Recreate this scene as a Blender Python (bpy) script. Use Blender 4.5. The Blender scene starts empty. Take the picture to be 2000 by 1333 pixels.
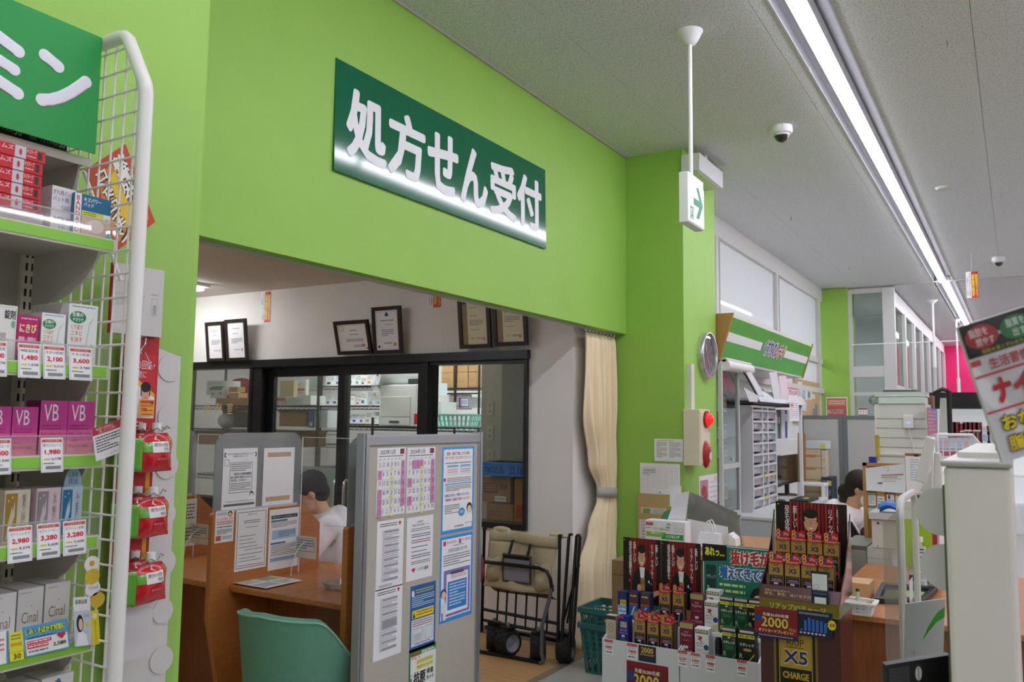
import bpy, math, random
from mathutils import Vector, Matrix
random.seed(7)
SC = bpy.context.scene
COL = SC.collection
R = math.radians
# ------------------------------------------------------------------ camera
CAMZ = 1.55
YAW, PIT, ROL, FPX = R(58.723), R(5.367), R(0.661), 1621.4
_f = Vector((math.sin(YAW)*math.cos(PIT), math.cos(YAW)*math.cos(PIT), math.sin(PIT)))
_r0 = Vector((math.cos(YAW), -math.sin(YAW), 0)); _u0 = _r0.cross(_f)
_r = _r0*math.cos(ROL)+_u0*math.sin(ROL); _u = -_r0*math.sin(ROL)+_u0*math.cos(ROL)
CC = Vector((0, 0, CAMZ))
cam = bpy.data.cameras.new('camera'); camo = bpy.data.objects.new('camera', cam); COL.objects.link(camo)
camo.matrix_world = Matrix.Translation(CC) @ Matrix((_r, _u, -_f)).transposed().to_4x4()
cam.sensor_fit = 'HORIZONTAL'; cam.sensor_width = 22.3; cam.lens = FPX/2000*22.3
cam.clip_start = 0.05; cam.clip_end = 100
cam.dof.use_dof = True; cam.dof.focus_distance = 2.9; cam.dof.aperture_fstop = 4.5
SC.camera = camo
# ------------------------------------------------------------------ world and exposure
w = bpy.data.worlds.new('world'); SC.world = w; w.use_nodes = True
w.node_tree.nodes['Background'].inputs[0].default_value = (0.9, 0.95, 1, 1)
w.node_tree.nodes['Background'].inputs[1].default_value = 0.25
SC.view_settings.view_transform = 'Standard'; SC.view_settings.look = 'None'
SC.view_settings.gamma = 1.0; SC.view_settings.use_curve_mapping = False
SC.view_settings.exposure = 0.2
LAMP = 26.0         # brightness of the shop's ceiling tubes
LAMP_ROOM = 26.0     # tubes of the consultation room and the dispensary

# ------------------------------------------------------------------ pixel helpers (a photo pixel seen on a world plane)
def ray(x, y): return _r*((x-1000)/FPX) - _u*((y-666.5)/FPX) + _f
def onX(x, y, X): d = ray(x, y); return CC + d*(X/d.x)
def onY(x, y, Y): d = ray(x, y); return CC + d*(Y/d.y)
def onZ(x, y, Z): d = ray(x, y); return CC + d*((Z-CAMZ)/d.z)
def atD(x, y, D): return CC + ray(x, y)*D

# ------------------------------------------------------------------ materials
def lin(h):
    h = h.lstrip('#'); o = []
    for i in (0, 2, 4):
        c = int(h[i:i+2], 16)/255
        o.append(c/12.92 if c <= .04045 else ((c+.055)/1.055)**2.4)
    return (*o, 1)
_mc = {}
def mat(h, rough=.5, metal=0., emit=0., alpha=1., noise=0., nscale=8., bump=0., bscale=200., coat=0., sss=0.):
    key = (h, rough, metal, emit, alpha, noise, nscale, bump, bscale, coat, sss)
    if key in _mc: return _mc[key]
    m = bpy.data.materials.new('paint_'+h.lstrip('#')); m.use_nodes = True
    nt = m.node_tree; b = nt.nodes['Principled BSDF']; c = lin(h)
    b.inputs['Base Color'].default_value = c; b.inputs['Roughness'].default_value = rough
    b.inputs['Metallic'].default_value = metal
    if coat: b.inputs['Coat Weight'].default_value = coat; b.inputs['Coat Roughness'].default_value = .08
    if sss: b.inputs['Subsurface Weight'].default_value = sss; b.inputs['Subsurface Radius'].default_value = (.01, .005, .003)
    if emit: b.inputs['Emission Color'].default_value = c; b.inputs['Emission Strength'].default_value = emit
    tc = None
    if noise or bump:
        tc = nt.nodes.new('ShaderNodeTexCoord')
    if noise:
        n = nt.nodes.new('ShaderNodeTexNoise'); n.inputs['Scale'].default_value = nscale; n.inputs['Detail'].default_value = 5
        nt.links.new(tc.outputs['Object'], n.inputs['Vector'])
        cr = nt.nodes.new('ShaderNodeValToRGB')
        cr.color_ramp.elements[0].color = tuple(x*(1-noise) for x in c[:3])+(1,)
        cr.color_ramp.elements[1].color = tuple(min(1, x*(1+noise)) for x in c[:3])+(1,)
        cr.color_ramp.elements[0].position = .3; cr.color_ramp.elements[1].position = .7
        nt.links.new(n.outputs[0], cr.inputs[0]); nt.links.new(cr.outputs[0], b.inputs['Base Color'])
    if bump:
        n = nt.nodes.new('ShaderNodeTexNoise'); n.inputs['Scale'].default_value = bscale; n.inputs['Detail'].default_value = 3
        nt.links.new(tc.outputs['Object'], n.inputs['Vector'])
        bp = nt.nodes.new('ShaderNodeBump'); bp.inputs['Strength'].default_value = bump; bp.inputs['Distance'].default_value = .002
        nt.links.new(n.outputs[0], bp.inputs['Height']); nt.links.new(bp.outputs[0], b.inputs['Normal'])
    _mc[key] = m
    return m
def sheer(name, tint='#ffffff', clear=.9, gloss=.06, frost=None, grough=.03, body=None, fres=.8):
    """clear / frosted plastic or glass: transparent + a little gloss (+ diffuse/translucent body)"""
    key = (name, tint, clear, gloss, frost)
    if key in _mc: return _mc[key]
    m = bpy.data.materials.new(name); m.use_nodes = True; nt = m.node_tree; nt.nodes.clear()
    out = nt.nodes.new('ShaderNodeOutputMaterial'); tr = nt.nodes.new('ShaderNodeBsdfTransparent')
    c = lin(tint); tr.inputs[0].default_value = tuple(x*clear for x in c[:3])+(1,)
    gl = nt.nodes.new('ShaderNodeBsdfGlossy'); gl.inputs['Roughness'].default_value = grough
    fr = nt.nodes.new('ShaderNodeFresnel'); fr.inputs[0].default_value = 1.45
    ad = nt.nodes.new('ShaderNodeMath'); ad.operation = 'MULTIPLY_ADD'; ad.inputs[1].default_value = fres; ad.inputs[2].default_value = gloss*.3
    nt.links.new(fr.outputs[0], ad.inputs[0])
    mx = nt.nodes.new('ShaderNodeMixShader'); nt.links.new(ad.outputs[0], mx.inputs[0])
    base = tr
    if frost:
        df = nt.nodes.new('ShaderNodeBsdfDiffuse'); df.inputs[0].default_value = lin(body or tint)
        tl = nt.nodes.new('ShaderNodeBsdfTranslucent'); tl.inputs[0].default_value = lin(body or tint)
        m1 = nt.nodes.new('ShaderNodeMixShader'); m1.inputs[0].default_value = .5
        nt.links.new(df.outputs[0], m1.inputs[1]); nt.links.new(tl.outputs[0], m1.inputs[2])
        m2 = nt.nodes.new('ShaderNodeMixShader'); m2.inputs[0].default_value = frost
        nt.links.new(tr.outputs[0], m2.inputs[1]); nt.links.new(m1.outputs[0], m2.inputs[2]); base = m2
    nt.links.new(base.outputs[0], mx.inputs[1]); nt.links.new(gl.outputs[0], mx.inputs[2])
    nt.links.new(mx.outputs[0], out.inputs[0]); _mc[key] = m
    return m
def wood(name, a, b, scale=(1, 12, 12), rough=.4):
    if name in _mc: return _mc[name]
    m = bpy.data.materials.new(name); m.use_nodes = True; nt = m.node_tree; p = nt.nodes['Principled BSDF']
    tc = nt.nodes.new('ShaderNodeTexCoord'); mp = nt.nodes.new('ShaderNodeMapping'); mp.inputs['Scale'].default_value = scale
    n = nt.nodes.new('ShaderNodeTexNoise'); n.inputs['Scale'].default_value = 6; n.inputs['Detail'].default_value = 8
    cr = nt.nodes.new('ShaderNodeValToRGB'); cr.color_ramp.elements[0].color = lin(a); cr.color_ramp.elements[1].color = lin(b)
    cr.color_ramp.elements[0].position = .3; cr.color_ramp.elements[1].position = .7
    nt.links.new(tc.outputs['Object'], mp.inputs[0]); nt.links.new(mp.outputs[0], n.inputs[0]); nt.links.new(n.outputs[0], cr.inputs[0])
    nt.links.new(cr.outputs[0], p.inputs['Base Color']); p.inputs['Roughness'].default_value = rough
    _mc[name] = m
    return m
WHITE = mat('#f2f2f2', .45); OFFW = mat('#e4e2dc', .5); PAPER = mat('#f4f4f6', .7); BLACK = mat('#161616', .4)
GREYM = mat('#9a9ca0', .35, .6); CHROME = mat('#d8d8d8', .12, 1.); DARK = mat('#26282a', .5); RED = mat('#c41822', .4)
GREENW = mat('#9bcb57', .55, noise=.025, nscale=3, bump=.12, bscale=260)
KRAFT = mat('#b08a5c', .75, noise=.05, nscale=20); CARD = mat('#e9e9ea', .6)
GLASS = sheer('window_glass', '#f6fbf9', .97, .04, fres=.4)
ACRYL = sheer('clear_acrylic', '#ffffff', .99, .0, fres=.07)
FROST = sheer('frosted_acrylic', '#e8ecee', .95, .10, frost=.42, body='#c9ccd0')
VINYL = sheer('clear_film', '#ffffff', .97, .1, frost=.06, body='#ffffff', fres=.3)
DESKW = wood('desk_wood', '#b3703a', '#c9864c', (1.2, 14, 14), .35)
BROWNW = wood('brown_wood', '#8a5130', '#9c5f3a', (14, 14, 1.2), .3)

# ------------------------------------------------------------------ mesh builder (local frame: x right, y away from the viewer, z up)
_tc = {}
def glyphs(s, bold=0., vert=False):
    key = (s, bold, vert)
    if key in _tc: return _tc[key]
    c = bpy.data.curves.new('t', 'FONT'); c.body = '\n'.join(s) if vert else s
    c.resolution_u = 2; c.offset = bold; c.align_x = 'CENTER' if vert else 'LEFT'; c.space_line = .82 if vert else 1
    o = bpy.data.objects.new('t', c); m = bpy.data.meshes.new_from_object(o)
    v = [(p.co.x, p.co.y) for p in m.vertices]; f = [tuple(p.vertices) for p in m.polygons]
    bpy.data.objects.remove(o); bpy.data.curves.remove(c); bpy.data.meshes.remove(m)
    if not v: v = [(0, 0), (1, 0), (0, 1)]; f = []
    x0 = min(p[0] for p in v); x1 = max(p[0] for p in v); y0 = min(p[1] for p in v); y1 = max(p[1] for p in v)
    v = [((x-x0)/max(1e-6, x1-x0), (y-y0)/max(1e-6, y1-y0)) for x, y in v]
    _tc[key] = (v, f); return _tc[key]
class MB:
    def __init__(s): s.v = []; s.f = []; s.m = []; s.s = []; s.mats = []
    def add(s, vs, fs, m, smooth=False):
        if m not in s.mats: s.mats.append(m)
        k = s.mats.index(m); n = len(s.v)
        s.v += [tuple(p) for p in vs]
        for f in fs: s.f.append(tuple(i+n for i in f)); s.m.append(k); s.s.append(smooth)
        return s
    def box(s, x0, x1, y0, y1, z0, z1, m, M=None):
        vs = [(x, y, z) for z in (z0, z1) for x, y in ((x0, y0), (x1, y0), (x1, y1), (x0, y1))]
        if M is not None: vs = [M @ Vector(p) for p in vs]
        return s.add(vs, [(0, 3, 2, 1), (4, 5, 6, 7), (0, 1, 5, 4), (1, 2, 6, 5), (2, 3, 7, 6), (3, 0, 4, 7)], m)
    def hexa(s, b, t, m):          # two quads: bottom ring (ccw from above) and top ring
        return s.add(list(b)+list(t), [(0, 3, 2, 1), (4, 5, 6, 7), (0, 1, 5, 4), (1, 2, 6, 5), (2, 3, 7, 6), (3, 0, 4, 7)], m)
    def poly(s, pts, m): return s.add(pts, [tuple(range(len(pts)))], m)
    def prism(s, pts, y0, y1, m, M=None):   # pts: (x,z) counter-clockwise seen from the front (-y)
        n = len(pts); vs = [(x, y0, z) for x, z in pts]+[(x, y1, z) for x, z in pts]
        if M is not None: vs = [M @ Vector(p) for p in vs]
        fs = [tuple(range(n)), tuple(range(2*n-1, n-1, -1))]+[(i, i+n, (i+1) % n+n, (i+1) % n) for i in range(n)]
        return s.add(vs, fs, m)
    def cyl(s, p0, p1, r, m, n=14, r1=None, caps=True, smooth=True):
        p0 = Vector(p0); p1 = Vector(p1); r1 = r if r1 is None else r1; d = (p1-p0).normalized()
        a = d.orthogonal().normalized(); b = d.cross(a)
        ring = lambda p, q: [p+(a*math.cos(2*math.pi*i/n)+b*math.sin(2*math.pi*i/n))*q for i in range(n)]
        s.add(ring(p0, r)+ring(p1, r1), [(i, (i+1) % n, (i+1) % n+n, i+n) for i in range(n)], m, smooth)
        if caps:
            s.add(ring(p0, r), [tuple(range(n-1, -1, -1))], m); s.add(ring(p1, r1), [tuple(range(n))], m)
        return s
    def tube(s, path, r, m, n=8, closed=False):
        P = [Vector(p) for p in path]; k = len(P); rings = []
        rr = r if isinstance(r, (list, tuple)) else [r]*k
        up = None
        for i in range(k):
            a = P[(i-1) % k] if closed or i else P[i]; b = P[(i+1) % k] if closed or i < k-1 else P[i]
            d = (b-a).normalized()
            if up is None: up = d.orthogonal().normalized()
            up = (up-d*up.dot(d));
            up = up.normalized() if up.length > 1e-6 else d.orthogonal().normalized()
            sd = d.cross(up)
            rings += [P[i]+(up*math.cos(2*math.pi*j/n)+sd*math.sin(2*math.pi*j/n))*rr[i] for j in range(n)]
        fs = []
        for i in range(k if closed else k-1):
            i2 = (i+1) % k
            for j in range(n): fs.append((i*n+j, i*n+(j+1) % n, i2*n+(j+1) % n, i2*n+j))
        if not closed: fs += [tuple(range(n-1, -1, -1)), tuple((k-1)*n+j for j in range(n))]
        return s.add(rings, fs, m, True)
    def lathe(s, prof, c, m, n=24, M=None):
        vs = []; fs = []
        for r, z in prof:
            for j in range(n):
                a = 2*math.pi*j/n; vs.append(Vector((c[0]+r*math.cos(a), c[1]+r*math.sin(a), c[2]+z)))
        if M is not None: vs = [M @ p for p in vs]
        for i in range(len(prof)-1):
            for j in range(n): fs.append((i*n+j, i*n+(j+1) % n, (i+1)*n+(j+1) % n, (i+1)*n+j))
        return s.add(vs, fs, m, True)
    def ball(s, c, r, m, nu=16, nv=10, M=None):
        rx, ry, rz = r if isinstance(r, (tuple, list)) else (r, r, r); vs = []; fs = []
        for i in range(nv+1):
            t = math.pi*i/nv
            for j in range(nu):
                a = 2*math.pi*j/nu; vs.append(Vector((c[0]+rx*math.sin(t)*math.cos(a), c[1]+ry*math.sin(t)*math.sin(a), c[2]-rz*math.cos(t))))
        if M is not None: vs = [M @ p for p in vs]
        for i in range(nv):
            for j in range(nu): fs.append((i*nu+j, i*nu+(j+1) % nu, (i+1)*nu+(j+1) % nu, (i+1)*nu+j))
        return s.add(vs, fs, m, True)
    def grid(s, fn, nu, nv, m, smooth=True):
        vs = [fn(i/nu, j/nv) for j in range(nv+1) for i in range(nu+1)]
        fs = [(j*(nu+1)+i, j*(nu+1)+i+1, (j+1)*(nu+1)+i+1, (j+1)*(nu+1)+i) for j in range(nv) for i in range(nu)]
        return s.add(vs, fs, m, smooth)
    def text(s, t, x0, z0, x1, z1, m, y=0., bold=0., vert=False, M=None, shear=0.):
        v, f = glyphs(t, bold, vert)
        vs = [Vector((x0+(x1-x0)*a+shear*(x1-x0)*b, y, z0+(z1-z0)*b)) for a, b in v]
        if M is not None: vs = [M @ p for p in vs]
        return s.add(vs, f, m)
    def fat(s, t, x0, z0, x1, z1, m, y=0., r=.004, n=8, vert=False, shear=0.):
        for i in range(n):      # heavy lettering: the glyph swept round a small circle
            a = 2*math.pi*i/n; s.text(t, x0+r+r*math.cos(a), z0+r+r*math.sin(a), x1-r+r*math.cos(a), z1-r+r*math.sin(a), m, y-i*6e-6, 0, vert, None, shear)
        return s
    def disc(s, cx, cz, rx, rz, m, y=0., n=20):
        return s.add([(cx+rx*math.cos(2*math.pi*i/n), y, cz+rz*math.sin(2*math.pi*i/n)) for i in range(n)], [tuple(range(n))], m)
    def mesh(s, name):
        me = bpy.data.meshes.new(name); me.from_pydata(s.v, [], s.f)
        for m in s.mats: me.materials.append(m)
        me.polygons.foreach_set('material_index', s.m); me.polygons.foreach_set('use_smooth', s.s); me.update()
        if any(s.s): me.set_sharp_from_angle(angle=R(42))
        return me
    def build(s, name, parent=None, loc=(0, 0, 0), rz=0., rot=None, bevel=0., solid=0., sub=0, label=None, cat=None, group=None, kind=None, lab=None):
        o = bpy.data.objects.new(name, s.mesh(name)); COL.objects.link(o)
        o.location = loc; o.rotation_euler = rot if rot else (0, 0, rz)
        if parent is not None: o.parent = parent
        if solid: q = o.modifiers.new('thick', 'SOLIDIFY'); q.thickness = solid; q.offset = 0
        if bevel:
            q = o.modifiers.new('bevel', 'BEVEL'); q.width = bevel; q.segments = 2; q.limit_method = 'ANGLE'
        if sub: q = o.modifiers.new('sub', 'SUBSURF'); q.levels = sub; q.render_levels = sub
        tag(o, label, cat, group, kind)
        if lab: o['label'] = lab
        return o
def tag(o, label=None, cat=None, group=None, kind=None):
    if label: o['label'] = label
    if cat: o['category'] = cat
    if group: o['group'] = group
    if kind: o['kind'] = kind
    return o
def thing(name, label, cat, loc=(0, 0, 0), rz=0., group=None, rot=None, kind=None):
    o = bpy.data.objects.new(name, None); COL.objects.link(o); o.empty_display_size = .05
    o.location = loc; o.rotation_euler = rot if rot else (0, 0, rz)
    return tag(o, label, cat, group, kind)
def kids(o): return [c for c in bpy.data.objects if c.parent is o]
def dup(o, loc, rz=None, label=None, group=None, parent=None, rot=None):
    c = o.copy(); COL.objects.link(c); c.location = loc
    if rz is not None: c.rotation_euler = (0, 0, rz)
    if rot is not None: c.rotation_euler = rot
    if parent is not None: c.parent = parent
    if label: c['label'] = label
    if group: c['group'] = group
    for ch in kids(o):
        k = ch.copy(); COL.objects.link(k); k.parent = c
        for g in kids(ch):
            q = g.copy(); COL.objects.link(q); q.parent = k
    return c
FX = -math.pi/2     # rz of a thing whose front looks to -X
E_ = .00025
def lines_els(mb, x0, z0, x1, z1, n, m, y, rnd):
    h = (z1-z0)/n
    for i in range(n):
        zt = z1-h*i; x = x0; xe = x0+(x1-x0)*(1 if i % 4 != 3 else rnd.uniform(.4, .8))
        while x < xe-1e-6:
            wd = min(rnd.uniform(.4, 1.3)*h, xe-x)
            mb.add([(x, y, zt-h*.55), (x+wd, y, zt-h*.55), (x+wd, y, zt-h*.12), (x, y, zt-h*.12)], [(0, 1, 2, 3)], m)
            x += wd+h*.2
def prints(mb, els, w, h, x0=0., z0=0., y0=0., M=None, seed=1):
    """flat print: element coordinates are fractions of the w x h sheet, origin bottom left"""
    rnd = random.Random(seed); tmp = MB() if M is not None else mb
    X = lambda a: x0+a*w
    Z = lambda a: z0+a*h
    for i, e in enumerate(els):
        y = y0-E_*(1+i*.25); k = e[0]
        if k == 'r':
            _, a, b, c, d, col = e; tmp.add([(X(a), y, Z(b)), (X(c), y, Z(b)), (X(c), y, Z(d)), (X(a), y, Z(d))], [(0, 1, 2, 3)], pm(col))
        elif k in 'tv':
            col = e[6]; bold = e[7] if len(e) > 7 else 0
            if bold: tmp.fat(e[1], X(e[2]), Z(e[3]), X(e[4]), Z(e[5]), pm(col), y, bold*abs(e[5]-e[3])*h*(1 if k == 't' else 1/max(1, len(e[1]))), 6, k == 'v')
            else: tmp.text(e[1], X(e[2]), Z(e[3]), X(e[4]), Z(e[5]), pm(col), y, 0, k == 'v')
        elif k == 'l': lines_els(tmp, X(e[1]), Z(e[2]), X(e[3]), Z(e[4]), e[5], pm(e[6]), y, rnd)
        elif k == 'e': tmp.disc(X(e[1]), Z(e[2]), e[3]*w, e[4]*h, pm(e[5]), y)
        elif k == 'p': tmp.add([(X(a), y, Z(b)) for a, b in e[1]], [tuple(range(len(e[1])))], pm(e[2]))
        elif k == 'o':
            _, a, b, c, d, t, col = e; tx = t/w; tz = t/h
            for q in ((a, b, c, b+tz), (a, d-tz, c, d), (a, b+tz, a+tx, d-tz), (c-tx, b+tz, c, d-tz)):
                tmp.add([(X(q[0]), y, Z(q[1])), (X(q[2]), y, Z(q[1])), (X(q[2]), y, Z(q[3])), (X(q[0]), y, Z(q[3]))], [(0, 1, 2, 3)], pm(col))
    if M is not None:
        for f, k, sm in zip(tmp.f, tmp.m, tmp.s): pass
        n = len(mb.v); mb.v += [tuple(M @ Vector(p)) for p in tmp.v]
        for mt in tmp.mats:
            if mt not in mb.mats: mb.mats.append(mt)
        for f, k, sm in zip(tmp.f, tmp.m, tmp.s):
            mb.f.append(tuple(i+n for i in f)); mb.m.append(mb.mats.index(tmp.mats[k])); mb.s.append(sm)
def pm(c): return mat(c, .45) if isinstance(c, str) else c
def sheet(name, label, cat, w, h, els, loc, rz=0., base='#f4f4f6', t=.0008, group=None, rot=None, seed=1, curl=0., parent=None):
    """a sheet of paper or card, bottom-centre at loc"""
    mb = MB(); mb.box(-w/2, w/2, 0, t, 0, h, pm(base))
    prints(mb, els, w, h, -w/2, 0, 0, seed=seed)
    return mb.build(name, parent, loc, rz, rot, label=label, cat=cat, group=group)
def carton(name, label, cat, w, d, h, els, loc, rz=0., base='#eeeeee', side=None, top=None, group=None, right=None, seed=1, extra=None, left=None):
    """a small product box standing on its base; front face centre-bottom at loc, body goes back in +y"""
    mb = MB(); s_ = pm(side or base); tp = pm(top or base)
    x0, x1 = -w/2, w/2
    mb.add([(x0, 0, 0), (x1, 0, 0), (x1, 0, h), (x0, 0, h)], [(0, 1, 2, 3)], pm(base))
    mb.add([(x1, 0, 0), (x1, d, 0), (x1, d, h), (x1, 0, h), (x0, 0, 0), (x0, d, 0), (x0, d, h), (x0, 0, h)], [(0, 1, 2, 3), (5, 4, 7, 6)], s_)
    mb.add([(x0, d, 0), (x1, d, 0), (x1, d, h), (x0, d, h)], [(1, 0, 3, 2)], s_)
    mb.add([(x0, 0, h), (x1, 0, h), (x1, d, h), (x0, d, h), (x0, 0, 0), (x1, 0, 0), (x1, d, 0), (x0, d, 0)], [(0, 1, 2, 3), (7, 6, 5, 4)], tp)
    prints(mb, els, w, h, x0, 0, 0, seed=seed)
    if right: prints(mb, right, d, h, 0, 0, 0, M=Matrix.Translation((x1, 0, 0)) @ Matrix.Rotation(math.pi/2, 4, 'Z'), seed=seed)
    if left: prints(mb, left, d, h, 0, 0, 0, M=Matrix.Translation((x0, d, 0)) @ Matrix.Rotation(-math.pi/2, 4, 'Z'), seed=seed)
    if extra: extra(mb)
    return mb.build(name, None, loc, rz, label=label, cat=cat, group=group)
def struct(name, mb, parent=None, **k):
    return mb.build(name, parent, kind=None if parent is not None else 'structure', **k)
# ================================================================== setting
CEIL = 3.556; YH = 2.49; YP = 2.04; XS = 5.2; RC = 2.68
def ceiling_mat():
    m = bpy.data.materials.new('perforated_ceiling_board'); m.use_nodes = True; nt = m.node_tree; p = nt.nodes['Principled BSDF']
    p.inputs['Roughness'].default_value = .8
    tc = nt.nodes.new('ShaderNodeTexCoord'); acc = None
    for sc, rot, th in (((42, 120, 1), .3, .11), ((120, 46, 1), .6, .09), ((75, 90, 1), .9, .08)):
        mp = nt.nodes.new('ShaderNodeMapping'); mp.inputs['Scale'].default_value = sc; mp.inputs['Rotation'].default_value = (0, 0, rot)
        v = nt.nodes.new('ShaderNodeTexVoronoi'); v.voronoi_dimensions = '2D'; v.inputs['Scale'].default_value = .62
        nt.links.new(tc.outputs['Object'], mp.inputs[0]); nt.links.new(mp.outputs[0], v.inputs['Vector'])
        g = nt.nodes.new('ShaderNodeMath'); g.operation = 'LESS_THAN'; g.inputs[1].default_value = th; nt.links.new(v.outputs['Distance'], g.inputs[0])
        if acc is None: acc = g
        else:
            a = nt.nodes.new('ShaderNodeMath'); a.operation = 'MAXIMUM'; nt.links.new(acc.outputs[0], a.inputs[0]); nt.links.new(g.outputs[0], a.inputs[1]); acc = a
    mx = nt.nodes.new('ShaderNodeMix'); mx.data_type = 'RGBA'; mx.inputs[6].default_value = lin('#e0e2e4'); mx.inputs[7].default_value = lin('#928f86')
    nt.links.new(acc.outputs[0], mx.inputs[0]); nt.links.new(mx.outputs[2], p.inputs['Base Color'])
    return m
CEILM = ceiling_mat(); PLAIN = mat('#d4d6d8', .8); SEAM = mat('#a8a69e', .9)
WALLW = mat('#efecea', .7, noise=.02, nscale=4, bump=.1, bscale=150)
# floors
b = MB(); b.box(-5, 26, -7, YH+.02, -.1, 0, mat('#b4b3ab', .35, noise=.05, nscale=30)); b.box(6.5, 26, YH+.02, 9.5, -.1, 0, mat('#8c8c88', .5))
struct('floor', b)
b = MB(); b.box(-1, 6.5, YH+.02, 9.5, -.1, .002, wood('floor_wood', '#b98f5c', '#cda570', (9, .9, 1), .4)); b.box(1.58, 5.75, YH, YH+.05, -.1, .006, mat('#a89c86', .4, .4))
struct('floor', b)
# shop ceiling: backing slab, plain far field, boards with joints
ce = thing('ceiling', 'perforated white ceiling boards of the shop', None, (0, 0, CEIL)); tag(ce, kind='structure'); del ce['label']
b = MB(); b.box(-5, 26, -7, 3, .085, .15, PLAIN)
for x0, x1 in ((-5, 1.86), (13.06, 26)):
    b.box(x0, x1, .94, 3, 0, .085, PLAIN); b.box(x0, x1, -7, .69, 0, .085, PLAIN)
b.box(1.86, 13.06, -7, -.80, 0, .085, PLAIN); b.box(1.86, 13.06, 2.485, 3, 0, .085, PLAIN)
b.box(13.0, 13.05, -7, 2.1, -.012, .0, mat('#b9b8b2', .6)); b.box(1.86, 13.0, .975, 2.485, .03, .035, SEAM); b.box(1.86, 13.0, -.8, .66, .03, .035, SEAM)
b.box(1.6, 5.75, 2.475, 2.489, -.012, .012, mat('#b8b6a8', .6))
b.build('ceiling_slab', ce)
xs = [1.86+.98*i for i in range(12)]; ROWS = ((1.94, 2.485), (1.024, 1.94), (.94, 1.024), (.118, .69), (-.795, .118))
G = .0011
for (y0, y1) in ROWS:
    me = None
    for i, x in enumerate(xs):
        x1 = min(x+.98, 13.0)
        if me is None or x1-x < .97:
            me = MB().box(G, x1-x-G, G, y1-y0-G, 0, .016, CEILM).mesh('ceiling_board')
        o = bpy.data.objects.new('ceiling_board', me); COL.objects.link(o); o.parent = ce; o.location = (x, y0, 0)
# walls
struct('wall_header', MB().box(1.55, 5.77, YH, YH+.06, 2.195, CEIL, GREENW).box(1.55, 5.77, YH+.06, YH+.16, 2.203, CEIL, WALLW))
struct('wall_left', MB().box(-5, 1.577, YP, 2.75, 0, CEIL, GREENW))
struct('wall_right', MB().box(5.75, 6.5, YP, 2.75, 0, CEIL, GREENW))
b = MB(); b.box(1.5, 5.75, 2.64, 9.5, RC, RC+.06, mat('#d8d2cd', .8)); b.box(5.2, 8.1, 2.78, 9.5, RC+.06, RC+.1, PLAIN); b.box(-1, 13.6, 3, 9.5, CEIL, CEIL+.1, PLAIN); struct('ceiling', b)
struct('wall_back', MB().box(-1, 13.5, 8.6, 8.7, 0, CEIL, WALLW).box(13.5, 13.6, 2.6, 8.6, 0, CEIL, WALLW))
# side wall of the consultation room (above and beside the black screen) with its return by the curtain
b = MB(); b.box(XS, XS+.1, 2.652, 9, 2.05, RC, WALLW); b.box(XS, XS+.1, 2.652, 3.01, 0, 2.05, WALLW); b.box(XS, XS+.1, 3.01, 3.91, 0, .78, WALLW)
b.box(XS, XS+.1, 6.9, 9, 0, 2.05, WALLW); b.box(XS+.1, 5.75, 2.652, 2.75, 0, RC, WALLW); struct('wall_side', b)
b = MB(); b.box(XS-.008, XS, 2.644, 3.91, 0, .06, mat('#8c8378', .5)); b.box(XS-.008, 5.75, 2.644, 2.652, 0, .06, mat('#8c8378', .5)); struct('baseboard_side', b)
# shop's far side: frosted window band above the medicine cabinets, far pillar, glazed screen, pink end wall
FRW = mat('#d4d4d0', .5)
struct('wall_far', MB().box(6.5, 13.04, YH, YH+.08, 0, 2.0, mat('#d9d8d4', .6)).box(13.04, 26, 2.3, 2.4, 0, 1.6, WALLW))
wn = thing('window_1', None, None, (0, YH, 0), kind='structure')
FPAN = sheer('frosted_window_film', '#e8f0f0', .9, .1, frost=.93, body='#f2f4f6', fres=.0)
jx = [6.5, 8.28, 10.55, 12.62, 13.04]
b = MB(); b.box(6.5, 13.04, -.04, .06, 3.36, CEIL, FRW); b.box(6.5, 13.04, -.04, .06, 1.98, 2.05, FRW); b.box(6.5, 13.04, -.03, .05, 2.42, 2.5, FRW)
for x in (7.9, 10.3, 12.78): b.box(x-.07, x+.07, -.045, .06, 2.05, 3.36, FRW)
for x in (7.9, 10.3): b.box(x+.02, x+.035, -.05, -.04, 2.05, 3.36, mat('#a9aaa8', .5))
b.build('window_frame', wn)
for x0, x1 in ((6.5, 7.83), (7.97, 10.23), (10.37, 12.71)):
    MB().box(x0, x1, 0, .006, 2.5, 3.36, FPAN).build('pane', wn); MB().box(x0, x1, 0, .006, 2.05, 2.42, FPAN).build('pane', wn)
struct('wall_pillar', MB().box(13.04, 13.6, 2.09, 2.6, 0, CEIL, GREENW))
wn = thing('window_2', None, None, (13.06, 0, 0), kind='structure')     # glazed end of the next room
b = MB()
for y0, y1 in ((2.04, 2.09), (1.46, 1.62)): b.box(0, .1, y0, y1, 0, CEIL-.03, FRW)
for z0, z1 in ((3.46, 3.53), (2.22, 2.38), (1.95, 2.0)): b.box(0.01, .09, 1.62, 2.04, z0, z1, FRW)
b.build('window_frame', wn)
for z0, z1 in ((2.38, 3.46), (0.9, 1.95), (2.0, 2.22)): MB().box(.04, .046, 1.62, 2.04, z0, z1, GLASS).build('pane', wn)
wn = thing('window_3', None, None, (13.16, 1.5, 0), kind='structure')   # glazed wall running on towards the pink end
b = MB(); b.box(0, 10.2, 0, .08, 3.3, CEIL-.03, FRW); b.box(0, 10.2, 0, .08, 2.0, 2.12, FRW)
for i in range(8): b.box(i*1.42, i*1.42+.16, -.02, .1, 0, 3.3, FRW)
b.build('window_frame', wn)
for i in range(7): MB().box(i*1.42+.16, i*1.42+1.42, .03, .036, 2.12, 3.3, GLASS).build('pane', wn)
PINK = mat('#f0408c', .6)
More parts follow.
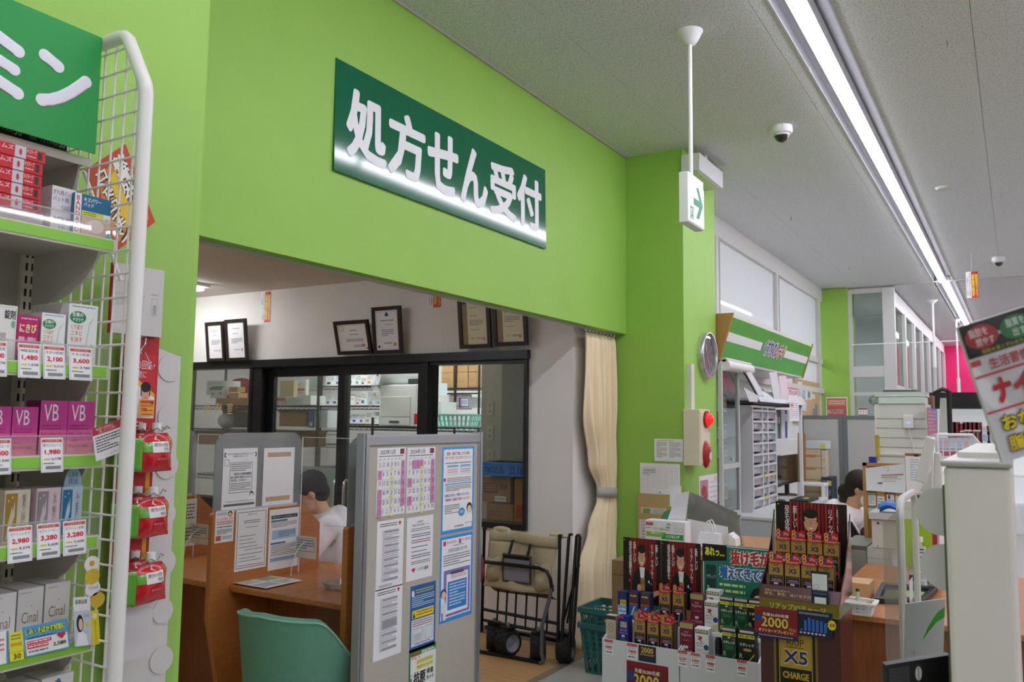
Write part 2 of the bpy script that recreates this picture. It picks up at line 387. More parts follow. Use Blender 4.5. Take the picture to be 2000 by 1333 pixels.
struct('wall_end', MB().box(24.2, 24.3, -7, 2.2, 0, CEIL, mat('#ee2f80', .6)).box(21.6, 24.2, 1.62, 1.7, 0, CEIL, PINK))
struct('wall_back', MB().box(-5, 26, -7.1, -7, 0, CEIL, mat('#dddad4', .7)).box(-5.1, -5, -7, 2.1, 0, CEIL, mat('#dddad4', .7)))
# room seen through the far glazing
struct('wall_inner', MB().box(13.3, 20, 3.6, 3.7, 0, CEIL, mat('#bcc2c2', .7)).box(16.8, 16.9, 1.7, 3.6, 0, CEIL, mat('#c9cccb', .7)))

# ------------------------------------------------------------------ ceiling light line
TROUGH = mat('#626366', .45, .1); TUBE = mat('#f5f3ff', .4, emit=LAMP); HOUS = mat('#e8e8e8', .4)
def light_line(y, x0, x1, recess, label):
    t = thing('ceiling_light', label, 'ceiling light', (x0, y, CEIL)); L = x1-x0
    if recess:
        b = MB(); b.box(0, L, -.131, -.127, 0, .08, TROUGH); b.box(0, L, .115, .119, 0, .08, TROUGH); b.box(0, L, -.127, .115, .075, .08, TROUGH)
        b.box(0, L, -.139, -.127, -.004, 0, mat('#9b9a94', .6)); b.box(0, L, .115, .127, -.004, 0, mat('#9b9a94', .6)); b.build('trough', t)
        MB().box(0, L, -.04, .04, -.001, .075, HOUS).build('housing', t); z = -.024
    else:
        MB().box(0, L, -.05, .05, -.04, 0, HOUS).build('housing', t); z = -.052
    n = max(1, round(L/2.5)); s = L/n
    for i in range(n):
        MB().box(i*s+.006, (i+1)*s-.006, -.038, .038, z, z+(.023 if recess else .012), TUBE).build('light_tube', t)
    return t
light_line(.821, -2.0, 13.0, True, 'long bright ceiling light recessed in a white trough')
light_line(.80, 13.1, 24.0, True, 'far ceiling light line towards the pink wall')
light_line(-2.1, -4.5, 24.0, False, 'unseen surface ceiling light added over the neighbouring aisle')  # unseen row, added as fill light from beside and behind the camera
light_line(-4.9, -4.5, 24.0, False, 'unseen surface ceiling light added over the farthest aisle')  # second unseen row, added for more fill light
def room_light(loc, L, rz, label, e=LAMP_ROOM, w=.18):
    t = thing('ceiling_lamp', label, 'ceiling light', loc, rz)
    MB().box(-L/2, L/2, -w/2, w/2, -.03, 0, HOUS).build('housing', t)
    MB().box(-L/2+.02, L/2-.02, -w/4, w/4, -.06, -.03, mat('#ffffff', .4, emit=e)).build('light_tube', t)
room_light((4.62, 6.42, RC), 1.0, R(90), 'tube ceiling lamp deep in the consultation room')
room_light((2.9, 4.6, RC), 1.2, R(90), 'tube ceiling lamp over the consultation desks')
room_light((6.9, 4.2, RC+.06), 1.2, R(90), 'tube ceiling lamp in the dispensary by the rack', LAMP_ROOM*2.2)
room_light((6.0, 5.2, RC+.06), 1.2, R(90), 'tube ceiling lamp over the dispensary printer', LAMP_ROOM*2)
room_light((9.4, 4.4, CEIL), 2.4, 0, 'unseen tube lamp added to brighten the frosted windows', LAMP_ROOM*1.6)  # added lamp that brightens the frosted panes from behind
room_light((11.9, 4.4, CEIL), 2.4, 0, 'farther unseen tube lamp added to brighten the frosted windows', LAMP_ROOM*1.6)  # added likewise, farther along the frosted panes
room_light((7.2, 4.4, CEIL), 1.2, 0, 'unseen tube lamp added above the dispensary ceiling', LAMP_ROOM*1.6)  # added to light the void behind the upper panes
room_light((6.6, 6.6, RC+.06), 1.2, R(90), 'tube ceiling lamp deep in the dispensary', LAMP_ROOM*1.3)
room_light((15.2, 2.9, CEIL-.3), 1.2, R(0), 'tube lamp in the room behind the far glazing', LAMP_ROOM)

# ------------------------------------------------------------------ reception sign
sg = thing('reception_sign', 'dark green reception sign with bold white Japanese lettering on the green header', 'sign', (3.529, YH, 2.61), rot=(R(-1.3), 0, 0))
SGM = mat('#0b6a48', .09)
MB().box(-.945, .945, -.014, -.002, 0, .507, SGM).build('sign_board', sg)
SW = mat('#f4f5fa', .4)
# letter boxes measured on the board plane
def sgl(ch, px0, px1):
    a = onY(px0, 300, YH).x-3.529; c = onY(px1, 300, YH).x-3.529
    MB().fat(ch, a, .085, c, .41, SW, -.0155, .011, 10).build('letter', sg)
for ch, p0, p1 in (('処', 671, 752), ('方', 754, 828), ('せ', 832, 893), ('ん', 897, 951), ('受', 955, 1007), ('付', 1008, 1056)): sgl(ch, p0, p1)

# ------------------------------------------------------------------ hanging exit sign, dome cameras, disc, emergency lamp, hooks
p = onZ(1347, 62, CEIL); q = onX(1354, 345, p.x)   # rod foot
ex = thing('exit_sign', 'hanging white exit sign with green arrow on a thin rod', 'exit sign', (p.x, p.y, CEIL))
b = MB(); b.lathe([(0, -.075), (.028, -.07), (.04, -.055), (.065, -.006), (.068, 0), (0, 0)], (0, 0, 0), WHITE); b.build('ceiling_cup', ex)
zt = q.z-CEIL; MB().cyl((0, 0, -.06), (0, 0, zt), .011, WHITE).build('rod', ex)
# box: end face looks -X, printed face looks -Y
pa = onX(1336, 340, p.x-.03); pb = onX(1354, 352, p.x-.03); zb = onX(1350, 440, p.x-.03).z-CEIL
h = zt-zb; ya = pa.y-p.y; yb_ = pb.y-p.y
MB().box(-.11, .13, yb_, ya+.0, zb, zt, WHITE).build('box', ex, bevel=.004)
b = MB(); FACE = mat('#f6fbf6', .3, emit=.35)
b.box(-.105, .125, yb_-.003, yb_, zb+.01, zt-.045, FACE); b.build('face', ex)
GR = mat('#00936a', .4); b = MB()
cx = .03; cz = (zb+.01+zt-.045)/2+.01; A = [(-.075, .012), (.005, .012), (-.045, .062), (.0, .062), (.07, -.005), (0.0, -.075), (-.045, -.075), (.005, -.022), (-.075, -.022)]
A = [(-.07, -.017), (.018, -.017), (-.03, -.08), (.012, -.08), (.075, .0), (.012, .08), (-.03, .08), (.018, .017), (-.07, .017)]
b.add([(cx+x, yb_-.0045, cz+z) for x, z in A], [tuple(range(9))], GR); b.build('arrow', ex)
b = MB(); dx0 = -.09
for r in ((-.09, zb+.02, -.083, zb+.085), (-.047, zb+.02, -.04, zb+.085), (-.09, zb+.078, -.04, zb+.085), (-.072, zb+.035, -.058, zb+.065), (-.066, zb+.066, -.054, zb+.076), (-.078, zb+.02, -.07, zb+.04), (-.06, zb+.02, -.053, zb+.045)):
    b.add([(r[0], yb_-.0045, r[1]), (r[2], yb_-.0045, r[1]), (r[2], yb_-.0045, r[3]), (r[0], yb_-.0045, r[3])], [(0, 1, 2, 3)], GR)
b.build('doorway_symbol', ex)
def dome(px, py, label, s=1.):
    p = onZ(px, py, CEIL); t = thing('dome_camera', label, 'camera', p)
    MB().lathe([(0, 0), (.062*s, 0), (.064*s, -.03*s), (.06*s, -.042*s), (.048*s, -.046*s), (0, -.046*s)][::-1], (0, 0, 0), WHITE).build('base', t)
    MB().ball((0, 0, -.046*s), (.044*s, .044*s, .05*s), mat('#101012', .06, coat=1.)).build('dome', t)
    MB().lathe([(.046*s, -.044*s), (.047*s, -.056*s), (.044*s, -.058*s)][::-1], (0, 0, 0), mat('#d8d8d8', .4)).build('ring', t)
dome(1526, 248, 'white ceiling dome camera beside the long light', 1.15); dome(1950, 503, 'small dome camera beyond the long ceiling light', 1.15)
p = onZ(1845, 366, CEIL); MB().lathe([(0, -.02), (.06, -.018), (.075, 0), (0, 0)], (0, 0, 0), mat('#d5d3cd', .6)).build('smoke_detector', loc=p, label='flat round detector on the white ceiling', cat='detector')
pl = thing('emergency_lamp', 'white wedge emergency lamp box at the top of the green pillar', 'lamp', (6.0, YP, CEIL))
p0 = onY(1366, 303, YP-.14).x-6.0; p1 = onY(1412, 337, YP-.14).x-6.0
MB().box(p0, p1, -.14, 0, -.19, -.06, mat('#e6e6ea', .4)).build('box', pl, bevel=.004); MB().box(p0+.02, p1-.02, -.12, -.01, -.196, -.19, mat('#cfd6c6', .3)).build('diffuser', pl)
MB().box((p0+p1)/2-.03, (p0+p1)/2+.03, -.1, 0, -.06, 0, mat('#d6d6d6', .4)).build('bracket', pl)
for px, py, l in ((1850, 80, 'small open ceiling hook by the board joint'), (1581, 130, 'small ceiling hook at the edge of the light trough'), (1593, 202, 'small straight ceiling pin beside the light trough'), (1658, 522, 'small ceiling hook in front of the far windows'), (1545, 424, 'small ceiling pin above the green shop sign')):
    p = onZ(px, py, CEIL)
    MB().tube([(0, 0, 0), (0, 0, -.02), (.008, 0, -.03), (.016, 0, -.022), (.012, 0, -.012)], .0025, mat('#8d8b86', .4, .6), 6).build('ceiling_hook', loc=p, label=l, cat='hook')
# hanging camera notice + hanging rail
def camera_notice(loc, rz, w, h, label, hang=False, grp=None):
    els = [('r', .42, 0, 1, 1, '#d03a20'), ('v', '防犯カメラ', .74, .04, .97, .9, '#f3e23a', .02), ('v', '録画作動中', .46, .04, .70, .9, '#f3e23a', .02), ('v', '店内の安全のため撮影', .24, .06, .36, .94, '#333a66'), ('v', '記録しています', .06, .06, .18, .8, '#333a66'), ('e', .86, .95, .07, .03, '#1c2a7a')]
    o = sheet('camera_notice', label, 'notice', w, h, els, loc, rz)
    if hang:
        MB().cyl((0, 0, h), (0, 0, CEIL-loc[2]), .0015, WHITE, 6).build('string', o)
    return o
p = onX(1900, 582, 11.0); camera_notice(p, FX, .125, .31, 'red and yellow camera notice hanging from the ceiling on a string', True)
p0 = onX(1664, 674, 11.5); p1 = onX(1876, 666, 11.5)
rl = thing('hanging_rail', 'thin white rail hung from the ceiling in front of the far windows', 'rail', p0)
MB().cyl((0, 0, 0), p1-p0, .006, WHITE, 8).build('rail', rl); pm_ = onX(1836, 668, 11.5)-p0
MB().cyl(pm_, (pm_.x, pm_.y, CEIL-p0.z), .003, mat('#8c8c8c', .4), 6).build('wire', rl)
for px, py0, py1, D, l in ((1822, 612, 718, 15.0, 'white hanging rod before the pink side wall'), (1870, 690, 775, 18.0, 'white hanging rod over the black fascia')):
    a = onX(px, py0, D); bb = onX(px+1, py1, D); t = thing('hanging_rod', l, 'rod', (a.x, a.y, CEIL))
    zb = bb.z-CEIL; MB().lathe([(0, -.08), (.09, 0), (0, 0)], (0, 0, 0), WHITE).build('ceiling_cup', t); MB().cyl((0, 0, -.05), (0, 0, zb), .016, WHITE, 8).build('rod', t); MB().cyl((0, 0, zb), (0, 0, zb+.35), .03, WHITE, 8).build('sleeve', t)
# ================================================================== black glazed screen between consultation room and dispensary
BLK = mat('#17181a', .35); GOLD = mat('#c9b78a', .4)
def wbox(x0, x1, y0, y1, z0, z1, m=BLK): return MB().box(x0, x1, y0, y1, z0, z1, m)
w5 = thing('window_5', None, None, (0, 0, 0), kind='structure')        # fixed light next to the switches
b = MB()
for a in ((3.01, 3.035, .76, 1.99), (3.90, 3.94, .76, 1.99)): b.box(5.165, 5.31, a[0], a[1], a[2], a[3], BLK)
b.box(5.165, 5.31, 3.035, 3.90, .76, .80, BLK); b.box(5.185, 5.31, 3.035, 3.90, 1.96, 1.985, BLK); b.build('window_frame', w5)
MB().box(5.235, 5.24, 3.035, 3.90, .80, 1.96, GLASS).build('pane', w5)
struct('trim_1', MB().box(5.15, 5.31, 3.0, 6.92, 1.985, 2.05, BLK).box(5.19, 5.31, 3.94, 5.9, 1.975, 1.985, BLK))
w4 = thing('window_4', None, None, (0, 0, 0), kind='structure')        # fixed light with the room's name
b = MB()
for a in ((5.86, 5.90), (6.86, 6.92)): b.box(5.165, 5.31, a[0], a[1], 0, 1.985, BLK)
b.box(5.165, 5.31, 5.90, 6.86, .7, .8, BLK); b.box(5.19, 5.31, 5.90, 6.86, 0, .7, mat('#d9d5cf', .6)); b.build('window_frame', w4)
MB().box(5.235, 5.24, 5.90, 6.86, .8, 1.985, GLASS).build('pane', w4)
MX = Matrix.Rotation(FX, 4, 'Z')
for ch, px in (('調', 404), ('剤', 427), ('室', 449)):
    a = onX(px-6, 809, 5.233); c = onX(px+6, 788, 5.233)
    MB().text(ch, -a.y, a.z, -c.y, c.z, GOLD, 0, 0, M=Matrix.Translation((5.233, 0, 0)) @ MX).build('letter', w4)
def leaf(n, y0, y1, x, zt, hy):
    d = thing('door_%d' % n, None, None, (0, 0, 0), kind='structure'); b = MB(); s = .075
    b.box(x, x+.04, y0, y0+s, 0, zt, BLK); b.box(x, x+.04, y1-s, y1, 0, zt, BLK); b.box(x, x+.04, y0+s, y1-s, zt-.075, zt, BLK); b.box(x, x+.04, y0+s, y1-s, 0, .14, BLK)
    b.build('door_frame', d); MB().box(x+.017, x+.022, y0+s, y1-s, .14, zt-.075, GLASS).build('pane', d)
    p = [(x, hy, 1.02), (x-.03, hy, 1.035), (x-.045, hy, 1.02), (x-.05, hy, .98), (x-.05, hy, .72), (x-.045, hy, .67), (x-.03, hy, .655), (x, hy, .66)]
    MB().tube(p, .011, CHROME, 10).build('door_handle', d)
leaf(1, 3.945, 4.86, 5.20, 1.975, 4.72); leaf(2, 4.80, 5.75, 5.25, 1.975, 4.87)
struct('trim_2', MB().box(5.17, 5.31, 5.75, 5.86, 0, 1.985, BLK))

# ------------------------------------------------------------------ certificates standing on the screen's top rail
def cert(px, label, els, base='#eeeef2', X=5.13, fcol='#241c1a', m=None, fw=.03, seed=3, lean=R(7)):
    P = [onX(x, y, X) for x, y in px]; tl, tr, br, bl = P
    c = sum(P, Vector())/4; w_ = ((tr-tl).length+(br-bl).length)/2; h = ((tl-bl).length+(tr-br).length)/2
    up = ((tl+tr)-(bl+br)); a = lean
    t = thing('certificate_frame', label, 'framed certificate', (X-math.sin(a)*h/2, c.y, c.z)); t.rotation_euler = (Matrix.Rotation(FX, 3, 'Z') @ Matrix.Rotation(a, 3, 'X')).to_euler()   # tilts forward off the wall
    b = MB(); F = mat(fcol, .3)
    for q in ((-w_/2, w_/2, -h/2, -h/2+fw), (-w_/2, w_/2, h/2-fw, h/2), (-w_/2, -w_/2+fw, -h/2+fw, h/2-fw), (w_/2-fw, w_/2, -h/2+fw, h/2-fw)):
        b.box(q[0], q[1], -.01, .012, q[2], q[3], F)
    n = int(w_/.02)
    for i in range(n):
        x = -w_/2+.01+i*.02
        for z in (-h/2+fw*.5, h/2-fw*.5): b.box(x-.003, x+.003, -.0125, -.01, z-.008, z+.008, mat('#4a3a30', .4))
    n = int(h/.02)
    for i in range(n):
        z = -h/2+.01+i*.02
        for x in (-w_/2+fw*.5, w_/2-fw*.5): b.box(x-.008, x+.008, -.0125, -.01, z-.003, z+.003, mat('#4a3a30', .4))
    b.build('frame', t)
    b = MB(); iw = w_-2*fw; ih = h-2*fw; b.box(-iw/2, iw/2, 0, .004, -ih/2, ih/2, pm(base)); prints(b, els, iw, ih, -iw/2, -ih/2, 0, seed=seed); b.build('certificate', t)
    return t
CEL = [('l', .3, .8, .7, .84, 1, '#555560'), ('l', .15, .92, .4, .94, 1, '#999'), ('l', .3, .66, .62, .7, 1, '#888890'), ('l', .2, .4, .86, .55, 4, '#55555e'), ('l', .35, .2, .7, .24, 1, '#666'), ('r', .76, .18, .86, .26, '#e0a0a0')]
CEL = [tuple((c if not (isinstance(c, str) and c.startswith('#') and len(c) == 4) else '#'+''.join(q*2 for q in c[1:])) for c in e) for e in CEL]
cert([(405.6, 632), (440, 629), (444, 705.6), (409, 707)], 'black-framed white certificate upright at the end of the rail over the room-name window', CEL)
cert([(443, 627), (483.6, 623.5), (489.6, 704), (447.6, 706)], 'black-framed white certificate tilted against its twin over the room-name window', CEL, seed=4)
cert([(656.8, 631), (725, 625.5), (733, 691), (667.5, 694)], 'dark-framed landscape certificate with an orange seal, tilted', [('e', .14, .85, .1, .11, '#e2a66a'), ('e', .14, .85, .075, .085, '#f2f0ee'), ('l', .42, .72, .66, .78, 1, '#444450'), ('l', .4, .56, .72, .63, 1, '#8892b8'), ('l', .25, .33, .85, .45, 3, '#60585c'), ('l', .5, .12, .8, .22, 2, '#5a6aa0'), ('r', .78, .14, .88, .25, '#d9867c'), ('r', .93, .05, .98, .11, '#2a3a6a')], fcol='#2e1c16', lean=R(15))
cert([(729.5, 603), (785.8, 598), (790.5, 690), (735, 692.5)], 'dark-framed portrait certificate with a blue three-ring emblem', [('o', .04, .03, .96, .97, .003, '#b9c0d8'), ('e', .47, .88, .05, .035, '#2a3f8a'), ('e', .53, .88, .05, .035, '#2a3f8a'), ('e', .5, .915, .05, .035, '#2a3f8a'), ('l', .22, .71, .8, .76, 1, '#6b7566'), ('l', .4, .62, .75, .65, 1, '#8a8fa6'), ('l', .25, .34, .78, .52, 4, '#7d84b4'), ('l', .35, .14, .7, .19, 1, '#555560'), ('r', .76, .1, .88, .18, '#d48a86'), ('r', .08, .06, .16, .12, '#2a3a5a')], fcol='#2e1c16')
TANE = [('r', 0, 0, .22, 1, '#9c8560'), ('l', .46, .88, .84, .92, 1, '#4c4638'), ('l', .3, .78, .6, .81, 1, '#8f8a76'), ('l', .3, .6, .6, .63, 1, '#6f6a58'), ('l', .3, .4, .85, .53, 4, '#8a8672'), ('l', .3, .3, .7, .33, 1, '#9c9880'), ('e', .4, .13, .1, .025, '#e3c050'), ('l', .56, .1, .78, .15, 2, '#6a6552'), ('r', .8, .08, .9, .15, '#d98a76')]
cert([(896, 580), (958.5, 574), (964, 679), (903.6, 682.6)], 'brown-framed cream certificate with a printed logo patch', TANE+[('r', .03, .88, .17, .95, '#3a4a78')], base='#e6dfc0', fcol='#2a1814')
cert([(963.5, 570), (1030, 564), (1035, 673.6), (970, 679)], 'brown-framed cream certificate at the wall end of the rail', TANE, base='#e6dfc0', fcol='#2a1814', seed=6)
p = onX(517.5, 630, XS-.003); q = onX(525, 570, XS-.003); camera_notice((XS-.003, p.y, p.z), FX, .125, q.z-p.z, 'red and yellow camera notice on the white wall beside the ceiling')
p = onX(848, 601, XS-.003); camera_notice((XS-.003, p.y, p.z), FX, .125, .3, 'red and yellow camera notice half hidden by the green header')

# ------------------------------------------------------------------ curtain with tie band, rail
CUR = mat('#fae9c6', .8, noise=.03, nscale=6)
def curtain():
    t = thing('curtain', 'cream pleated curtain gathered by a grey tie band', 'curtain', (5.55, 2.565, 0))
    zt = 2.165; prof = [(2.165, -.34, .16, .010), (2.10, -.34, .16, .018), (1.6, -.35, .165, .026), (1.25, -.25, .17, .022), (1.06, -.12, .17, .013), (1.0, -.12, .17, .013), (.8, -.25, .18, .022), (.45, -.44, .19, .032), (.05, -.5, .19, .036)]
    def fn(u, v):
        z = zt+(.03-zt)*v
        for a, c in zip(prof, prof[1:]):
            if c[0] <= z <= a[0]+1e-6: break
        k = (a[0]-z)/(a[0]-c[0]); k = k*k*(3-2*k)
        x0 = a[1]+(c[1]-a[1])*k; x1 = a[2]+(c[2]-a[2])*k; am = a[3]+(c[3]-a[3])*k
        x = x0+(x1-x0)*u
        y = am*math.sin(u*math.pi*2*8.5)+am*.5*math.sin(u*math.pi*2*3.3+z*2.2)+am*.25*math.sin(u*50+z*5)
        return (x, y, z)
    MB().grid(fn, 130, 46, CUR).build('cloth', t, solid=.002)
    b = MB(); n = 24
    pts = [(-.135+.16+.155*math.cos(2*math.pi*i/n), .038*math.sin(2*math.pi*i/n)) for i in range(n)]
    vs = [(x+.0, y, 1.065-.012*math.cos(2*math.pi*i/n)) for i, (x, y) in enumerate(pts)]+[(x, y, .995-.012*math.cos(2*math.pi*i/n)) for i, (x, y) in enumerate(pts)]
    b.add(vs, [(i+n, (i+1) % n+n, (i+1) % n, i) for i in range(n)], mat('#b9b6ae', .7), True); b.build('tie_band', t, solid=.003)
    for i in range(9): MB().ball((-.33+.06*i, 0, 2.178), .009, WHITE, 8, 6).build('runner', t)
curtain()
MB().box(1.58, 5.75, 2.552, 2.575, 2.185, 2.203, mat('#c9c9c4', .35, .3)).build('curtain_rail', label='pale metal curtain rail along the underside of the green header', cat='curtain rail')

# ------------------------------------------------------------------ consultation booths
PW = wood('booth_wood', '#b26c35', '#c07a40', (3, 3, 14), .45)
def booth_partition(y, label, front=2.73, papers=None):
    t = thing('booth_partition', label, 'partition', (0, y, 0))
    pts = [(2.86, 0), (3.46, 0), (3.46, .965), (3.33, 1.075), (front+.012, 1.08), (front, 1.07), (front, .58)]
    MB().prism(pts, -.015, .015, PW).build('panel', t, bevel=.004)
    n = 8; r = .07; x0, x1, z0, z1 = front+.01, 3.31, 1.08, 1.465
    q = [(x0, z0), (x1, z0)]+[(x1-r+r*math.sin(a), z1-r+r*math.cos(a)) for a in [math.pi/2*(1-i/n) for i in range(n+1)]]+[(x0+r-r*math.sin(a), z1-r+r*math.cos(a)) for a in [math.pi/2*i/n for i in range(n+1)]]
    MB().prism(q, -.0025, .0025, FROST).build('frosted_screen', t)
    MB().box(x0+.02, x1-.02, -.006, .006, 1.076, 1.088, mat('#c9cdd0', .3)).build('screen_channel', t)
    return t
booth_partition(3.35, 'wooden booth partition with frosted screen carrying five notices'); booth_partition(2.485, 'wooden booth partition behind the notice board'); booth_partition(4.215, 'wooden booth partition beyond, next to the green pillar edge')
def desk(y0, y1, label):
    t = thing('consultation_desk', label, 'desk', (0, 0, 0), group='wooden consultation desks')
    MB().prism([(2.85, y0), (3.62, y0), (3.62, y1), (2.85, y1)], .69, .72, DESKW, M=Matrix(((1, 0, 0, 0), (0, 0, 1, 0), (0, 1, 0, 0), (0, 0, 0, 1)))).build('desk_top', t, bevel=.006)
    MB().box(3.1, 3.13, y0, y1, .05, .69, BROWNW).build('modesty_panel', t)
    MB().box(3.13, 3.6, y0, y0+.03, 0, .69, BROWNW).build('side_panel', t)
desk(2.502, 3.333, 'wooden consultation desk with a leaflet mat and clear tray on top'); desk(3.367, 4.198, 'wooden consultation desk in the booth beyond the notices')
def paper_px(name, label, cat, tl, br, Y, els, base='#f4f4f6', seed=1, rot=0.):
    a = onY(*tl, Y); c = onY(*br, Y); w_ = c.x-a.x; h = a.z-c.z
    return sheet(name, label, cat, w_, h, els, ((a.x+c.x)/2, Y, c.z), 0, base, seed=seed)
G1 = '#3a3a40'; G2 = '#77777e'
paper_px('notice_paper', 'printed notice with a boxed paragraph on the frosted screen', 'notice', (437, 877), (499, 993), 3.346, [('t', '【', .03, .86, .1, .93, G1), ('t', '】', .9, .86, .97, .93, G1), ('t', '個別の調剤報酬の算定項目の分かる', .12, .895, .88, .92, G1), ('t', '明細書の発行について', .28, .855, .72, .885, G1), ('o', .2, .28, .86, .77, .002, G1), ('l', .23, .62, .82, .75, 4, G2), ('t', '「個別の調剤報酬', .3, .56, .82, .605, G1, .01), ('t', '酬の算定項目の分かる', .23, .51, .84, .55, G1, .01), ('t', '明細書」を無料で', .23, .46, .7, .5, G1), ('l', .23, .31, .82, .44, 5, G2), ('e', .86, .24, .06, .045, G1), ('e', .86, .225, .045, .035, '#ffffff'), ('p', [(.76, .13), (.98, .13), (.95, .2), (.79, .2)], '#ffffff'), ('l', .12, .13, .95, .15, 1, G2), ('r', .06, .07, .95, .105, '#6a6a6e'), ('o', .04, .72, .17, .82, .0015, G1)])
paper_px('notice_paper', 'blank white sheet taped with two brown strips on the frosted screen', 'notice', (516, 876), (572, 983), 3.346, [('r', .12, .84, .88, .92, '#c9ad8c'), ('r', .1, .07, .88, .15, '#c9ad8c')])
paper_px('notice_paper', 'small red-headed leaflet on the wooden booth partition', 'notice', (421.5, 1001), (455, 1057), 3.3345, [('l', .08, .86, .6, .96, 3, '#444444'), ('e', .78, .9, .13, .09, '#2c2018'), ('e', .78, .885, .1, .06, '#f0c8a0'), ('t', '子どもが飲んだ時', .06, .7, .94, .8, '#d8352a'), ('l', .08, .55, .94, .68, 2, '#d8352a'), ('l', .1, .45, .9, .52, 1, G1), ('l', .1, .26, .92, .42, 4, G1), ('r', .05, .06, .32, .22, '#d05a50'), ('l', .4, .08, .92, .2, 3, G2)])
paper_px('notice_paper', 'white notice with a black border and numbered lines on the wooden partition', 'notice', (462, 998), (519, 1107), 3.3345, [('o', .05, .04, .95, .96, .0025, G1), ('t', 'お 知 ら せ', .36, .9, .64, .93, G1, .01), ('l', .25, .76, .75, .82, 2, G2), ('l', .3, .69, .7, .71, 1, G2), ('l', .12, .55, .62, .57, 1, G1), ('l', .12, .49, .56, .51, 1, G1), ('l', .12, .43, .66, .45, 1, G1), ('l', .12, .37, .7, .39, 1, G1), ('l', .3, .32, .86, .34, 1, G1), ('l', .12, .25, .86, .27, 1, G1), ('l', .12, .19, .66, .21, 1, G1), ('l', .12, .14, .84, .16, 1, G1), ('l', .1, .065, .9, .09, 1, '#d8352a')])
paper_px('notice_paper', 'virus advice sheet with a dark green title bar on the wooden partition', 'notice', (527, 997), (581, 1105), 3.3345, [('r', .06, .84, .94, .9, '#1d3f3c'), ('t', '新型コロナウイルスを防ぐには', .1, .855, .9, .885, '#f2f2f2'), ('r', .06, .79, .6, .82, '#3a7fb0'), ('l', .08, .69, .92, .78, 4, G2), ('r', .1, .5, .9, .65, '#a9cbe8'), ('l', .3, .52, .88, .63, 4, '#55708a'), ('r', .06, .42, .55, .45, '#3a7fb0'), ('l', .08, .22, .92, .41, 7, G2), ('r', .06, .13, .94, .2, '#bcd6ee'), ('l', .08, .14, .9, .19, 2, '#44607a')])
# clear acrylic screens between staff and visitors, with a note
def clear_screen(y0, y1, label):
    t = thing('acrylic_screen', label, 'screen', (3.29, 0, 0), group='clear acrylic desk screens')
    b = MB(); b.box(-.0015, .0015, y0, y1, .98, 1.44, ACRYL); b.box(-.0015, .0015, y0, y0+.18, .722, .98, ACRYL); b.box(-.0015, .0015, y1-.18, y1, .722, .98, ACRYL); b.build('sheet', t)
    E2 = mat('#e6f2f2', .2); b = MB()
    for q in ((y0, y0+.003, .722, 1.44), (y1-.003, y1, .722, 1.44)): b.box(-.002, .002, q[0], q[1], q[2], q[3], E2)
    b.box(-.002, .002, y0, y1, 1.437, 1.44, E2); b.box(-.002, .002, y0+.18, y1-.18, .98, .983, E2); b.build('bright_edge', t)
    for y in (y1-.06,):
        r = .11; pts = [(0, 0), (r, 0)]+[(r-r*math.sin(a)*1.0 if 0 else r*math.cos(a), r*1.5*math.sin(a)) for a in [math.pi/2*i/8 for i in range(1, 9)]]
        b = MB(); b.prism([(-x, z) for x, z in reversed(pts)], y-.0015, y+.0015, ACRYL); b.tube([(-x, y, z) for x, z in pts[1:]], .0022, E2, 6); b.build('quarter_round_foot', t, loc=(0, 0, .722))
    return t
clear_screen(2.53, 3.32, 'clear acrylic desk screen beside the seated pharmacist'); clear_screen(3.39, 4.18, 'clear acrylic desk screen in the booth beyond the notices')
for y, lb in ((3.265, 'small blue-lettered card on the clear screen beside the pharmacist'), (4.12, 'small blue-lettered card on the clear screen in the booth beyond')):
    sheet('screen_card', lb, 'card', .15, .115, [('o', .06, .3, .92, .9, .002, '#3c5ea8'), ('l', .1, .38, .88, .84, 4, '#4c6cb4')], (3.285, y, .80+.0), FX, base='#e9e2d6')
carton_mat = None
o = sheet('desk_mat', 'glossy printed leaflet mat lying on the consultation desk', 'leaflet', .24, .25, [('l', .05, .55, .45, .95, 6, '#7a8f5a'), ('r', .5, .5, .95, .95, '#c9cfa8'), ('l', .52, .55, .9, .9, 5, '#6a6f7a'), ('r', .05, .1, .5, .45, '#b7c2cf'), ('l', .55, .1, .95, .42, 5, '#8a6a5a')], (2.995, 3.11, .7285), 0, rot=(R(-90), 0, 0))
b = MB(); prof = [(.0, 0), (.075, 0), (.088, .03), (.085, .03), (.072, .004), (0, .004)]
b.lathe(prof, (0, 0, 0), sheer('clear_tray', '#ffffff', .9, .15, frost=.25, body='#ffffff'), 28); b.build('tray', loc=(3.12, 2.86, .7205), label='round clear plastic tray on the consultation desk', cat='tray')
# leaflet in the far booth
paper_px('notice_paper', 'white notice on the partition beyond, beside the green pillar', 'notice', (362, 976), (381, 1065), 4.199, [('l', .1, .55, .9, .9, 5, G2), ('l', .1, .1, .9, .4, 4, G2)])

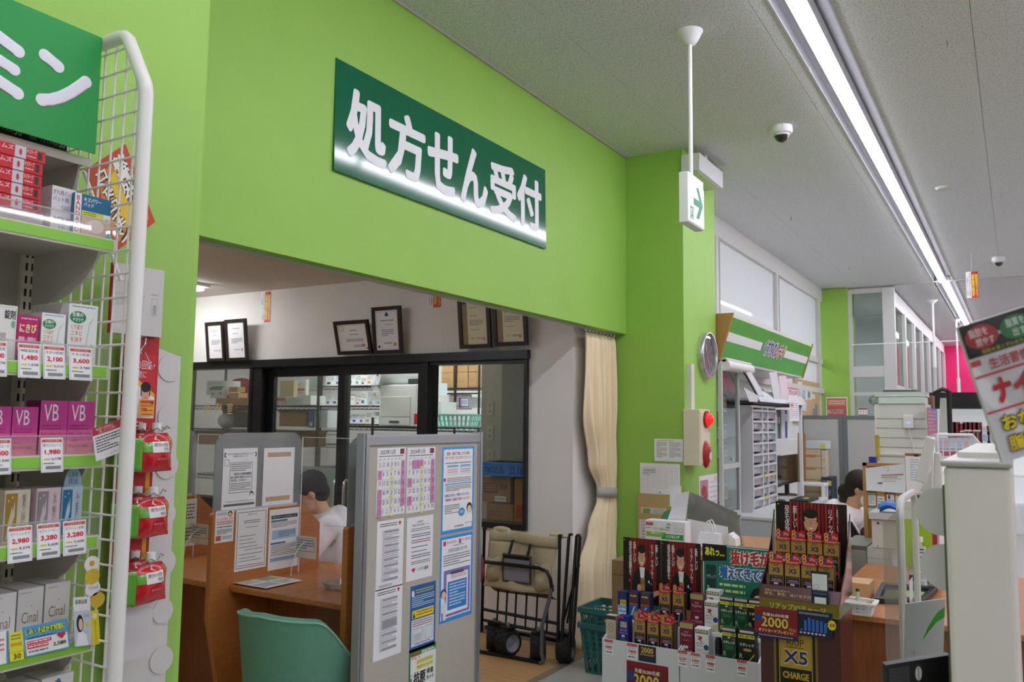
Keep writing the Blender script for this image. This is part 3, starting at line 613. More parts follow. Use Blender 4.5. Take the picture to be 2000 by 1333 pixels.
# ------------------------------------------------------------------ people
SKIN = mat('#d8a888', .5, sss=.1); HAIRB = mat('#0d0b0d', .75, noise=.5, nscale=90, bump=1., bscale=130); COAT = mat('#f1f0f4', .7, noise=.02, nscale=10)
def person(name, label, loc, rz, lean, headp, head_yaw, head_pitch, hair, arms, brown=False, mask=False):
    """seated figure; local frame faces -y; loc = seat centre on the chair top"""
    t = thing(name, label, 'person', loc, rz)
    hm = mat('#221613', .65, noise=.4, nscale=90, bump=1., bscale=130) if brown else HAIRB
    L = Matrix.Rotation(lean, 4, 'X')             # torso leans forward (towards -y)
    def tp(x, y, z): return L @ Vector((x, y, z))
    def cap(b, p, q, r0, r1, m, n=12):
        p = Vector(p); q = Vector(q); d = q-p; k = 6
        b.tube([p+d*(i/k) for i in range(k+1)], [r0+(r1-r0)*i/k for i in range(k+1)], m, n); b.ball(p, r0, m, n, 8); b.ball(q, r1, m, n, 8)
    # body: one continuous remeshed surface (trunk, limbs, neck, hands)
    b = MB()
    HM = Matrix.Translation(Vector(headp)) @ Matrix.Rotation(head_yaw, 4, 'Z') @ Matrix.Rotation(head_pitch, 4, 'X') @ Matrix.Scale(.93, 4)
    b.ball((0, .01, .02), (.074, .095, .10), SKIN, 20, 14, M=HM); b.ball((0, -.02, -.045), (.058, .068, .075), SKIN, 16, 12, M=HM); b.ball((0, -.035, -.09), (.035, .04, .035), SKIN, 12, 8, M=HM)
    b.ball((0, -.094, -.02), (.012, .018, .025), SKIN, 10, 8, M=HM); b.ball((0, -.083, -.062), (.024, .012, .009), SKIN, 10, 6, M=HM)
    for s in (-1, 1): b.ball((s*.076, .01, -.005), (.011, .02, .032), SKIN, 10, 8, M=HM)
    cap(b, tp(0, 0, .52), HM @ Vector((0, .03, -.06)), .052, .05, SKIN)
    b.ball(tp(0, .02, .28), (.15, .1, .27), SKIN); b.ball((0, 0, .06), (.16, .13, .11), SKIN)
    for s in (-1, 1):
        cap(b, (s*.09, 0, .05), (s*.11, -.40, .04), .075, .06, SKIN); cap(b, (s*.11, -.40, .04), (s*.11, -.36, -.40), .055, .04, SKIN); cap(b, (s*.11, -.36, -.42), (s*.12, -.5, -.43), .035, .03, SKIN)
    for s, (sh, el, wr) in zip((-1, 1), arms):
        cap(b, sh, el, .045, .036, SKIN); cap(b, el, wr, .036, .026, SKIN)
        d = (Vector(wr)-Vector(el)).normalized(); wv = Vector(wr); side = d.cross(Vector((0, 0, 1))).normalized()
        b.ball(wv+d*.045, (.034, .034, .018), SKIN, 10, 8)
        for k, ln in enumerate((.062, .072, .068, .052)):
            p0 = wv+d*.07+side*(-.027+.018*k); p1 = p0+d*ln*.55; p2 = p1+d*ln*.4+Vector((0, 0, -.018)); b.tube([p0, p1, p2], [.0095, .009, .0075], SKIN, 8)
        p0 = wv+d*.03+side*.035*-s; b.tube([p0, p0+d*.03+side*.02*-s, p0+d*.055+side*.02*-s], [.011, .01, .008], SKIN, 8)
    body = b.build('body', t); q = body.modifiers.new('join', 'REMESH'); q.mode = 'VOXEL'; q.voxel_size = .009; q.use_smooth_shade = True
    q = body.modifiers.new('smooth', 'SMOOTH'); q.iterations = 3
    # coat
    b = MB(); b.ball(tp(0, .02, .27), (.185, .13, .30), COAT); b.ball((0, .0, .06), (.2, .16, .12), COAT); b.ball(tp(0, .01, .47), (.17, .095, .085), COAT)
    for s, (sh, el, wr) in zip((-1, 1), arms):
        b.ball(sh, .077, COAT); cap(b, sh, el, .07, .056, COAT); cap(b, el, wr, .055, .042, COAT)
        for k in range(3):
            p = Vector(sh).lerp(Vector(el), .5+.2*k); b.ball(p, .064-.004*k, COAT, 10, 8)
    for s in (-1, 1): cap(b, (s*.09, 0, .05), (s*.11, -.3, .05), .1, .085, COAT)
    c0 = tp(0, -.0, .53); b.tube([tp(.06*math.cos(a), .06*math.sin(a)+.005, .535) for a in [i*math.pi/6 for i in range(12)]], .018, COAT, 8, True)
    coat = b.build('coat', t); q = coat.modifiers.new('join', 'REMESH'); q.mode = 'VOXEL'; q.voxel_size = .011; q.use_smooth_shade = True
    q = coat.modifiers.new('smooth', 'SMOOTH'); q.iterations = 4
    # hair
    b = MB(); b.ball((0, .032, .045), (.09, .102, .098), hm, 20, 14, M=HM); b.ball((0, .06, -.01), (.078, .07, .08), hm, 16, 12, M=HM); b.ball((0, -.045, .085), (.07, .06, .045), hm, 14, 10, M=HM)
    for s in (-1, 1): b.ball((s*.068, -.01, .045), (.022, .05, .05), hm, 10, 8, M=HM)
    if hair == 'bun':
        b.ball((0, .115, -.05), (.05, .055, .06), hm, 14, 10, M=HM); b.ball((.01, .10, -.12), (.045, .05, .07), hm, 14, 10, M=HM); b.ball((0, .07, -.19), (.03, .04, .07), hm, 12, 8, M=HM)
    h = b.build('hair', t); q = h.modifiers.new('join', 'REMESH'); q.mode = 'VOXEL'; q.voxel_size = .008; q.use_smooth_shade = True
    b = MB()
    for s in (-1, 1):
        b.ball((s*.03, -.079, .005), (.012, .006, .007), mat('#f4f4f4', .3), 10, 6, M=HM); b.ball((s*.03, -.084, .005), (.006, .003, .006), mat('#20160f', .2), 8, 6, M=HM); b.box(s*.03-.017, s*.03+.017, -.09, -.078, .026, .032, hm, M=HM)
    b.build('eyes', t)
    if mask:
        b = MB(); MK = mat('#e8ecee', .7); b.ball((0, -.05, -.06), (.064, .062, .056), MK, 16, 12, M=HM)
        for s in (-1, 1): b.tube([HM @ Vector(p) for p in ((s*.055, -.06, -.03), (s*.075, -.02, -.0), (s*.08, .015, .012))], .0022, MK, 6)
        b.build('face_mask', t)
        b = MB()
        for s in (-1, 1):
            b.tube([HM @ Vector((s*.032+.026*math.cos(a), -.098, .003+.019*math.sin(a))) for a in [i*math.pi/6 for i in range(12)]], .0018, BLACK, 6, True); b.tube([HM @ Vector(p) for p in ((s*.058, -.095, .006), (s*.08, -.04, .006), (s*.082, .015, .004))], .0018, BLACK, 6)
        b.build('glasses', t)
    return t
# pharmacist at the consultation desk, bent over to his right
ph = person('person', 'person in white coat with black hair leaning over the consultation desk', (3.88, 3.50, .46), R(-122), R(18), (.0, -.25, .635), R(-12), R(22), 'short',
       (((-.19, -.17, .45), (-.25, -.30, .30), (-.12, -.46, .285)), ((.17, -.17, .45), (.23, -.30, .30), (.10, -.46, .285))))
b = MB()
HRT = [(0, -.016), (.008, -.007), (.0155, .002), (.0165, .010), (.0125, .0155), (.006, .016), (0, .010), (-.006, .016), (-.0125, .0155), (-.0165, .010), (-.0155, .002), (-.008, -.007)]
# ------------------------------------------------------------------ green visitor chair
def green_chair():
    c = atD(560, 1300, 3.52); t = thing('visitor_chair', 'pale green upholstered tub chair with sloping arms at the consultation desk', 'chair', (c.x+.1, c.y, 0), R(4))
    GRN = mat('#669c88', .65, noise=.04, nscale=40, bump=.15, bscale=600)
    zb = .40
    def ht(a):
        k = abs(a)/R(118)
        if k < .42: return .735-.02*(k/.42)
        if k < .78: q = (k-.42)/.36; return .715-.17*(q*q*(3-2*q))
        return .545-.03*(k-.78)/.22
    def shell(off, taper):
        def fn(u, v):
            a = R(-118)+R(236)*u; top = ht(a); z = zb+(top-zb)*v
            r = (.235+.03*v)+off; ex = .23+off if abs(a) > R(70) else .0
            x = -r*math.cos(a)*1.0; y = r*math.sin(a)*1.0
            if abs(a) > R(90): x = r*math.sin(abs(a)-R(90))*1.0; y = math.copysign(r, a)
            return (x, y, z)
        return fn
    nu, nv = 48, 10; b = MB(); f0 = shell(.0, 0); f1 = shell(-.05, 0)
    b.grid(f0, nu, nv, GRN); b.grid(lambda u, v: f1(1-u, v), nu, nv, GRN)
    b.grid(lambda u, v: Vector(f0(u, 1)).lerp(Vector(f1(u, 1)), v)+Vector((0, 0, .012*math.sin(math.pi*v))), nu, 5, GRN)
    for u in (0, 1):
        b.add([f0(u, 0), f0(u, 1), f1(u, 1), f1(u, 0)], [(0, 1, 2, 3)], GRN)
    b.build('back_shell', t)
    MB().tube([Vector(f0(i/48, 1)) for i in range(49)], .005, mat('#86bda6', .6), 6).build('piping', t)
    b = MB(); b.lathe([(0, .36), (.2, .36), (.225, .38), (.225, .44), (.2, .465), (0, .475)], (0, 0, 0), GRN, 28); b.build('seat', t)
    MB().cyl((0, 0, .07), (0, 0, .36), .025, GREYM).build('column', t)
    for i in range(5):
        a = 2*math.pi*i/5; p = Vector((math.cos(a)*.27, math.sin(a)*.27, .06)); MB().tube([(0, 0, .1), p], [.022, .015], DARK).build('base_arm', t); MB().cyl(p+Vector((-math.sin(a)*.015, math.cos(a)*.015, -.03)), p+Vector((math.sin(a)*.015, -math.cos(a)*.015, -.03)), .03, DARK).build('caster', t)
    t.scale = (1.06, 1.06, 1.0)
green_chair()

# ------------------------------------------------------------------ notice board on aluminium stand
def notice_board():
    t = thing('notice_board', 'beige notice board in an aluminium frame covered with posters', 'notice board', (3.12, 2.35, 0))
    AL = mat('#b4b8bc', .3, .7); w_ = .435
    MB().box(-w_, w_, -.006, .02, .12, 1.43, mat('#b9b4a6', .85, noise=.03, nscale=60)).build('panel', t)
    MB().box(-w_, w_, -.013, .027, 1.43, 1.474, AL).build('top_rail', t, bevel=.003); MB().box(-w_, w_, -.013, .027, .08, .12, AL).build('bottom_rail', t)
    for s in (-1, 1):
        b = MB()
        for k in (-1, 0, 1): b.box(s*w_+k*.013-.0055+s*.0, s*w_+k*.013+.0055, -.016+abs(k)*.004, .03-abs(k)*.004, .05, 1.482, AL)
        b.box(s*w_-.016, s*w_+.016, -.006, .02, .05, 1.48, mat('#8c9096', .35, .6)); b.build('post', t)
        MB().box(s*w_-.025, s*w_+.025, -.22, .12, .03, .055, AL).build('foot', t, bevel=.004)
        for y in (-.19, .1): MB().cyl((s*w_-.012, y, .025), (s*w_+.012, y, .025), .024, BLACK).build('caster', t)
notice_board()
YB = 2.343
def cal_els(title, first, ndays, pink, sun0, nextd):
    e = [('t', title, .1, .9, .62, .975, '#2c3560', .01), ('r', .8, .9, .95, .98, '#8a3046'), ('l', .06, .855, .92, .885, 1, '#6a3a5a')]
    days = list(first)+[str(i) for i in range(1, ndays+1)]
    while len(days) < 42: days.append(str(len(days)-len(first)-ndays+1))
    for i, d in enumerate(days[:42]):
        r, c = divmod(i, 7)
        if r > 5: break
        x = .03+c*.136; z = .70-r*.137+.0
        if i in pink: e.append(('r', x, z-.03, x+.13, z+.105, '#d889c0'))
        e.append(('t', d, x+.03, z+.02, x+(.1 if len(d) > 1 else .045 if d == '1' else .07), z+.085, '#d05060' if c == 0 else '#4a4a58'))
        if c == 3: e.append(('r', x+.02, z-.03, x+.12, z+.008, '#f1e86a'))
    for c in range(7): e.append(('t', '日月火水木金土'[c], .05+c*.136, .82, .11+c*.136, .845, '#d05060' if c == 0 else G1))
    for r in range(6): e.append(('r', .03, .665-r*.137, .98, .668-r*.137, '#b9b9c4'))
    for c in range(8): e.append(('r', .03+c*.136-.002, 0, .03+c*.136+.002, .81, '#c4c4cc'))
    return e
paper_px('calendar_sheet', 'December 2023 calendar sheet with pink days on the notice board', 'calendar', (737.7, 876), (789.6, 1003), YB, cal_els('2023年12月', ('26', '27', '28', '29', '30'), 31, {6, 7, 13, 20, 21, 27, 28, 34, 35}, 0, 0))
paper_px('calendar_sheet', 'January 2024 calendar sheet with a row of pink holidays on the notice board', 'calendar', (796, 875), (848, 996), YB, cal_els('2024年1月', ('31',), 31, {1, 2, 3, 6, 13, 14, 20, 27, 28, 34}, 0, 0))
BL = '#3aa0e6'
paper_px('poster', 'blue-bordered poster about buying medicine with a lady and a speech bubble', 'poster', (863.8, 874), (924, 1034), YB, [('r', 0, 0, 1, 1, BL), ('r', .05, .04, .95, .97, '#f8f8fa'), ('t', '薬局・薬店で購入できる薬の', .14, .9, .86, .94, G1, .01), ('t', '売り方(買い方)が変わりました。', .1, .85, .92, .89, '#d04878', .01), ('l', .1, .79, .9, .82, 1, G2), ('r', .16, .765, .5, .785, '#6fb4e8'), ('r', .56, .765, .88, .785, '#6fb4e8'), ('o', .16, .68, .48, .76, .001, G2), ('o', .56, .68, .88, .76, .001, G2), ('l', .18, .69, .46, .74, 2, '#d88'.replace('#d88', '#dd8888')), ('l', .58, .69, .86, .74, 2, '#8899bb'), ('e', .09, .62, .035, .022, '#d04878'), ('l', .16, .58, .9, .64, 3, G2), ('r', .1, .56, .92, .575, '#6fb4e8'), ('l', .12, .48, .9, .55, 4, G2), ('t', '医薬品を安全にご使用いただくため、', .1, .42, .85, .455, '#3b6fb4', .01), ('t', '薬剤師のご相談をお願いいたします。', .12, .37, .88, .405, '#d04878', .01), ('l', .1, .22, .55, .33, 5, G2), ('e', .62, .23, .1, .05, '#4f9fd8'), ('l', .56, .215, .68, .245, 2, '#ffffff'), ('e', .86, .27, .085, .06, '#23262e'), ('e', .86, .25, .065, .045, '#f3d4bc'), ('p', [(.72, .09), (.96, .09), (.95, .19), (.88, .21), (.78, .18)], '#ffffff'), ('o', .72, .09, .96, .1, .001, G2), ('t', '日本薬剤師会', .4, .06, .68, .085, G1)])
paper_px('schedule_sheet', 'upper printed timetable sheet with grey bands on the notice board', 'notice', (737, 1020), (785.8, 1143), YB, [('l', .1, .9, .75, .96, 2, G1), ('p', [(.85, .9), (.9, .95), (.85, .97), (.8, .95)], '#d83040')]+[('r', .28, .12+i*.1, .82, .145+i*.1, '#a9a9ac') for i in range(8)]+[('l', .2, .1, .8, .86, 26, '#b0b0b6'), ('l', .12, .03, .6, .07, 2, G2)])
paper_px('notice_paper', 'letter-style notice ending in a red heart and shop name on the notice board', 'notice', (795.4, 1013), (844, 1125), YB, [('t', 'お客様へ', .38, .9, .64, .935, '#3a6a50', .01), ('t', '医薬品の適正な使用について', .2, .85, .82, .885, G1), ('l', .15, .76, .88, .82, 2, G2), ('l', .18, .66, .9, .73, 2, '#55558a'), ('l', .18, .57, .9, .64, 2, '#9a4a5a'), ('l', .18, .5, .8, .53, 1, '#3b4f9a'), ('l', .18, .43, .75, .46, 1, '#3b4f9a'), ('l', .18, .33, .9, .4, 2, '#55558a'), ('l', .18, .24, .9, .3, 2, G2), ('p', [(.27, .12), (.34, .17), (.31, .195), (.27, .18), (.23, .195), (.2, .17)], '#d83040'), ('t', 'レデイ薬局', .44, .13, .84, .19, '#2a6a4a', .012)])
paper_px('poster', 'blue poster with a purple clipboard and a girl on the notice board', 'poster', (860, 1051), (921, 1199), YB, [('r', 0, 0, 1, 1, '#3a9ae8'), ('r', .05, .045, .95, .965, '#f8f8fc'), ('r', .09, .89, .17, .945, '#d8486a'), ('t', '要指導医薬品', .2, .905, .5, .94, '#d8486a'), ('r', .56, .89, .63, .945, '#d8486a'), ('t', '第１類医薬品', .66, .91, .94, .945, '#d8486a'), ('l', .38, .865, .7, .885, 1, G2), ('t', '大切なお知らせです。', .24, .8, .84, .85, '#33405a', .012), ('l', .1, .64, .92, .78, 5, G2), ('r', .12, .06, .92, .6, '#8a7fc0'), ('r', .2, .09, .86, .55, '#f4f4fa'), ('r', .32, .54, .72, .575, '#5a5a66'), ('l', .34, .49, .8, .53, 2, '#d8486a'), ('r', .24, .13, .82, .46, '#3a8ad0'), ('l', .29, .16, .78, .44, 8, '#d8ecff'), ('p', [(.03, .03), (.2, .03), (.2, .2), (.14, .3), (.06, .2)], '#e8ecf8'), ('e', .12, .34, .09, .055, '#6a3a6a'), ('e', .125, .325, .065, .04, '#f3d0b8'), ('r', .07, .03, .1, .12, '#5a3f7a')])
paper_px('schedule_sheet', 'lower printed timetable sheet with a thick grey band on the notice board', 'notice', (732, 1155), (783, 1275), YB, [('l', .1, .9, .75, .96, 2, G1), ('p', [(.85, .9), (.9, .95), (.85, .97), (.8, .95)], '#d83040'), ('r', .28, .42, .82, .52, '#9c9ca0')]+[('r', .28, .12+i*.1, .82, .145+i*.1, '#a9a9ac') for i in range(8)]+[('l', .2, .1, .8, .86, 26, '#b0b0b6')])
paper_px('poster', 'dark blue warning poster with a yellow strip on the notice board', 'poster', (802, 1147), (849, 1259), YB, [('r', 0, 0, 1, 1, '#2f6aa8'), ('e', .1, .88, .05, .05, '#f2f2f2'), ('l', .2, .86, .9, .93, 2, '#d8cf4a'), ('l', .06, .66, .94, .84, 6, '#cfe0f2'), ('r', .08, .5, .92, .62, '#f2dc3a'), ('p', [(.1, .51), (.2, .51), (.15, .6)], '#303030'), ('l', .24, .52, .88, .6, 2, '#a04a30'), ('r', .06, .08, .94, .48, '#dfe7ee'), ('l', .1, .36, .9, .46, 3, '#b05a60'), ('o', .12, .14, .5, .34, .0015, G2), ('r', .16, .16, .44, .26, '#c9ccd4'), ('o', .6, .14, .88, .34, .0015, G2), ('l', .2, .09, .8, .12, 1, G1)])
paper_px('poster', 'green and white antigen test kit poster with large kanji on the notice board', 'poster', (799, 1272), (849, 1375), YB, [('r', 0, .88, 1, 1, '#2f8a4a'), ('r', 0, .3, .06, .9, '#2f8a4a'), ('t', '5分で', .1, .83, .42, .95, '#d8382a', .02), ('t', '同時測定!!', .46, .84, .96, .94, '#f4f4f4', .02), ('r', .28, .74, .9, .81, '#e8e070'), ('t', 'インフルエンザウイルス', .3, .755, .88, .795, '#2a7a3a'), ('r', .28, .66, .9, .72, '#e8e070'), ('t', '新型コロナウイルス', .32, .67, .86, .71, '#2a7a3a'), ('t', '抗原', .18, .42, .62, .63, '#26262a', .03), ('t', '検査', .66, .53, .92, .62, '#26262a', .02), ('t', 'キット', .66, .43, .94, .51, '#26262a', .02), ('v', '一般用', .05, .4, .13, .6, '#26262a'), ('r', 0, 0, 1, .3, '#8ab04a')], base='#f2f4f0')

# ------------------------------------------------------------------ red swivel stool edge behind the board
p = atD(938, 1150, 4.8); t = thing('stool', 'dark red upholstered swivel stool behind the notice board', 'stool', (p.x-.02, p.y+.13, 0))
RD = mat('#8c2a38', .6); MB().ball((0, 0, .69), (.05, .17, .17), RD).build('backrest', t); MB().ball((-.2, 0, .44), (.2, .2, .05), RD).build('seat', t); MB().cyl((-.2, 0, .08), (-.2, 0, .42), .025, DARK).build('column', t)
MB().tube([(-.2, 0, .42), (-.05, 0, .43), (.02, 0, .5), (.02, 0, .65)], .015, DARK).build('back_bracket', t)
for i in range(5):
    a = 2*math.pi*i/5+.3; q = Vector((-.2+math.cos(a)*.24, math.sin(a)*.24, .055)); MB().tube([(-.2, 0, .09), q], [.02, .014], DARK).build('base_arm', t); MB().cyl(q+Vector((-.012, 0, -.03)), q+Vector((.012, 0, -.03)), .025, BLACK).build('caster', t)

# ------------------------------------------------------------------ folded canvas wagon against the wall
def wagon():
    t = thing('folding_wagon', 'folded khaki canvas wagon with black frame standing on end wheels', 'wagon', (4.75, 2.86, 0), FX)
    KH = mat('#b9ae8c', .85, noise=.05, nscale=30, bump=.2, bscale=400); BK = mat('#141416', .35, .2); IN = mat('#8a8a92', .5)
    # local: x = right in the photo (towards the shop), y = into the wall, z = up
    def fab(u, v):
        x = -.235+.52*u; z = .43+.30*v
        return (x+.02*(1-v)*(-1), .045+.04*v+.012*math.sin(9*u+4*v)-.03*math.sin(math.pi*u)*(1-v), z)
    MB().grid(fab, 24, 14, KH).build('canvas_panel', t, solid=.004)
    MB().grid(lambda u, v: (-.225+.53*u, .075+.015*math.sin(7*u)-.012*math.sin(math.pi*v), .725+.075*v+.006*math.sin(5*u)), 20, 5, KH).build('canvas_flap', t, solid=.006)
    MB().grid(lambda u, v: (-.21+.46*u, .06+.10*v, .43-.05*math.sin(v*1.5)), 16, 5, mat('#5d5640', .85)).build('canvas_bottom', t, solid=.004)
    def bump_(cx, cz, w_, h, name):
        MB().grid(lambda u, v: (cx+w_*(u-.5), .04-.045*math.sin(math.pi*u)*math.sin(math.pi*min(1, v*1.15))+.0, cz+h*(v-.5)-.01*math.sin(6*u)), 12, 10, KH).build(name, t, solid=.004)
    bump_(-.165, .55, .12, .15, 'side_pocket'); bump_(.2, .53, .12, .17, 'side_pocket')
    b = MB(); b.box(-.09, .13, .016, .022, .48, .665, mat('#4d4837', .8)); b.build('pocket_surround', t)
    b = MB(); b.box(-.075, .115, .012, .016, .495, .64, IN); b.box(-.075, .115, .009, .012, .636, .655, BK); b.build('mesh_pocket', t)
    for x in (-.055, .085): MB().grid(lambda u, v: (x-.01+.02*u+.02*v, .03+.04*v-.012, .61+.14*v), 2, 6, BK).build('strap', t, solid=.003)
    MB().ball((-.15, .1, .805), (.07, .025, .022), KH).build('rolled_cover', t); MB().ball((.27, .13, .795), (.07, .03, .018), KH).build('rolled_cover', t)
    # frame
    tb = lambda pts, nm, r=.011: MB().tube(pts, r, BK, 8).build(nm, t)
    tb([(-.28, .02, .52), (-.26, 0, .575), (-.21, -.01, .60), (.2, -.01, .60), (.26, -.01, .585), (.28, .0, .54), (.285, .02, .46)], 'handle_hoop', .012)
    MB().tube([(.285, .02, .50), (.27, .0, .40), (.235, -.02, .25), (.235, -.025, .08), (.245, -.02, .03), (.22, -.02, .014)], .013, mat('#6c6e72', .4, .5), 8).build('pull_rod', t)
    tb([(-.3, -.005, .014), (.22, -.005, .014)], 'ground_bar', .013)
    for x in (-.275, .305, .33, .385, .41):
        tb([(x, .06+.0, .12), (x+.005, .07+(.08 if x > .32 else 0), .80)], 'frame_post', .011)
    for x in (-.27, .31, .345, .40): MB().ball((x, .075+(.08 if x > .32 else 0), .805), (.018, .018, .009), BK, 10, 6).build('post_cap', t)
    for z in (.25, .18): tb([(-.28, .07, z+.02), (.31, .07, z-.0)], 'cross_bar', .011)
    tb([(-.28, .12, .14), (.31, .12, .13)], 'cross_bar', .014)
    for x in (-.17, -.10, -.03, .05, .13, .21): tb([(x, .085, .19), (x+.01, .085, .43)], 'thin_bar', .0065)
    for x0, x1 in ((.31, .41), (.34, .40)): tb([(x0, .12, .25), (x1, .15, .62)], 'fold_brace', .008)
    RUB = mat('#18181a', .7, bump=.6, bscale=60); HUB = mat('#8d959c', .4)
    for i, (x, y, a) in enumerate(((-.2, .10, .55), (-.06, .05, -.35), (.16, .06, .55), (.33, .12, .25))):
        r = .085; wv = .05; Mw = Matrix.Translation((x, y, r+.004)) @ Matrix.Rotation(a, 4, 'Z') @ Matrix.Rotation(R(90), 4, 'Y')
        wh = MB(); wh.lathe([(.055, -wv), (.075, -wv), (r, -wv*.6), (r, wv*.6), (.075, wv), (.055, wv), (.05, 0), (.055, -wv)], (0, 0, 0), RUB, 24, M=Mw)
        o = wh.build('wheel', t)
        tr = MB()
        for k in range(14):
            for s in (-1, 1):
                aa = 2*math.pi*k/14+(.0 if s > 0 else .22); Mk = Mw @ Matrix.Rotation(aa, 4, 'Z') @ Matrix.Translation((r, 0, s*wv*.33)) @ Matrix.Rotation(s*.5, 4, 'X'); tr.box(-.004, .004, -.008, .008, -.018, .018, RUB, M=Mk)
        tr.build('tread', o)
        hb = MB(); hb.lathe([(0, wv*.55), (.03, wv*.5), (.052, wv*.9), (.057, wv*1.02), (.054, wv*.4), (0, wv*.35)], (0, 0, 0), HUB, 20, M=Mw); hb.lathe([(0, -wv*.55), (.03, -wv*.5), (.052, -wv*.9), (.057, -wv*1.02)], (0, 0, 0), HUB, 20, M=Mw); hb.build('hub', o)
        MB().box(-.045, .045, -.03, .03, 0, .012, BK, M=Matrix.Translation((x, y, .178)) @ Matrix.Rotation(a, 4, 'Z')).build('fork_plate', t); MB().cyl((x, y, .178), (x, y, .215), .012, GREYM, 10).build('pivot', t)
wagon()
# ================================================================== dispensary behind the glass
def bxX(name, label, cat, x0, y0, x1, y1, X, d, base, els=(), side=None, group=None, right=None, seed=1, top=None, extra=None, left=None):
    """carton whose front looks to -X, front rectangle given in photo pixels on the plane X"""
    a = onX(x0, y1, X); c = onX(x1, y0, X); m_ = onX((x0+x1)/2, y1, X); t_ = onX((x0+x1)/2, y0, X)
    return carton(name, label, cat, a.y-c.y, d, t_.z-m_.z, list(els), (X, (a.y+c.y)/2, m_.z), FX, base, side, top, group, right, seed, extra, left)
def bxY(name, label, cat, x0, y0, x1, y1, Y, d, base, els=(), side=None, group=None, right=None, seed=1, top=None, extra=None, left=None):
    a = onY(x0, y1, Y); c = onY(x1, y0, Y); m_ = onY((x0+x1)/2, y1, Y); t_ = onY((x0+x1)/2, y0, Y)
    return carton(name, label, cat, c.x-a.x, d, t_.z-m_.z, list(els), ((a.x+c.x)/2, Y, m_.z), 0, base, side, top, group, right, seed, extra, left)
def shX(name, label, cat, x0, y0, x1, y1, X, els, base='#f4f4f6', seed=1, t=.001):
    a = onX(x0, y1, X); c = onX(x1, y0, X); m_ = onX((x0+x1)/2, y1, X); t_ = onX((x0+x1)/2, y0, X)
    return sheet(name, label, cat, a.y-c.y, t_.z-m_.z, els, (X, (a.y+c.y)/2, m_.z), FX, base, t, seed=seed)
def shY(name, label, cat, x0, y0, x1, y1, Y, els, base='#f4f4f6', seed=1, t=.001):
    a = onY(x0, y1, Y); c = onY(x1, y0, Y); m_ = onY((x0+x1)/2, y1, Y); t_ = onY((x0+x1)/2, y0, Y)
    return sheet(name, label, cat, c.x-a.x, t_.z-m_.z, els, ((a.x+c.x)/2, Y, m_.z), 0, base, t, seed=seed)
struct('wall_dispensary', MB().box(8.0, 8.1, 2.76, 8.6, 0, RC+.06, WALLW))
def wire_rack(label, X, y0, y1, depth, zs, top, wire=BLK):
    t = thing('wire_rack', label, 'rack', (X, 0, 0))
    for y in (y0, y1):
        for x in (0, depth): MB().cyl((x, y, 0), (x, y, top), .014, wire, 8).build('post', t)
    for z in zs:
        b = MB()
        for x in (0, depth): b.box(x-.006, x+.006, y0, y1, z-.012, z-.002, wire); b.box(x-.004, x+.004, y0, y1, z-.045, z-.038, wire)
        n = int((y1-y0)/.06)
        for i in range(n):
            y = y0+(y1-y0)*(i+.5)/n; b.box(0, depth, y-.002, y+.002, z-.006, z-.002, wire)
            for x in (0,): b.tube([(x, y-.028, z-.04), (x, y, z-.01), (x, y+.028, z-.04)], .003, wire, 5)
        b.box(0, depth, y0, y1, z-.003, z, sheer('rack_liner', '#ffffff', .8, .1, frost=.5, body='#d0d0d0')); b.build('shelf', t)
    return t
z0 = onX(440, 838, 5.75).z; z1 = onX(455, 792, 5.75).z
wire_rack('black rack of supplies behind the room-name window', 5.75, 5.62, 7.4, .4, (.5, .95, z0, z1, 2.2), 2.4)
XA = 5.77
bxX('carton_box', 'white carton with a green landscape print behind the room-name window', 'box', 403, 744, 440, 772, XA+.05, .2, '#e2e4e2', [('p', [(.2, .1), (.7, .15), (.95, .6), (.4, .62), (.15, .5)], '#3f9a54'), ('l', .1, .7, .8, .9, 2, '#aab0b0')])
bxX('carton_box', 'long flat brown carton behind the room-name window', 'box', 421, 778, 483, 792, XA, .25, '#b98e5a')
bxX('carton_box', 'tiny yellow-brown carton on the long flat carton', 'box', 447, 756, 464, 766, XA+.06, .1, '#c59a62')
bxX('carton_box', 'small tan carton between the tiny and the long one', 'box', 446, 768, 466, 778, XA+.05, .12, '#cfa478')
bxX('carton_box', 'white slotted carton with two black marks behind the room-name window', 'box', 410, 762, 437, 778, XA-.0, .04, '#dcdcdc', [('r', .15, .35, .25, .65, '#222222'), ('r', .72, .4, .82, .7, '#222222')])
bxX('carton_box', 'black document case behind the room-name window', 'box', 457, 806, 492, 836, XA, .25, '#2a2c2a', [('l', .1, .1, .9, .4, 2, '#55584f')])
bxX('carton_box', 'tan carton leaning over the black document case', 'box', 459, 793.5, 493, 806, XA+.05, .2, '#b08e5c')
bxX('carton_box', 'wide pale wooden crate under the rack shelf behind the room-name window', 'box', 379, 842, 489, 870, XA, .3, '#c29a70')
o = MB().ball((0, 0, 0), (.11, .1, .08), mat('#e6e8ee', .4)).ball((.03, 0, .05), (.06, .06, .06), mat('#7d84c4', .4)); p = onX(445, 828, XA+.1); o.build('plastic_bag', loc=(XA+.1, p.y, z0+.08), label='white and violet plastic bag behind the room-name window', cat='bag')
# red office chair
p = onX(470, 770, 6.6); t = thing('office_chair', 'dark red office chair behind the room-name window', 'chair', (6.6, p.y, 0))
RC_ = mat('#8a2030', .7); MB().ball((0, 0, 1.72), (.08, .33, .27), RC_).build('backrest', t); MB().ball((-.25, 0, 1.3), (.28, .3, .08), RC_).build('seat', t); MB().cyl((-.2, 0, .1), (-.2, 0, 1.25), .035, DARK).build('column', t)
for i in range(5): a = 2*math.pi*i/5; MB().tube([(-.2, 0, .12), (-.2+.3*math.cos(a), .3*math.sin(a), .05)], .025, DARK).build('base_arm', t)
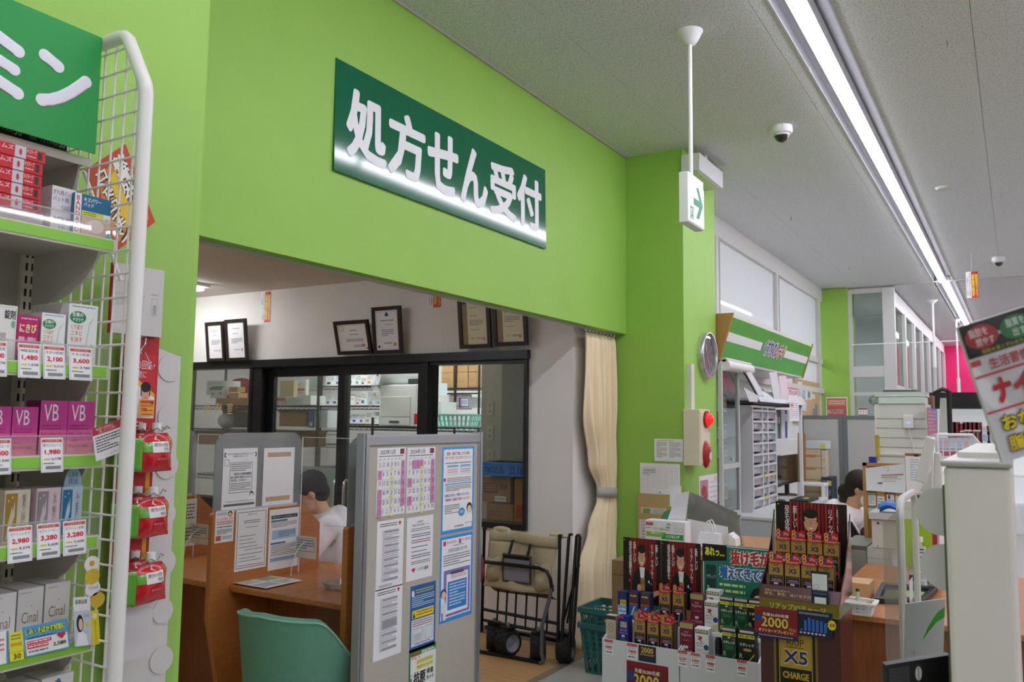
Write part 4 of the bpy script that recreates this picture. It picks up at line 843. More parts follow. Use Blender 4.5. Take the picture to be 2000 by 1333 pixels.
# shelf stuff behind the first sliding door
XB = 5.78
bxX('carton_box', 'flat beige carton standing behind the sliding door', 'box', 546, 744, 574, 776, XB+.15, .05, '#c9bb8c')
bxX('carton_box', 'white leaflet box with a red band behind the sliding door', 'box', 575, 742, 598, 772, XB+.25, .04, '#f0f0f0', [('r', .1, .28, .9, .42, '#c8504a'), ('l', .2, .6, .8, .85, 3, '#b0b0b4'), ('l', .15, .08, .8, .2, 2, '#c8504a')])
sh_ = shX('wall_paper', 'pale green sheet hanging on the dispensary wall', 'notice', 606, 738, 628, 762, 7.98, [('l', .1, .1, .9, .9, 7, '#9ac8b0')], base='#cfe6da')
bxX('carton_box', 'red and white carton lying behind the sliding door', 'box', 538, 775, 557, 791, XB, .2, '#d8c4c0', [('r', 0, .5, 1, .8, '#b86a68')])
bxX('carton_box', 'white bundle of papers lying behind the sliding door', 'box', 559, 776, 590, 792, XB, .22, '#dfe4e0', [('l', .05, .1, .95, .9, 5, '#a8b4ae')])
bxX('carton_box', 'white carton lying beside the paper bundle behind the sliding door', 'box', 590, 773, 607, 791, XB, .2, '#ececec')
def open_box(name, label, x0, y0, x1, y1, X, d, fill):
    a = onX(x0, y1, X); c = onX(x1, y0, X); w_ = a.y-c.y; h = c.z-a.z
    t = thing(name, label, 'box', (X, (a.y+c.y)/2, a.z), FX); b = MB(); k = .005
    b.box(-w_/2, w_/2, 0, k, 0, h, KRAFT); b.box(-w_/2, w_/2, d-k, d, 0, h, KRAFT); b.box(-w_/2, -w_/2+k, k, d-k, 0, h, KRAFT); b.box(w_/2-k, w_/2, k, d-k, 0, h, KRAFT); b.box(-w_/2, w_/2, 0, d, 0, k, KRAFT); b.build('box_body', t)
    for s in (-1, 1): MB().box(0, .05, 0, d, 0, k, KRAFT).build('flap', t, loc=(s*w_/2, 0, h), rot=(0, R(-35) if s > 0 else R(215), 0))
    MB().ball((0, d/2, h*.75), (w_*.42, d*.42, h*.4), mat(fill, .4)).build('filling', t)
open_box('open_carton', 'open brown carton of blue bags behind the sliding door', 545, 806, 598, 833, XB, .28, '#7fb0c4')
open_box('open_carton', 'lower open brown carton of blue bags behind the sliding door', 543, 848, 596, 872, XB, .28, '#7fa4b4')
bxX('ring_binder', 'blue ring binder behind the sliding door', 'binder', 602, 800, 613, 836, XB, .25, '#5a66b4', [('r', .2, .1, .8, .3, '#e8e8f0')])
bxX('ring_binder', 'pale green ring binder behind the sliding door', 'binder', 613.5, 803, 622, 836, XB, .25, '#a6d0c0')
bxX('carton_box', 'tall frosted white document box behind the sliding door', 'box', 624, 802, 640, 836, XB, .25, '#dfe3e8')
MB().box(0, .01, 0, .62, .0, .75, sheer('ribbed_sheet', '#dfeae6', .8, .1, frost=.7, body='#d5e2de')).build('plastic_sheet', loc=(5.55, 5.0, .35), label='ribbed translucent panel standing behind the sliding door', cat='panel')
# printer rack, medicine rack, roll
z2 = onX(776, 833, 6.2).z
wire_rack('black wire rack carrying the printer in the dispensary', 6.2, 3.98, 5.72, .45, (.5, 1.0, z2), z2+.08)
def printer():
    a = onX(740, 832, 6.22); c = onX(814, 750, 6.22); w_ = a.y-c.y; h = c.z-a.z
    t = thing('printer', 'boxy white printer on the black wire rack', 'printer', (6.22, (a.y+c.y)/2, z2), FX); P_ = mat('#d9d8d4', .5)
    MB().box(-w_/2, w_/2, 0, .38, 0, h*.99, P_).build('body', t, bevel=.008); MB().box(-w_/2+.02, w_/2-.07, -.006, 0, h*.22, h*.7, mat('#cfcdc8', .5)).build('front_panel', t, bevel=.003)
    MB().box(-w_/2+.02, w_/2-.07, -.008, 0, .01, h*.2, P_).build('paper_tray', t, bevel=.003); MB().box(-.09, .03, -.01, -.008, h*.07, h*.13, mat('#55534e', .5)).build('tray_grip', t)
    MB().box(w_/2-.12, w_/2-.03, .02, .2, h, h+.05, DARK).build('scanner_top', t); MB().box(w_/2-.02, w_/2+.03, -.004, 0, .02, h*.3, RED).build('red_label', t)
printer()
_p0 = onX(738, 726, 6.2); _p1 = onX(838, 726, 6.62); _p1.z = _p0.z
t = thing('bubble_wrap_roll', 'large roll of bubble wrap lying on the printer', 'roll', ((_p0+_p1)/2)); L_ = (_p1-_p0).length
BW = mat('#e9edf0', .35, bump=.5, bscale=60); b = MB(); My = (_p1-_p0).to_track_quat('Z', 'Y').to_matrix().to_4x4()
b.lathe([(.045, -L_/2), (.13, -L_/2), (.13, L_/2), (.045, L_/2), (.045, -L_/2)], (0, 0, 0), BW, 28, M=My); b.build('film', t)
MB().lathe([(.034, -L_/2-.01), (.045, -L_/2-.01), (.045, L_/2+.01), (.034, L_/2+.01), (.034, -L_/2-.01)], (0, 0, 0), KRAFT, 20, M=My).build('core', t)
MB().grid(lambda u, v: Vector((-.16+.2*u-.05*v+.015*math.sin(9*u+5*v), .26-.30*u+.02*math.sin(7*v), .03-.40*v*(1-.5*u)+.015*math.sin(12*u))), 18, 14, sheer('loose_film', '#ffffff', .9, .5, frost=.25, body='#ffffff', grough=.15)).build('loose_sheet', t)
MED = ['#f2f2f4', '#e9ecf2', '#f4e9ea', '#eef2ea', '#f0f0f0']
wire_rack('tall black rack of medicine cartons deep in the dispensary', 6.95, 5.14, 6.75, .35, (1.0, 1.25, 1.48, 1.68, 1.9), 2.3)
k = 0
for z in (1.48, 1.68, 1.9):
    y = 6.70
    while y > 5.3:
        w_ = random.uniform(.07, .13); h = random.uniform(.08, .15); c_ = random.choice(MED); a_ = random.choice(['#3f5fb0', '#c84a5a', '#3a3a44', '#4aa0c0', '#d8a23a'])
        carton('medicine_carton', 'small white medicine carton on the tall rack deep in the dispensary', 'box', w_, .14, h, [('r', .1, .15, .5, .4, a_), ('l', .1, .5, .9, .9, 3, '#777780')], (6.955+random.uniform(0, .03), y-w_/2, z), FX, c_, group='medicine cartons on the tall rack', seed=k)
        y -= w_+.006; k += 1
zc = onX(896, 760, 6.95).z
for i, (x0, y0, x1, y1) in enumerate(((862, 728, 886, 758), (887, 727, 914, 758), (915, 727, 930, 757), (863, 698, 886, 727.5), (887, 697, 914, 726.5), (915, 697, 930, 726))):
    bxX('carton_box', 'stacked brown shipping carton seen through the fixed window', 'box', x0, y0, x1, y1, 6.9, .3, '#b48a5a', [('l', .15, .3, .7, .6, 2, '#97703f'), ('r', 0, .93, 1, .97, '#9a7444')], group='stacked brown shipping cartons behind the fixed window', seed=i)
t = thing('wall_shelf', 'black wire shelf under the stacked shipping cartons', 'shelf', (6.88, 0, 0)); ya = onX(840, 760, 6.88).y; yb_ = onX(938, 760, 6.88).y; zz = onX(896, 759, 6.88).z
MB().box(0, .36, yb_, ya, zz-.012, zz, BLK).build('shelf', t); MB().box(0, .01, yb_, ya, zz-.06, zz-.045, BLK).build('edge_wire', t)
for y in (yb_+.02, (ya+yb_)/2, ya-.02): MB().cyl((.01, y, 0), (.01, y, 2.5), .012, BLK, 8).build('post', t)
def basket(name, label, w_, d, h, col, loc, rz, n=8, m=3, flare=.85, group=None, handles=True):
    t = thing(name, label, 'basket', loc, rz, group=group); B_ = mat(col, .45)
    def P(u, v, k):   # u around 0..1 (rect), v height
        s = flare+(1-flare)*v; W = w_/2*s; Dp = d/2*s; k = u*4
        i = int(k) % 4; f = k-int(k)
        q = [(-W, -Dp), (W, -Dp), (W, Dp), (-W, Dp)]; a = q[i]; c = q[(i+1) % 4]
        return Vector((a[0]+(c[0]-a[0])*f, a[1]+(c[1]-a[1])*f, h*v))
    b = MB(); N = 4*n
    for j in range(m+1):
        v0 = j/m*.86; ring = [P(i/N, v0, 0) for i in range(N)]; hh = .008 if j else .012
        vs = []
        for p in ring: vs += [p, p+Vector((0, 0, hh))]
        b.add(vs, [(2*i, (2*i+2) % (2*N), (2*i+3) % (2*N), 2*i+1) for i in range(N)], B_)
    for i in range(N):
        for f in (0,):
            p0 = P(i/N, 0, 0); p1 = P(i/N, .86, 0); q0 = P((i+.45)/N, 0, 0); q1 = P((i+.45)/N, .86, 0); b.add([p0, q0, q1, p1], [(0, 1, 2, 3)], B_)
    b.build('slatted_wall', t, solid=.003)
    b = MB(); ring = [P(i/N, .86, 0) for i in range(N)]; vs = []
    for p in ring: o_ = Vector((p.x, p.y, 0)).normalized(); vs += [p, p+Vector((0, 0, h*.14)), p+Vector((0, 0, h*.14))+o_*.018, p+o_*.018+Vector((0, 0, h*.04))]
    f = []
    for i in range(N):
        for k in range(3): f.append((4*i+k, 4*((i+1) % N)+k, 4*((i+1) % N)+k+1, 4*i+k+1))
    b.add(vs, f, B_); b.build('rim', t, solid=.003)
    MB().box(-w_/2*flare, w_/2*flare, -d/2*flare, d/2*flare, 0, .006, B_).build('bottom', t)
    if handles:
        for s in (-1, 1): MB().tube([(-w_*.3, s*(d/2+.004), h*.96), (-w_*.28, s*(d/2-.02), h+.012), (w_*.28, s*(d/2-.02), h+.012), (w_*.3, s*(d/2+.004), h*.96)], .006, B_, 8).build('handle', t)
    return t
p = onX(885, 832, 6.32); basket('mesh_basket', 'pale turquoise mesh basket on the wire rack in the dispensary', .42, .26, .12, '#8fd0c4', (6.42, p.y, z2), FX, 8, 2, handles=False)
bxX('carton_box', 'white carton with blue end on the wire rack beside the basket', 'box', 838, 748, 850, 772, 6.5, .2, '#cfd6de', [('r', 0, 0, 1, .8, '#3f74b4')])
bxX('carton_box', 'grey white carton standing on the wire rack beside the basket', 'box', 838, 785, 862, 832, 6.5, .25, '#d8dadc', [('l', .1, .3, .8, .6, 3, '#8a8a90')])
bxX('carton_box', 'white drug carton above the turquoise basket', 'box', 876, 770, 900, 800, 6.9, .2, '#ecdcdc', [('l', .1, .1, .9, .9, 5, '#b4788a')])
bxX('carton_box', 'violet framed carton above the turquoise basket', 'box', 896, 776, 918, 797, 6.9, .2, '#e8e8f0', [('o', .05, .05, .95, .95, .01, '#5a3f8a'), ('l', .2, .3, .8, .7, 3, '#8a7ab0')])
# beige utility column with switch plates, blue container, cartons
ya = onX(940, 800, 5.95).y; yb_ = onX(1004, 800, 5.95).y
struct('wall_column', MB().box(5.95, 6.15, yb_, ya, 0, RC, mat('#b9b1a4', .7)).box(5.75, 5.952, 2.75, yb_, 0, RC, mat('#9c968c', .7)))  # shade of the column's side is put into its darker colour
for i, (px, py) in enumerate(((957, 798), (957, 847), (985, 847), (957, 893), (985, 893))):
    p = onX(px, py, 5.945); t = thing('switch_plate', 'beige double switch plate on the utility column', 'switch', (5.949, p.y, p.z), FX, group='switch plates on the utility column')
    MB().box(-.033, .033, -.007, 0, -.06, .06, mat('#c6bfae', .5)).build('plate', t, bevel=.002)
    for z in (-.025, .025): MB().box(-.009, .009, -.011, -.007, z-.011, z+.011, mat('#a39c8a', .4)).build('rocker', t)
bxX('carton_box', 'open brown carton with printed panel under the blue container', 'box', 942, 932, 997, 982, 5.6, .28, '#a8794c', [('r', .05, .35, .55, .75, '#8a5a34'), ('l', .1, .4, .5, .7, 3, '#b98e62'), ('r', .45, .05, .85, .25, '#e6e0d6'), ('l', .47, .08, .83, .2, 2, '#444444'), ('r', .6, .5, .9, .75, '#8a5a34')])
bxX('carton_box', 'brown carton at the bottom of the column stack', 'box', 950, 984, 1003, 1022, 5.6, .3, '#a07048', [('l', .1, .3, .6, .6, 2, '#7a5230')])
bxX('carton_box', 'narrow brown carton beside the column stack', 'box', 1004, 935, 1026, 1022, 5.55, .25, '#a8794c', [('r', .2, .1, .8, .4, '#b04a34')])
BLU = mat('#2f7fd8', .45); a = onX(938, 929, 5.5); c = onX(1028, 906, 5.5); t = thing('plastic_container', 'bright blue plastic container marked with black lettering behind the fixed window', 'container', (5.5, (a.y+c.y)/2, a.z), FX); w_ = a.y-c.y; h = c.z-a.z
MB().box(-w_/2, w_/2, 0, .3, 0, h, BLU).build('body', t, bevel=.006); MB().box(-w_/2-.008, w_/2+.008, -.008, .308, h*.82, h, BLU).build('rim', t, bevel=.003)
b = MB(); b.text('TBC広島', -w_*.4, h*.2, w_*.02, h*.72, mat('#16243a', .5), -.0015); b.text('22.11', w_*.14, h*.2, w_*.4, h*.7, mat('#16243a', .5), -.0015); b.build('lettering', t); tag(t.children[-1], kind='stuff')

# ================================================================== green pillar: papers, clock, alarm, calendar
GT = [('l', .08, .15, .45, .85, 12, '#88888e'), ('l', .52, .15, .92, .85, 12, '#88888e'), ('r', .1, .9, .7, .93, '#c9c23a')]
shX('table_sheet', 'grey printed table sheet clipped high on the green pillar', 'notice', 1278, 858, 1334, 902, 5.745, GT)
shX('table_sheet', 'white grid form pinned below the grey table on the green pillar', 'notice', 1250, 906, 1328, 966, 5.744, [('o', .06, .2, .94, .85, .001, '#a8a8ae')]+[('r', .06, .2+.08*i, .94, .205+.08*i, '#b4b4ba') for i in range(8)]+[('r', .2+.15*i, .2, .203+.15*i, .85, '#b4b4ba') for i in range(5)]+[('l', .08, .6, .4, .82, 4, '#9a9aa2'), ('e', .5, .06, .018, .022, '#2a5ac0')])
shX('wall_pocket', 'brown paper pocket of leaflets on the green pillar', 'pocket', 1245, 966, 1306, 1012, 5.742, [('r', 0, 0, 1, .04, '#a58a55'), ('r', .12, .02, .92, .42, '#dcdcd4'), ('r', .18, .04, .42, .38, '#8fa85a'), ('l', .5, .04, .88, .36, 5, '#9a9aa0')], base='#c9ab74', t=.004)
shX('wall_pocket', 'lower brown paper pocket with white sheets on the green pillar', 'pocket', 1245, 1004, 1306, 1075, 5.736, [('r', .06, 0, .95, .82, '#e4e2dc'), ('l', .15, .1, .9, .7, 7, '#b4b0a8'), ('l', .15, .74, .55, .78, 1, '#c86a5a')], base='#c9ab74', t=.004)
# clock
p = onY(1377, 694, YP); t = thing('wall_clock', 'round silver-rimmed wall clock on the green pillar', 'clock', (p.x, YP, p.z)); Mz = Matrix.Rotation(R(90), 4, 'X')
MB().lathe([(.16, .0), (.182, .0), (.182, .035), (.176, .045), (.165, .045), (.16, .03), (.16, 0)], (0, 0, 0), mat('#c9ccce', .25, .8), 40, M=Mz).build('rim', t)
b = MB(); b.disc(0, 0, .165, .165, mat('#8a918e', .4), -.012, 36); b.build('dial', t)
for i in range(12):
    a = 2*math.pi*i/12; MB().box(-.006, .006, -.0145, -.013, .122, .15, mat('#d8dcd8', .3), M=Matrix.Rotation(a, 4, 'Y')).build('hour_mark', t)
for a, l, w_, nm in ((R(-25), .085, .006, 'hour_hand'), (R(150), .125, .004, 'minute_hand'), (R(60), .13, .0015, 'second_hand')): MB().box(-w_, w_, -.018, -.0165, -.02, l, mat('#eef0ee', .3), M=Matrix.Rotation(a, 4, 'Y')).build(nm, t)
b = MB(); b.disc(0, 0, .163, .163, sheer('clock_glass', '#ffffff', .97, .0, grough=.02, fres=.6), -.03, 36); b.build('glass', t)
# fire alarm box
xa = onY(1366.5, 850, 1.92).x; xb = onY(1387, 850, 1.92).x; zb = onY(1376, 910, 1.92).z; zt = onY(1376, 800, 1.92).z
t = thing('fire_alarm', 'cream fire alarm cabinet with glowing red lamp on the green pillar', 'fire alarm', ((xa+xb)/2, YP, zb)); w_ = xb-xa; h = zt-zb
MB().box(-w_/2, w_/2, -.12, 0, 0, h, mat('#e3dcc2', .45)).build('cabinet', t, bevel=.004); MB().box(-w_/2+.015, w_/2-.015, -.124, -.12, .015, h-.015, mat('#e8e1c9', .45)).build('door', t, bevel=.002)
MB().ball((w_*.05, -.125, h*.82), (.055, .055, .055), mat('#d81a1a', .25, emit=.9)).build('lamp', t); MB().lathe([(0, 0), (.062, 0), (.062, .014), (0, .014)], (0, 0, 0), mat('#8e1a1e', .4), 24, M=Matrix.Translation((w_*.05, -.124, h*.82)) @ Mz).build('lamp_base', t)
b = MB(); b.lathe([(0, .03), (.04, .03), (.075, .012), (.08, 0), (0, 0)][::-1], (0, 0, 0), mat('#b01d24', .35), 28, M=Matrix.Translation((0, -.124, h*.2)) @ Mz @ Matrix.Diagonal((.9, 1.25, 1, 1))); b.build('call_point', t)
b = MB(); b.disc(0, 0, .03, .03, mat('#e8d8d8', .3), 0, 20); b.build('push_button', t, loc=(.015, -.156, h*.17)); MB().box(w_/2-.04, w_/2-.03, -.128, -.124, h*.6, h*.75, CHROME).build('door_lock', t)
zt2 = onY(1350, 711, YP-.03).z; xq = onY(1352, 750, YP-.03).x
MB().box(xq-.035, xq+.035, YP-.035, YP, zt, zt2, mat('#dcdccf', .5)).box(xq+.036, xq+.05, YP-.02, YP, zt, zt2, mat('#8a5a4a', .5)).build('cable_duct', label='cream cable duct rising from the fire alarm cabinet', cat='duct')
shY('wall_calendar', 'small wall calendar with a red flower photo below the fire alarm', 'calendar', 1366, 928, 1401, 1003, YP-.002, [('r', .05, .08, .48, .88, '#c98a98'), ('e', .25, .6, .14, .14, '#a8283a'), ('e', .33, .48, .12, .1, '#c23a3a'), ('p', [(.15, .1), (.4, .1), (.35, .45), (.2, .45)], '#4a3a3a'), ('t', '12', .82, .84, .95, .93, '#d05060'), ('l', .55, .78, .92, .81, 1, '#d8a24a')]+[('l', .54, .12+.13*i, .94, .16+.13*i, 1, '#9a9aa4') for i in range(5)])

# ================================================================== counter by the pillar with its clutter
t = thing('counter', 'wooden counter by the green pillar behind the hair tonic displays', 'counter', (0, 0, 0))
MB().box(4.75, 5.72, .98, 1.74, .75, .78, wood('counter_wood', '#c08a5a', '#d09c6c', (2, 10, 10), .35)).build('counter_top', t, bevel=.004); MB().box(4.8, 5.68, 1.02, 1.70, 0, .75, BROWNW).build('counter_body', t)
def lean_sheet(name, label, cat, p0, p1, p2, p3, X, m, thick=.004):
    P = [onX(*p, X) for p in (p0, p1, p2, p3)]; b = MB(); c = sum(P, Vector())/4
    b.add([q-c for q in P]+[q-c+Vector((thick, 0, 0)) for q in P], [(0, 1, 2, 3), (7, 6, 5, 4), (0, 4, 5, 1), (1, 5, 6, 2), (2, 6, 7, 3), (3, 7, 4, 0)], m)
    return b.build(name, loc=c, label=label, cat=cat)
bxX('test_kit_box', 'white and green virus test kit box on the counter', 'box', 1260.5, 1019, 1338, 1064, 4.82, .1, '#f0f0f0', [('r', .02, .78, .2, .92, '#b8303a'), ('t', 'プライス', .05, .81, .18, .89, '#ffffff'), ('t', 'テスト SARS-CoV-2', .2, .58, .62, .72, '#333333'), ('e', .78, .66, .05, .09, '#9ab8a8'), ('e', .78, .66, .04, .07, '#f0f0f0'), ('e', .9, .66, .05, .09, '#9ab8a8'), ('e', .9, .66, .04, .07, '#f0f0f0'), ('r', .02, .3, .52, .52, '#8cc04a'), ('p', [(.4, .22), (.96, .22), (.96, .46), (.47, .46)], '#3fa84a'), ('t', '新型コロナ', .15, .42, .4, .5, '#ffffff', .03), ('t', 'インフルエンザ', .52, .28, .86, .42, '#ffffff', .03), ('r', .55, .84, .64, .91, '#7ab83a'), ('e', .6, .74, .02, .04, '#d8382a'), ('e', .55, .75, .02, .04, '#3fa84a'), ('l', .15, .06, .35, .14, 1, '#333333'), ('l', .02, .62, .15, .7, 1, '#c04040')])
lean_sheet('display_card', 'folded white card standing up behind the test kit box', 'card', (1302, 1020), (1337, 1023), (1346, 960), (1322, 965), 4.93, mat('#eceaf2', .5))
lean_sheet('display_card', 'white scalloped card behind the folded card on the counter', 'card', (1308, 990), (1330, 992), (1330, 950), (1308, 948), 5.1, PAPER)
lean_sheet('gift_box', 'green and red printed carton end behind the test kit box', 'box', (1287, 1018), (1303, 1018), (1312, 995), (1297, 1000), 4.98, mat('#4f9a6a', .5), .03)
lean_sheet('wrapped_board', 'grey board wrapped in clear film leaning on the counter', 'board', (1338, 1062), (1450, 1066), (1440, 1002), (1345, 960), 5.25, mat('#85837e', .3), .006)
lean_sheet('film_wrap', 'loose clear film folded over the grey board', 'film', (1330, 1064), (1455, 1068), (1447, 1020), (1338, 955), 5.23, VINYL, .001)
def paper_bag(label, x0, y0, x1, y1, X):
    a = onX(x0, y1, X); c = onX(x1, y0, X); w_ = a.y-c.y; h = c.z-a.z; t = thing('paper_bag', label, 'bag', (X, (a.y+c.y)/2, a.z), FX); W_ = mat('#e6e8f0', .6)
    b = MB(); b.hexa([(-w_/2, 0, 0), (w_/2, 0, 0), (w_/2, .1, 0), (-w_/2, .1, 0)], [(-w_/2, .03, h), (w_/2, .03, h), (w_/2, .08, h), (-w_/2, .08, h)], W_); b.build('bag_body', t)
    for y in (.028, .082): MB().tube([(-w_*.22+w_*.44*i/10, y-.004, h+.075*math.sin(math.pi*i/10)**.7) for i in range(11)], .0035, PAPER, 6).build('handle', t)
paper_bag('white paper carrier bag with twisted handles on the counter', 1362, 1045, 1402, 1068, 4.92)
lean_sheet('envelope', 'large white envelope lying against the grey board', 'envelope', (1340, 1066), (1424, 1070), (1421, 1030), (1342, 1014), 5.1, PAPER)
for i in range(4): lean_sheet('document', 'white document standing on the counter beside the envelope', 'paper', (1424+i*3.4, 1069), (1427+i*3.4, 1069), (1426+i*3.3, 1044+i*3), (1423+i*3.3, 1043+i*3), 5.0, PAPER, .1)['group'] = 'documents standing on the counter'

# ================================================================== nested shopping baskets
p = onZ(1172, 1327, 0)
basket('shopping_basket', 'lower dark green plastic shopping basket of the nested pair', .44, .32, .30, '#2c6a66', (p.x+.2, p.y-.06, 0.002), FX, 9, 4)
basket('shopping_basket', 'upper dark green plastic shopping basket nested in another', .44, .32, .30, '#2c6a66', (p.x+.2, p.y-.06, .095), FX, 9, 4)
bxX('carton_box', 'brown shipping carton behind the red poster panels', 'box', 1195, 1096, 1232, 1200, 4.1, .3, '#8f6e48', [('r', 0, .72, 1, .74, '#6d5233')]); 

# ================================================================== hair tonic dump displays
XF = 3.60
def dump(label, px0, px1, zt):
    y1 = onX(px0, 1260, XF).y; y0 = onX(px1, 1285, XF).y; t = thing('dump_display', label, 'display box', (XF, 0, 0)); W_ = mat('#d9d9dc', .6); k = .006
    MB().box(0, k, y0, y1, 0, zt, W_).build('front_panel', t); MB().box(.3-k, .3, y0, y1, 0, zt+.02, W_).build('back_panel', t)
    for y in (y0, y1-k):
        b = MB(); b.add([(k, y, 0), (.3, y, 0), (.3, y, zt+.10), (k, y, zt), (k, y+k, 0), (.3, y+k, 0), (.3, y+k, zt+.10), (k, y+k, zt)], [(0, 1, 2, 3), (7, 6, 5, 4), (3, 2, 6, 7), (0, 3, 7, 4), (1, 5, 6, 2)], W_); b.build('side_panel', t)
    MB().box(k, .125, y0+k, y1-k, zt-.06, zt-.054, W_).build('lower_step', t); MB().box(.125, .3-k, y0+k, y1-k, zt+.055, zt+.061, W_).build('upper_step', t); MB().box(.119, .125, y0+k, y1-k, zt-.054, zt+.055, W_).build('riser', t)
    return t, y0, y1
d1, d1a, d1b = dump('white cardboard dump display of red and gold tonic boxes', 1176, 1326, .545); d2, d2a, d2b = dump('white cardboard dump display of green and maroon tonic boxes', 1328, 1482, .545)
ZL, ZU = .545-.054, .545+.061
def tonic(kind, label, group, w_=.056, h=.135, d=.04):
    NAV = '#141a38'
    if kind == 'x5':
        els = [('r', .04, .62, .96, .98, '#b08a3c'), ('t', 'RiUP', .34, .87, .68, .95, '#4a3410'), ('t', 'X5', .22, .7, .78, .84, '#1c2a6a', .05), ('r', .1, .55, .9, .6, '#2a2216'), ('t', 'CHARGE', .14, .56, .86, .595, '#b08a3c'), ('l', .2, .46, .86, .52, 2, '#c8c8d0'), ('r', .1, .43, .92, .455, '#d86a8a'), ('r', .34, .36, .64, .41, '#efe6ea'), ('p', [(.4, .02), (.44, .02), (.58, .34), (.54, .34)], '#a8b4d8'), ('p', [(.52, .02), (.55, .02), (.66, .34), (.63, .34)], '#8090c8'), ('r', 0, 0, .04, 1, '#b08a3c'), ('r', .96, 0, 1, 1, '#b08a3c'), ('e', .8, .14, .13, .055, '#c8342c')]
        def ex(mb):
            cr = MB(); sh = [(-w_*.49, h-.004), (w_*.49, h-.004), (w_*.49, h+.026), (w_*.26, h+.04), (w_*.08, h+.03), (-w_*.1, h+.03), (-w_*.26, h+.042), (-w_*.46, h+.034)]
            mb.prism(sh, -.0028, -.0012, pm('#c21c24')); mb.text('8', -w_*.44, h+.006, -w_*.14, h+.036, pm('#e0b84a'), -.0032); mb.add([(-w_*.12, -.0032, h+.012), (w_*.02, -.0032, h+.012), (w_*.02, -.0032, h+.03), (-w_*.12, -.0032, h+.03)], [(0, 1, 2, 3)], pm('#2a4a8a')); mb.text('5Plus', w_*.08, h+.014, w_*.44, h+.026, pm('#f0d0d0'), -.0032); mb.text('有効成分配合', -w_*.4, h-.001, w_*.42, h+.006, pm('#f4e0e0'), -.0032)
        return carton('tonic_box', label, 'box', w_, d, h, els, (0, 0, 0), FX, NAV, '#3a2c18', '#8a6a34', group, right=[('r', 0, 0, .08, 1, '#b08a3c'), ('r', .92, 0, 1, 1, '#b08a3c'), ('l', .2, .2, .8, .8, 12, '#6a5a44')], extra=ex)
def place(o, px, py, X, first=[0]): p = onX(px, py, X); o.location = (X, p.y, p.z); return o
def seat(o, px, X, z): p = onX(px, 1200, X); o.location = (X, p.y, z); return o
G_ = 'red-labelled gold and navy tonic boxes in the white dump display'
x5 = tonic('x5', 'navy and gold tonic box with red topper in the white dump display', G_, .053, .15)
XR1, XR2 = XF+.045, XF+.165
seat(x5, 1249, XR1, ZL)
for px in (1275, 1301): q = dup(x5, (0, 0, 0)); seat(q, px, XR1, ZL)
for px in (1298, 1325): q = dup(x5, (0, 0, 0), label='navy and gold tonic box with red topper on the upper white step'); seat(q, px, XR2, ZU)
for px, zz in ((1249, ZL), (1275, ZL), (1301, ZL)):
    q = dup(x5, (0, 0, 0), label='navy and gold tonic box directly behind a front one in the white dump display'); p = seat(q, px, XR1, zz); q.location.x += .0415
BLE = [('r', 0, .86, 1, 1, '#1a2a7a'), ('r', .2, .68, .82, .84, '#c9c4a8'), ('t', 'RiUP', .28, .71, .74, .81, '#26304a'), ('l', .15, .55, .88, .64, 3, '#8fa4d8'), ('r', .08, .5, .95, .53, '#d0607a'), ('r', .34, .4, .62, .46, '#e6e6f0'), ('p', [(.2, .1), (.8, .05), (.85, .3), (.5, .42), (.2, .35)], '#1a6a7a'), ('e', .5, .17, .22, .07, '#2f8a9a'), ('e', .8, .27, .14, .055, '#c23a3a')]
o = carton('tonic_box', 'blue tonic box with green print in front of the dump display', 'box', .05, .045, .155, BLE+[('r', 0, .94, .55, 1, '#d0305a')], (0, 0, 0), FX, '#1c2a86', '#18246a'); seat(o, 1217.5, XR1, ZL)
o = carton('tonic_box', 'slim beige tonic box with a hexagon emblem in the dump display', 'box', .05, .04, .15, [('r', 0, .88, 1, 1, '#3a3634'), ('p', [(.5, .5), (.78, .58), (.78, .72), (.5, .8), (.22, .72), (.22, .58)], '#3a3028'), ('p', [(.5, .515), (.75, .59), (.75, .71), (.5, .785), (.25, .71), (.25, .59)], '#cdb9a2'), ('t', 'RiUP', .34, .66, .66, .71, '#4a3c30'), ('t', 'JET', .36, .59, .64, .64, '#4a3c30'), ('l', .25, .16, .75, .26, 3, '#9a8468')], (0, 0, 0), FX, '#cdb9a2', '#b09a80'); seat(o, 1193, XR1, ZL)
HB = [('r', 0, .6, 1, 1, '#5a3a30'), ('l', .15, .78, .85, .9, 1, '#d8c8c0'), ('r', 0, .55, 1, .6, '#c85a28'), ('r', 0, 0, 1, .55, '#2a5aa0'), ('p', [(.1, .1), (.3, .1), (.75, .5), (.5, .5)], '#9ac4ea'), ('e', .7, .2, .18, .08, '#d8e8f8')]
o = carton('tonic_box', 'blue spray tonic box with a dark brown top in the dump display', 'box', .045, .05, .13, HB, (0, 0, 0), FX, '#2a3a6a', group='blue and brown tonic boxes in the dump display'); seat(o, 1237.5, XR2, ZU); q = dup(o, (0, 0, 0)); seat(q, 1260, XR2, ZU)
o = carton('tonic_box', 'blue spray tonic box with a yellow sticker in the dump display', 'box', .045, .05, .125, [('r', 0, .72, 1, 1, '#2a3060'), ('r', .3, .5, .95, .7, '#e8d83a'), ('t', '増量', .36, .53, .88, .67, '#222222'), ('r', 0, 0, 1, .5, '#7ab4dc'), ('l', .1, .1, .9, .4, 2, '#e8f4fc')], (0, 0, 0), FX, '#2a3a6a'); seat(o, 1215, XR2, ZU)
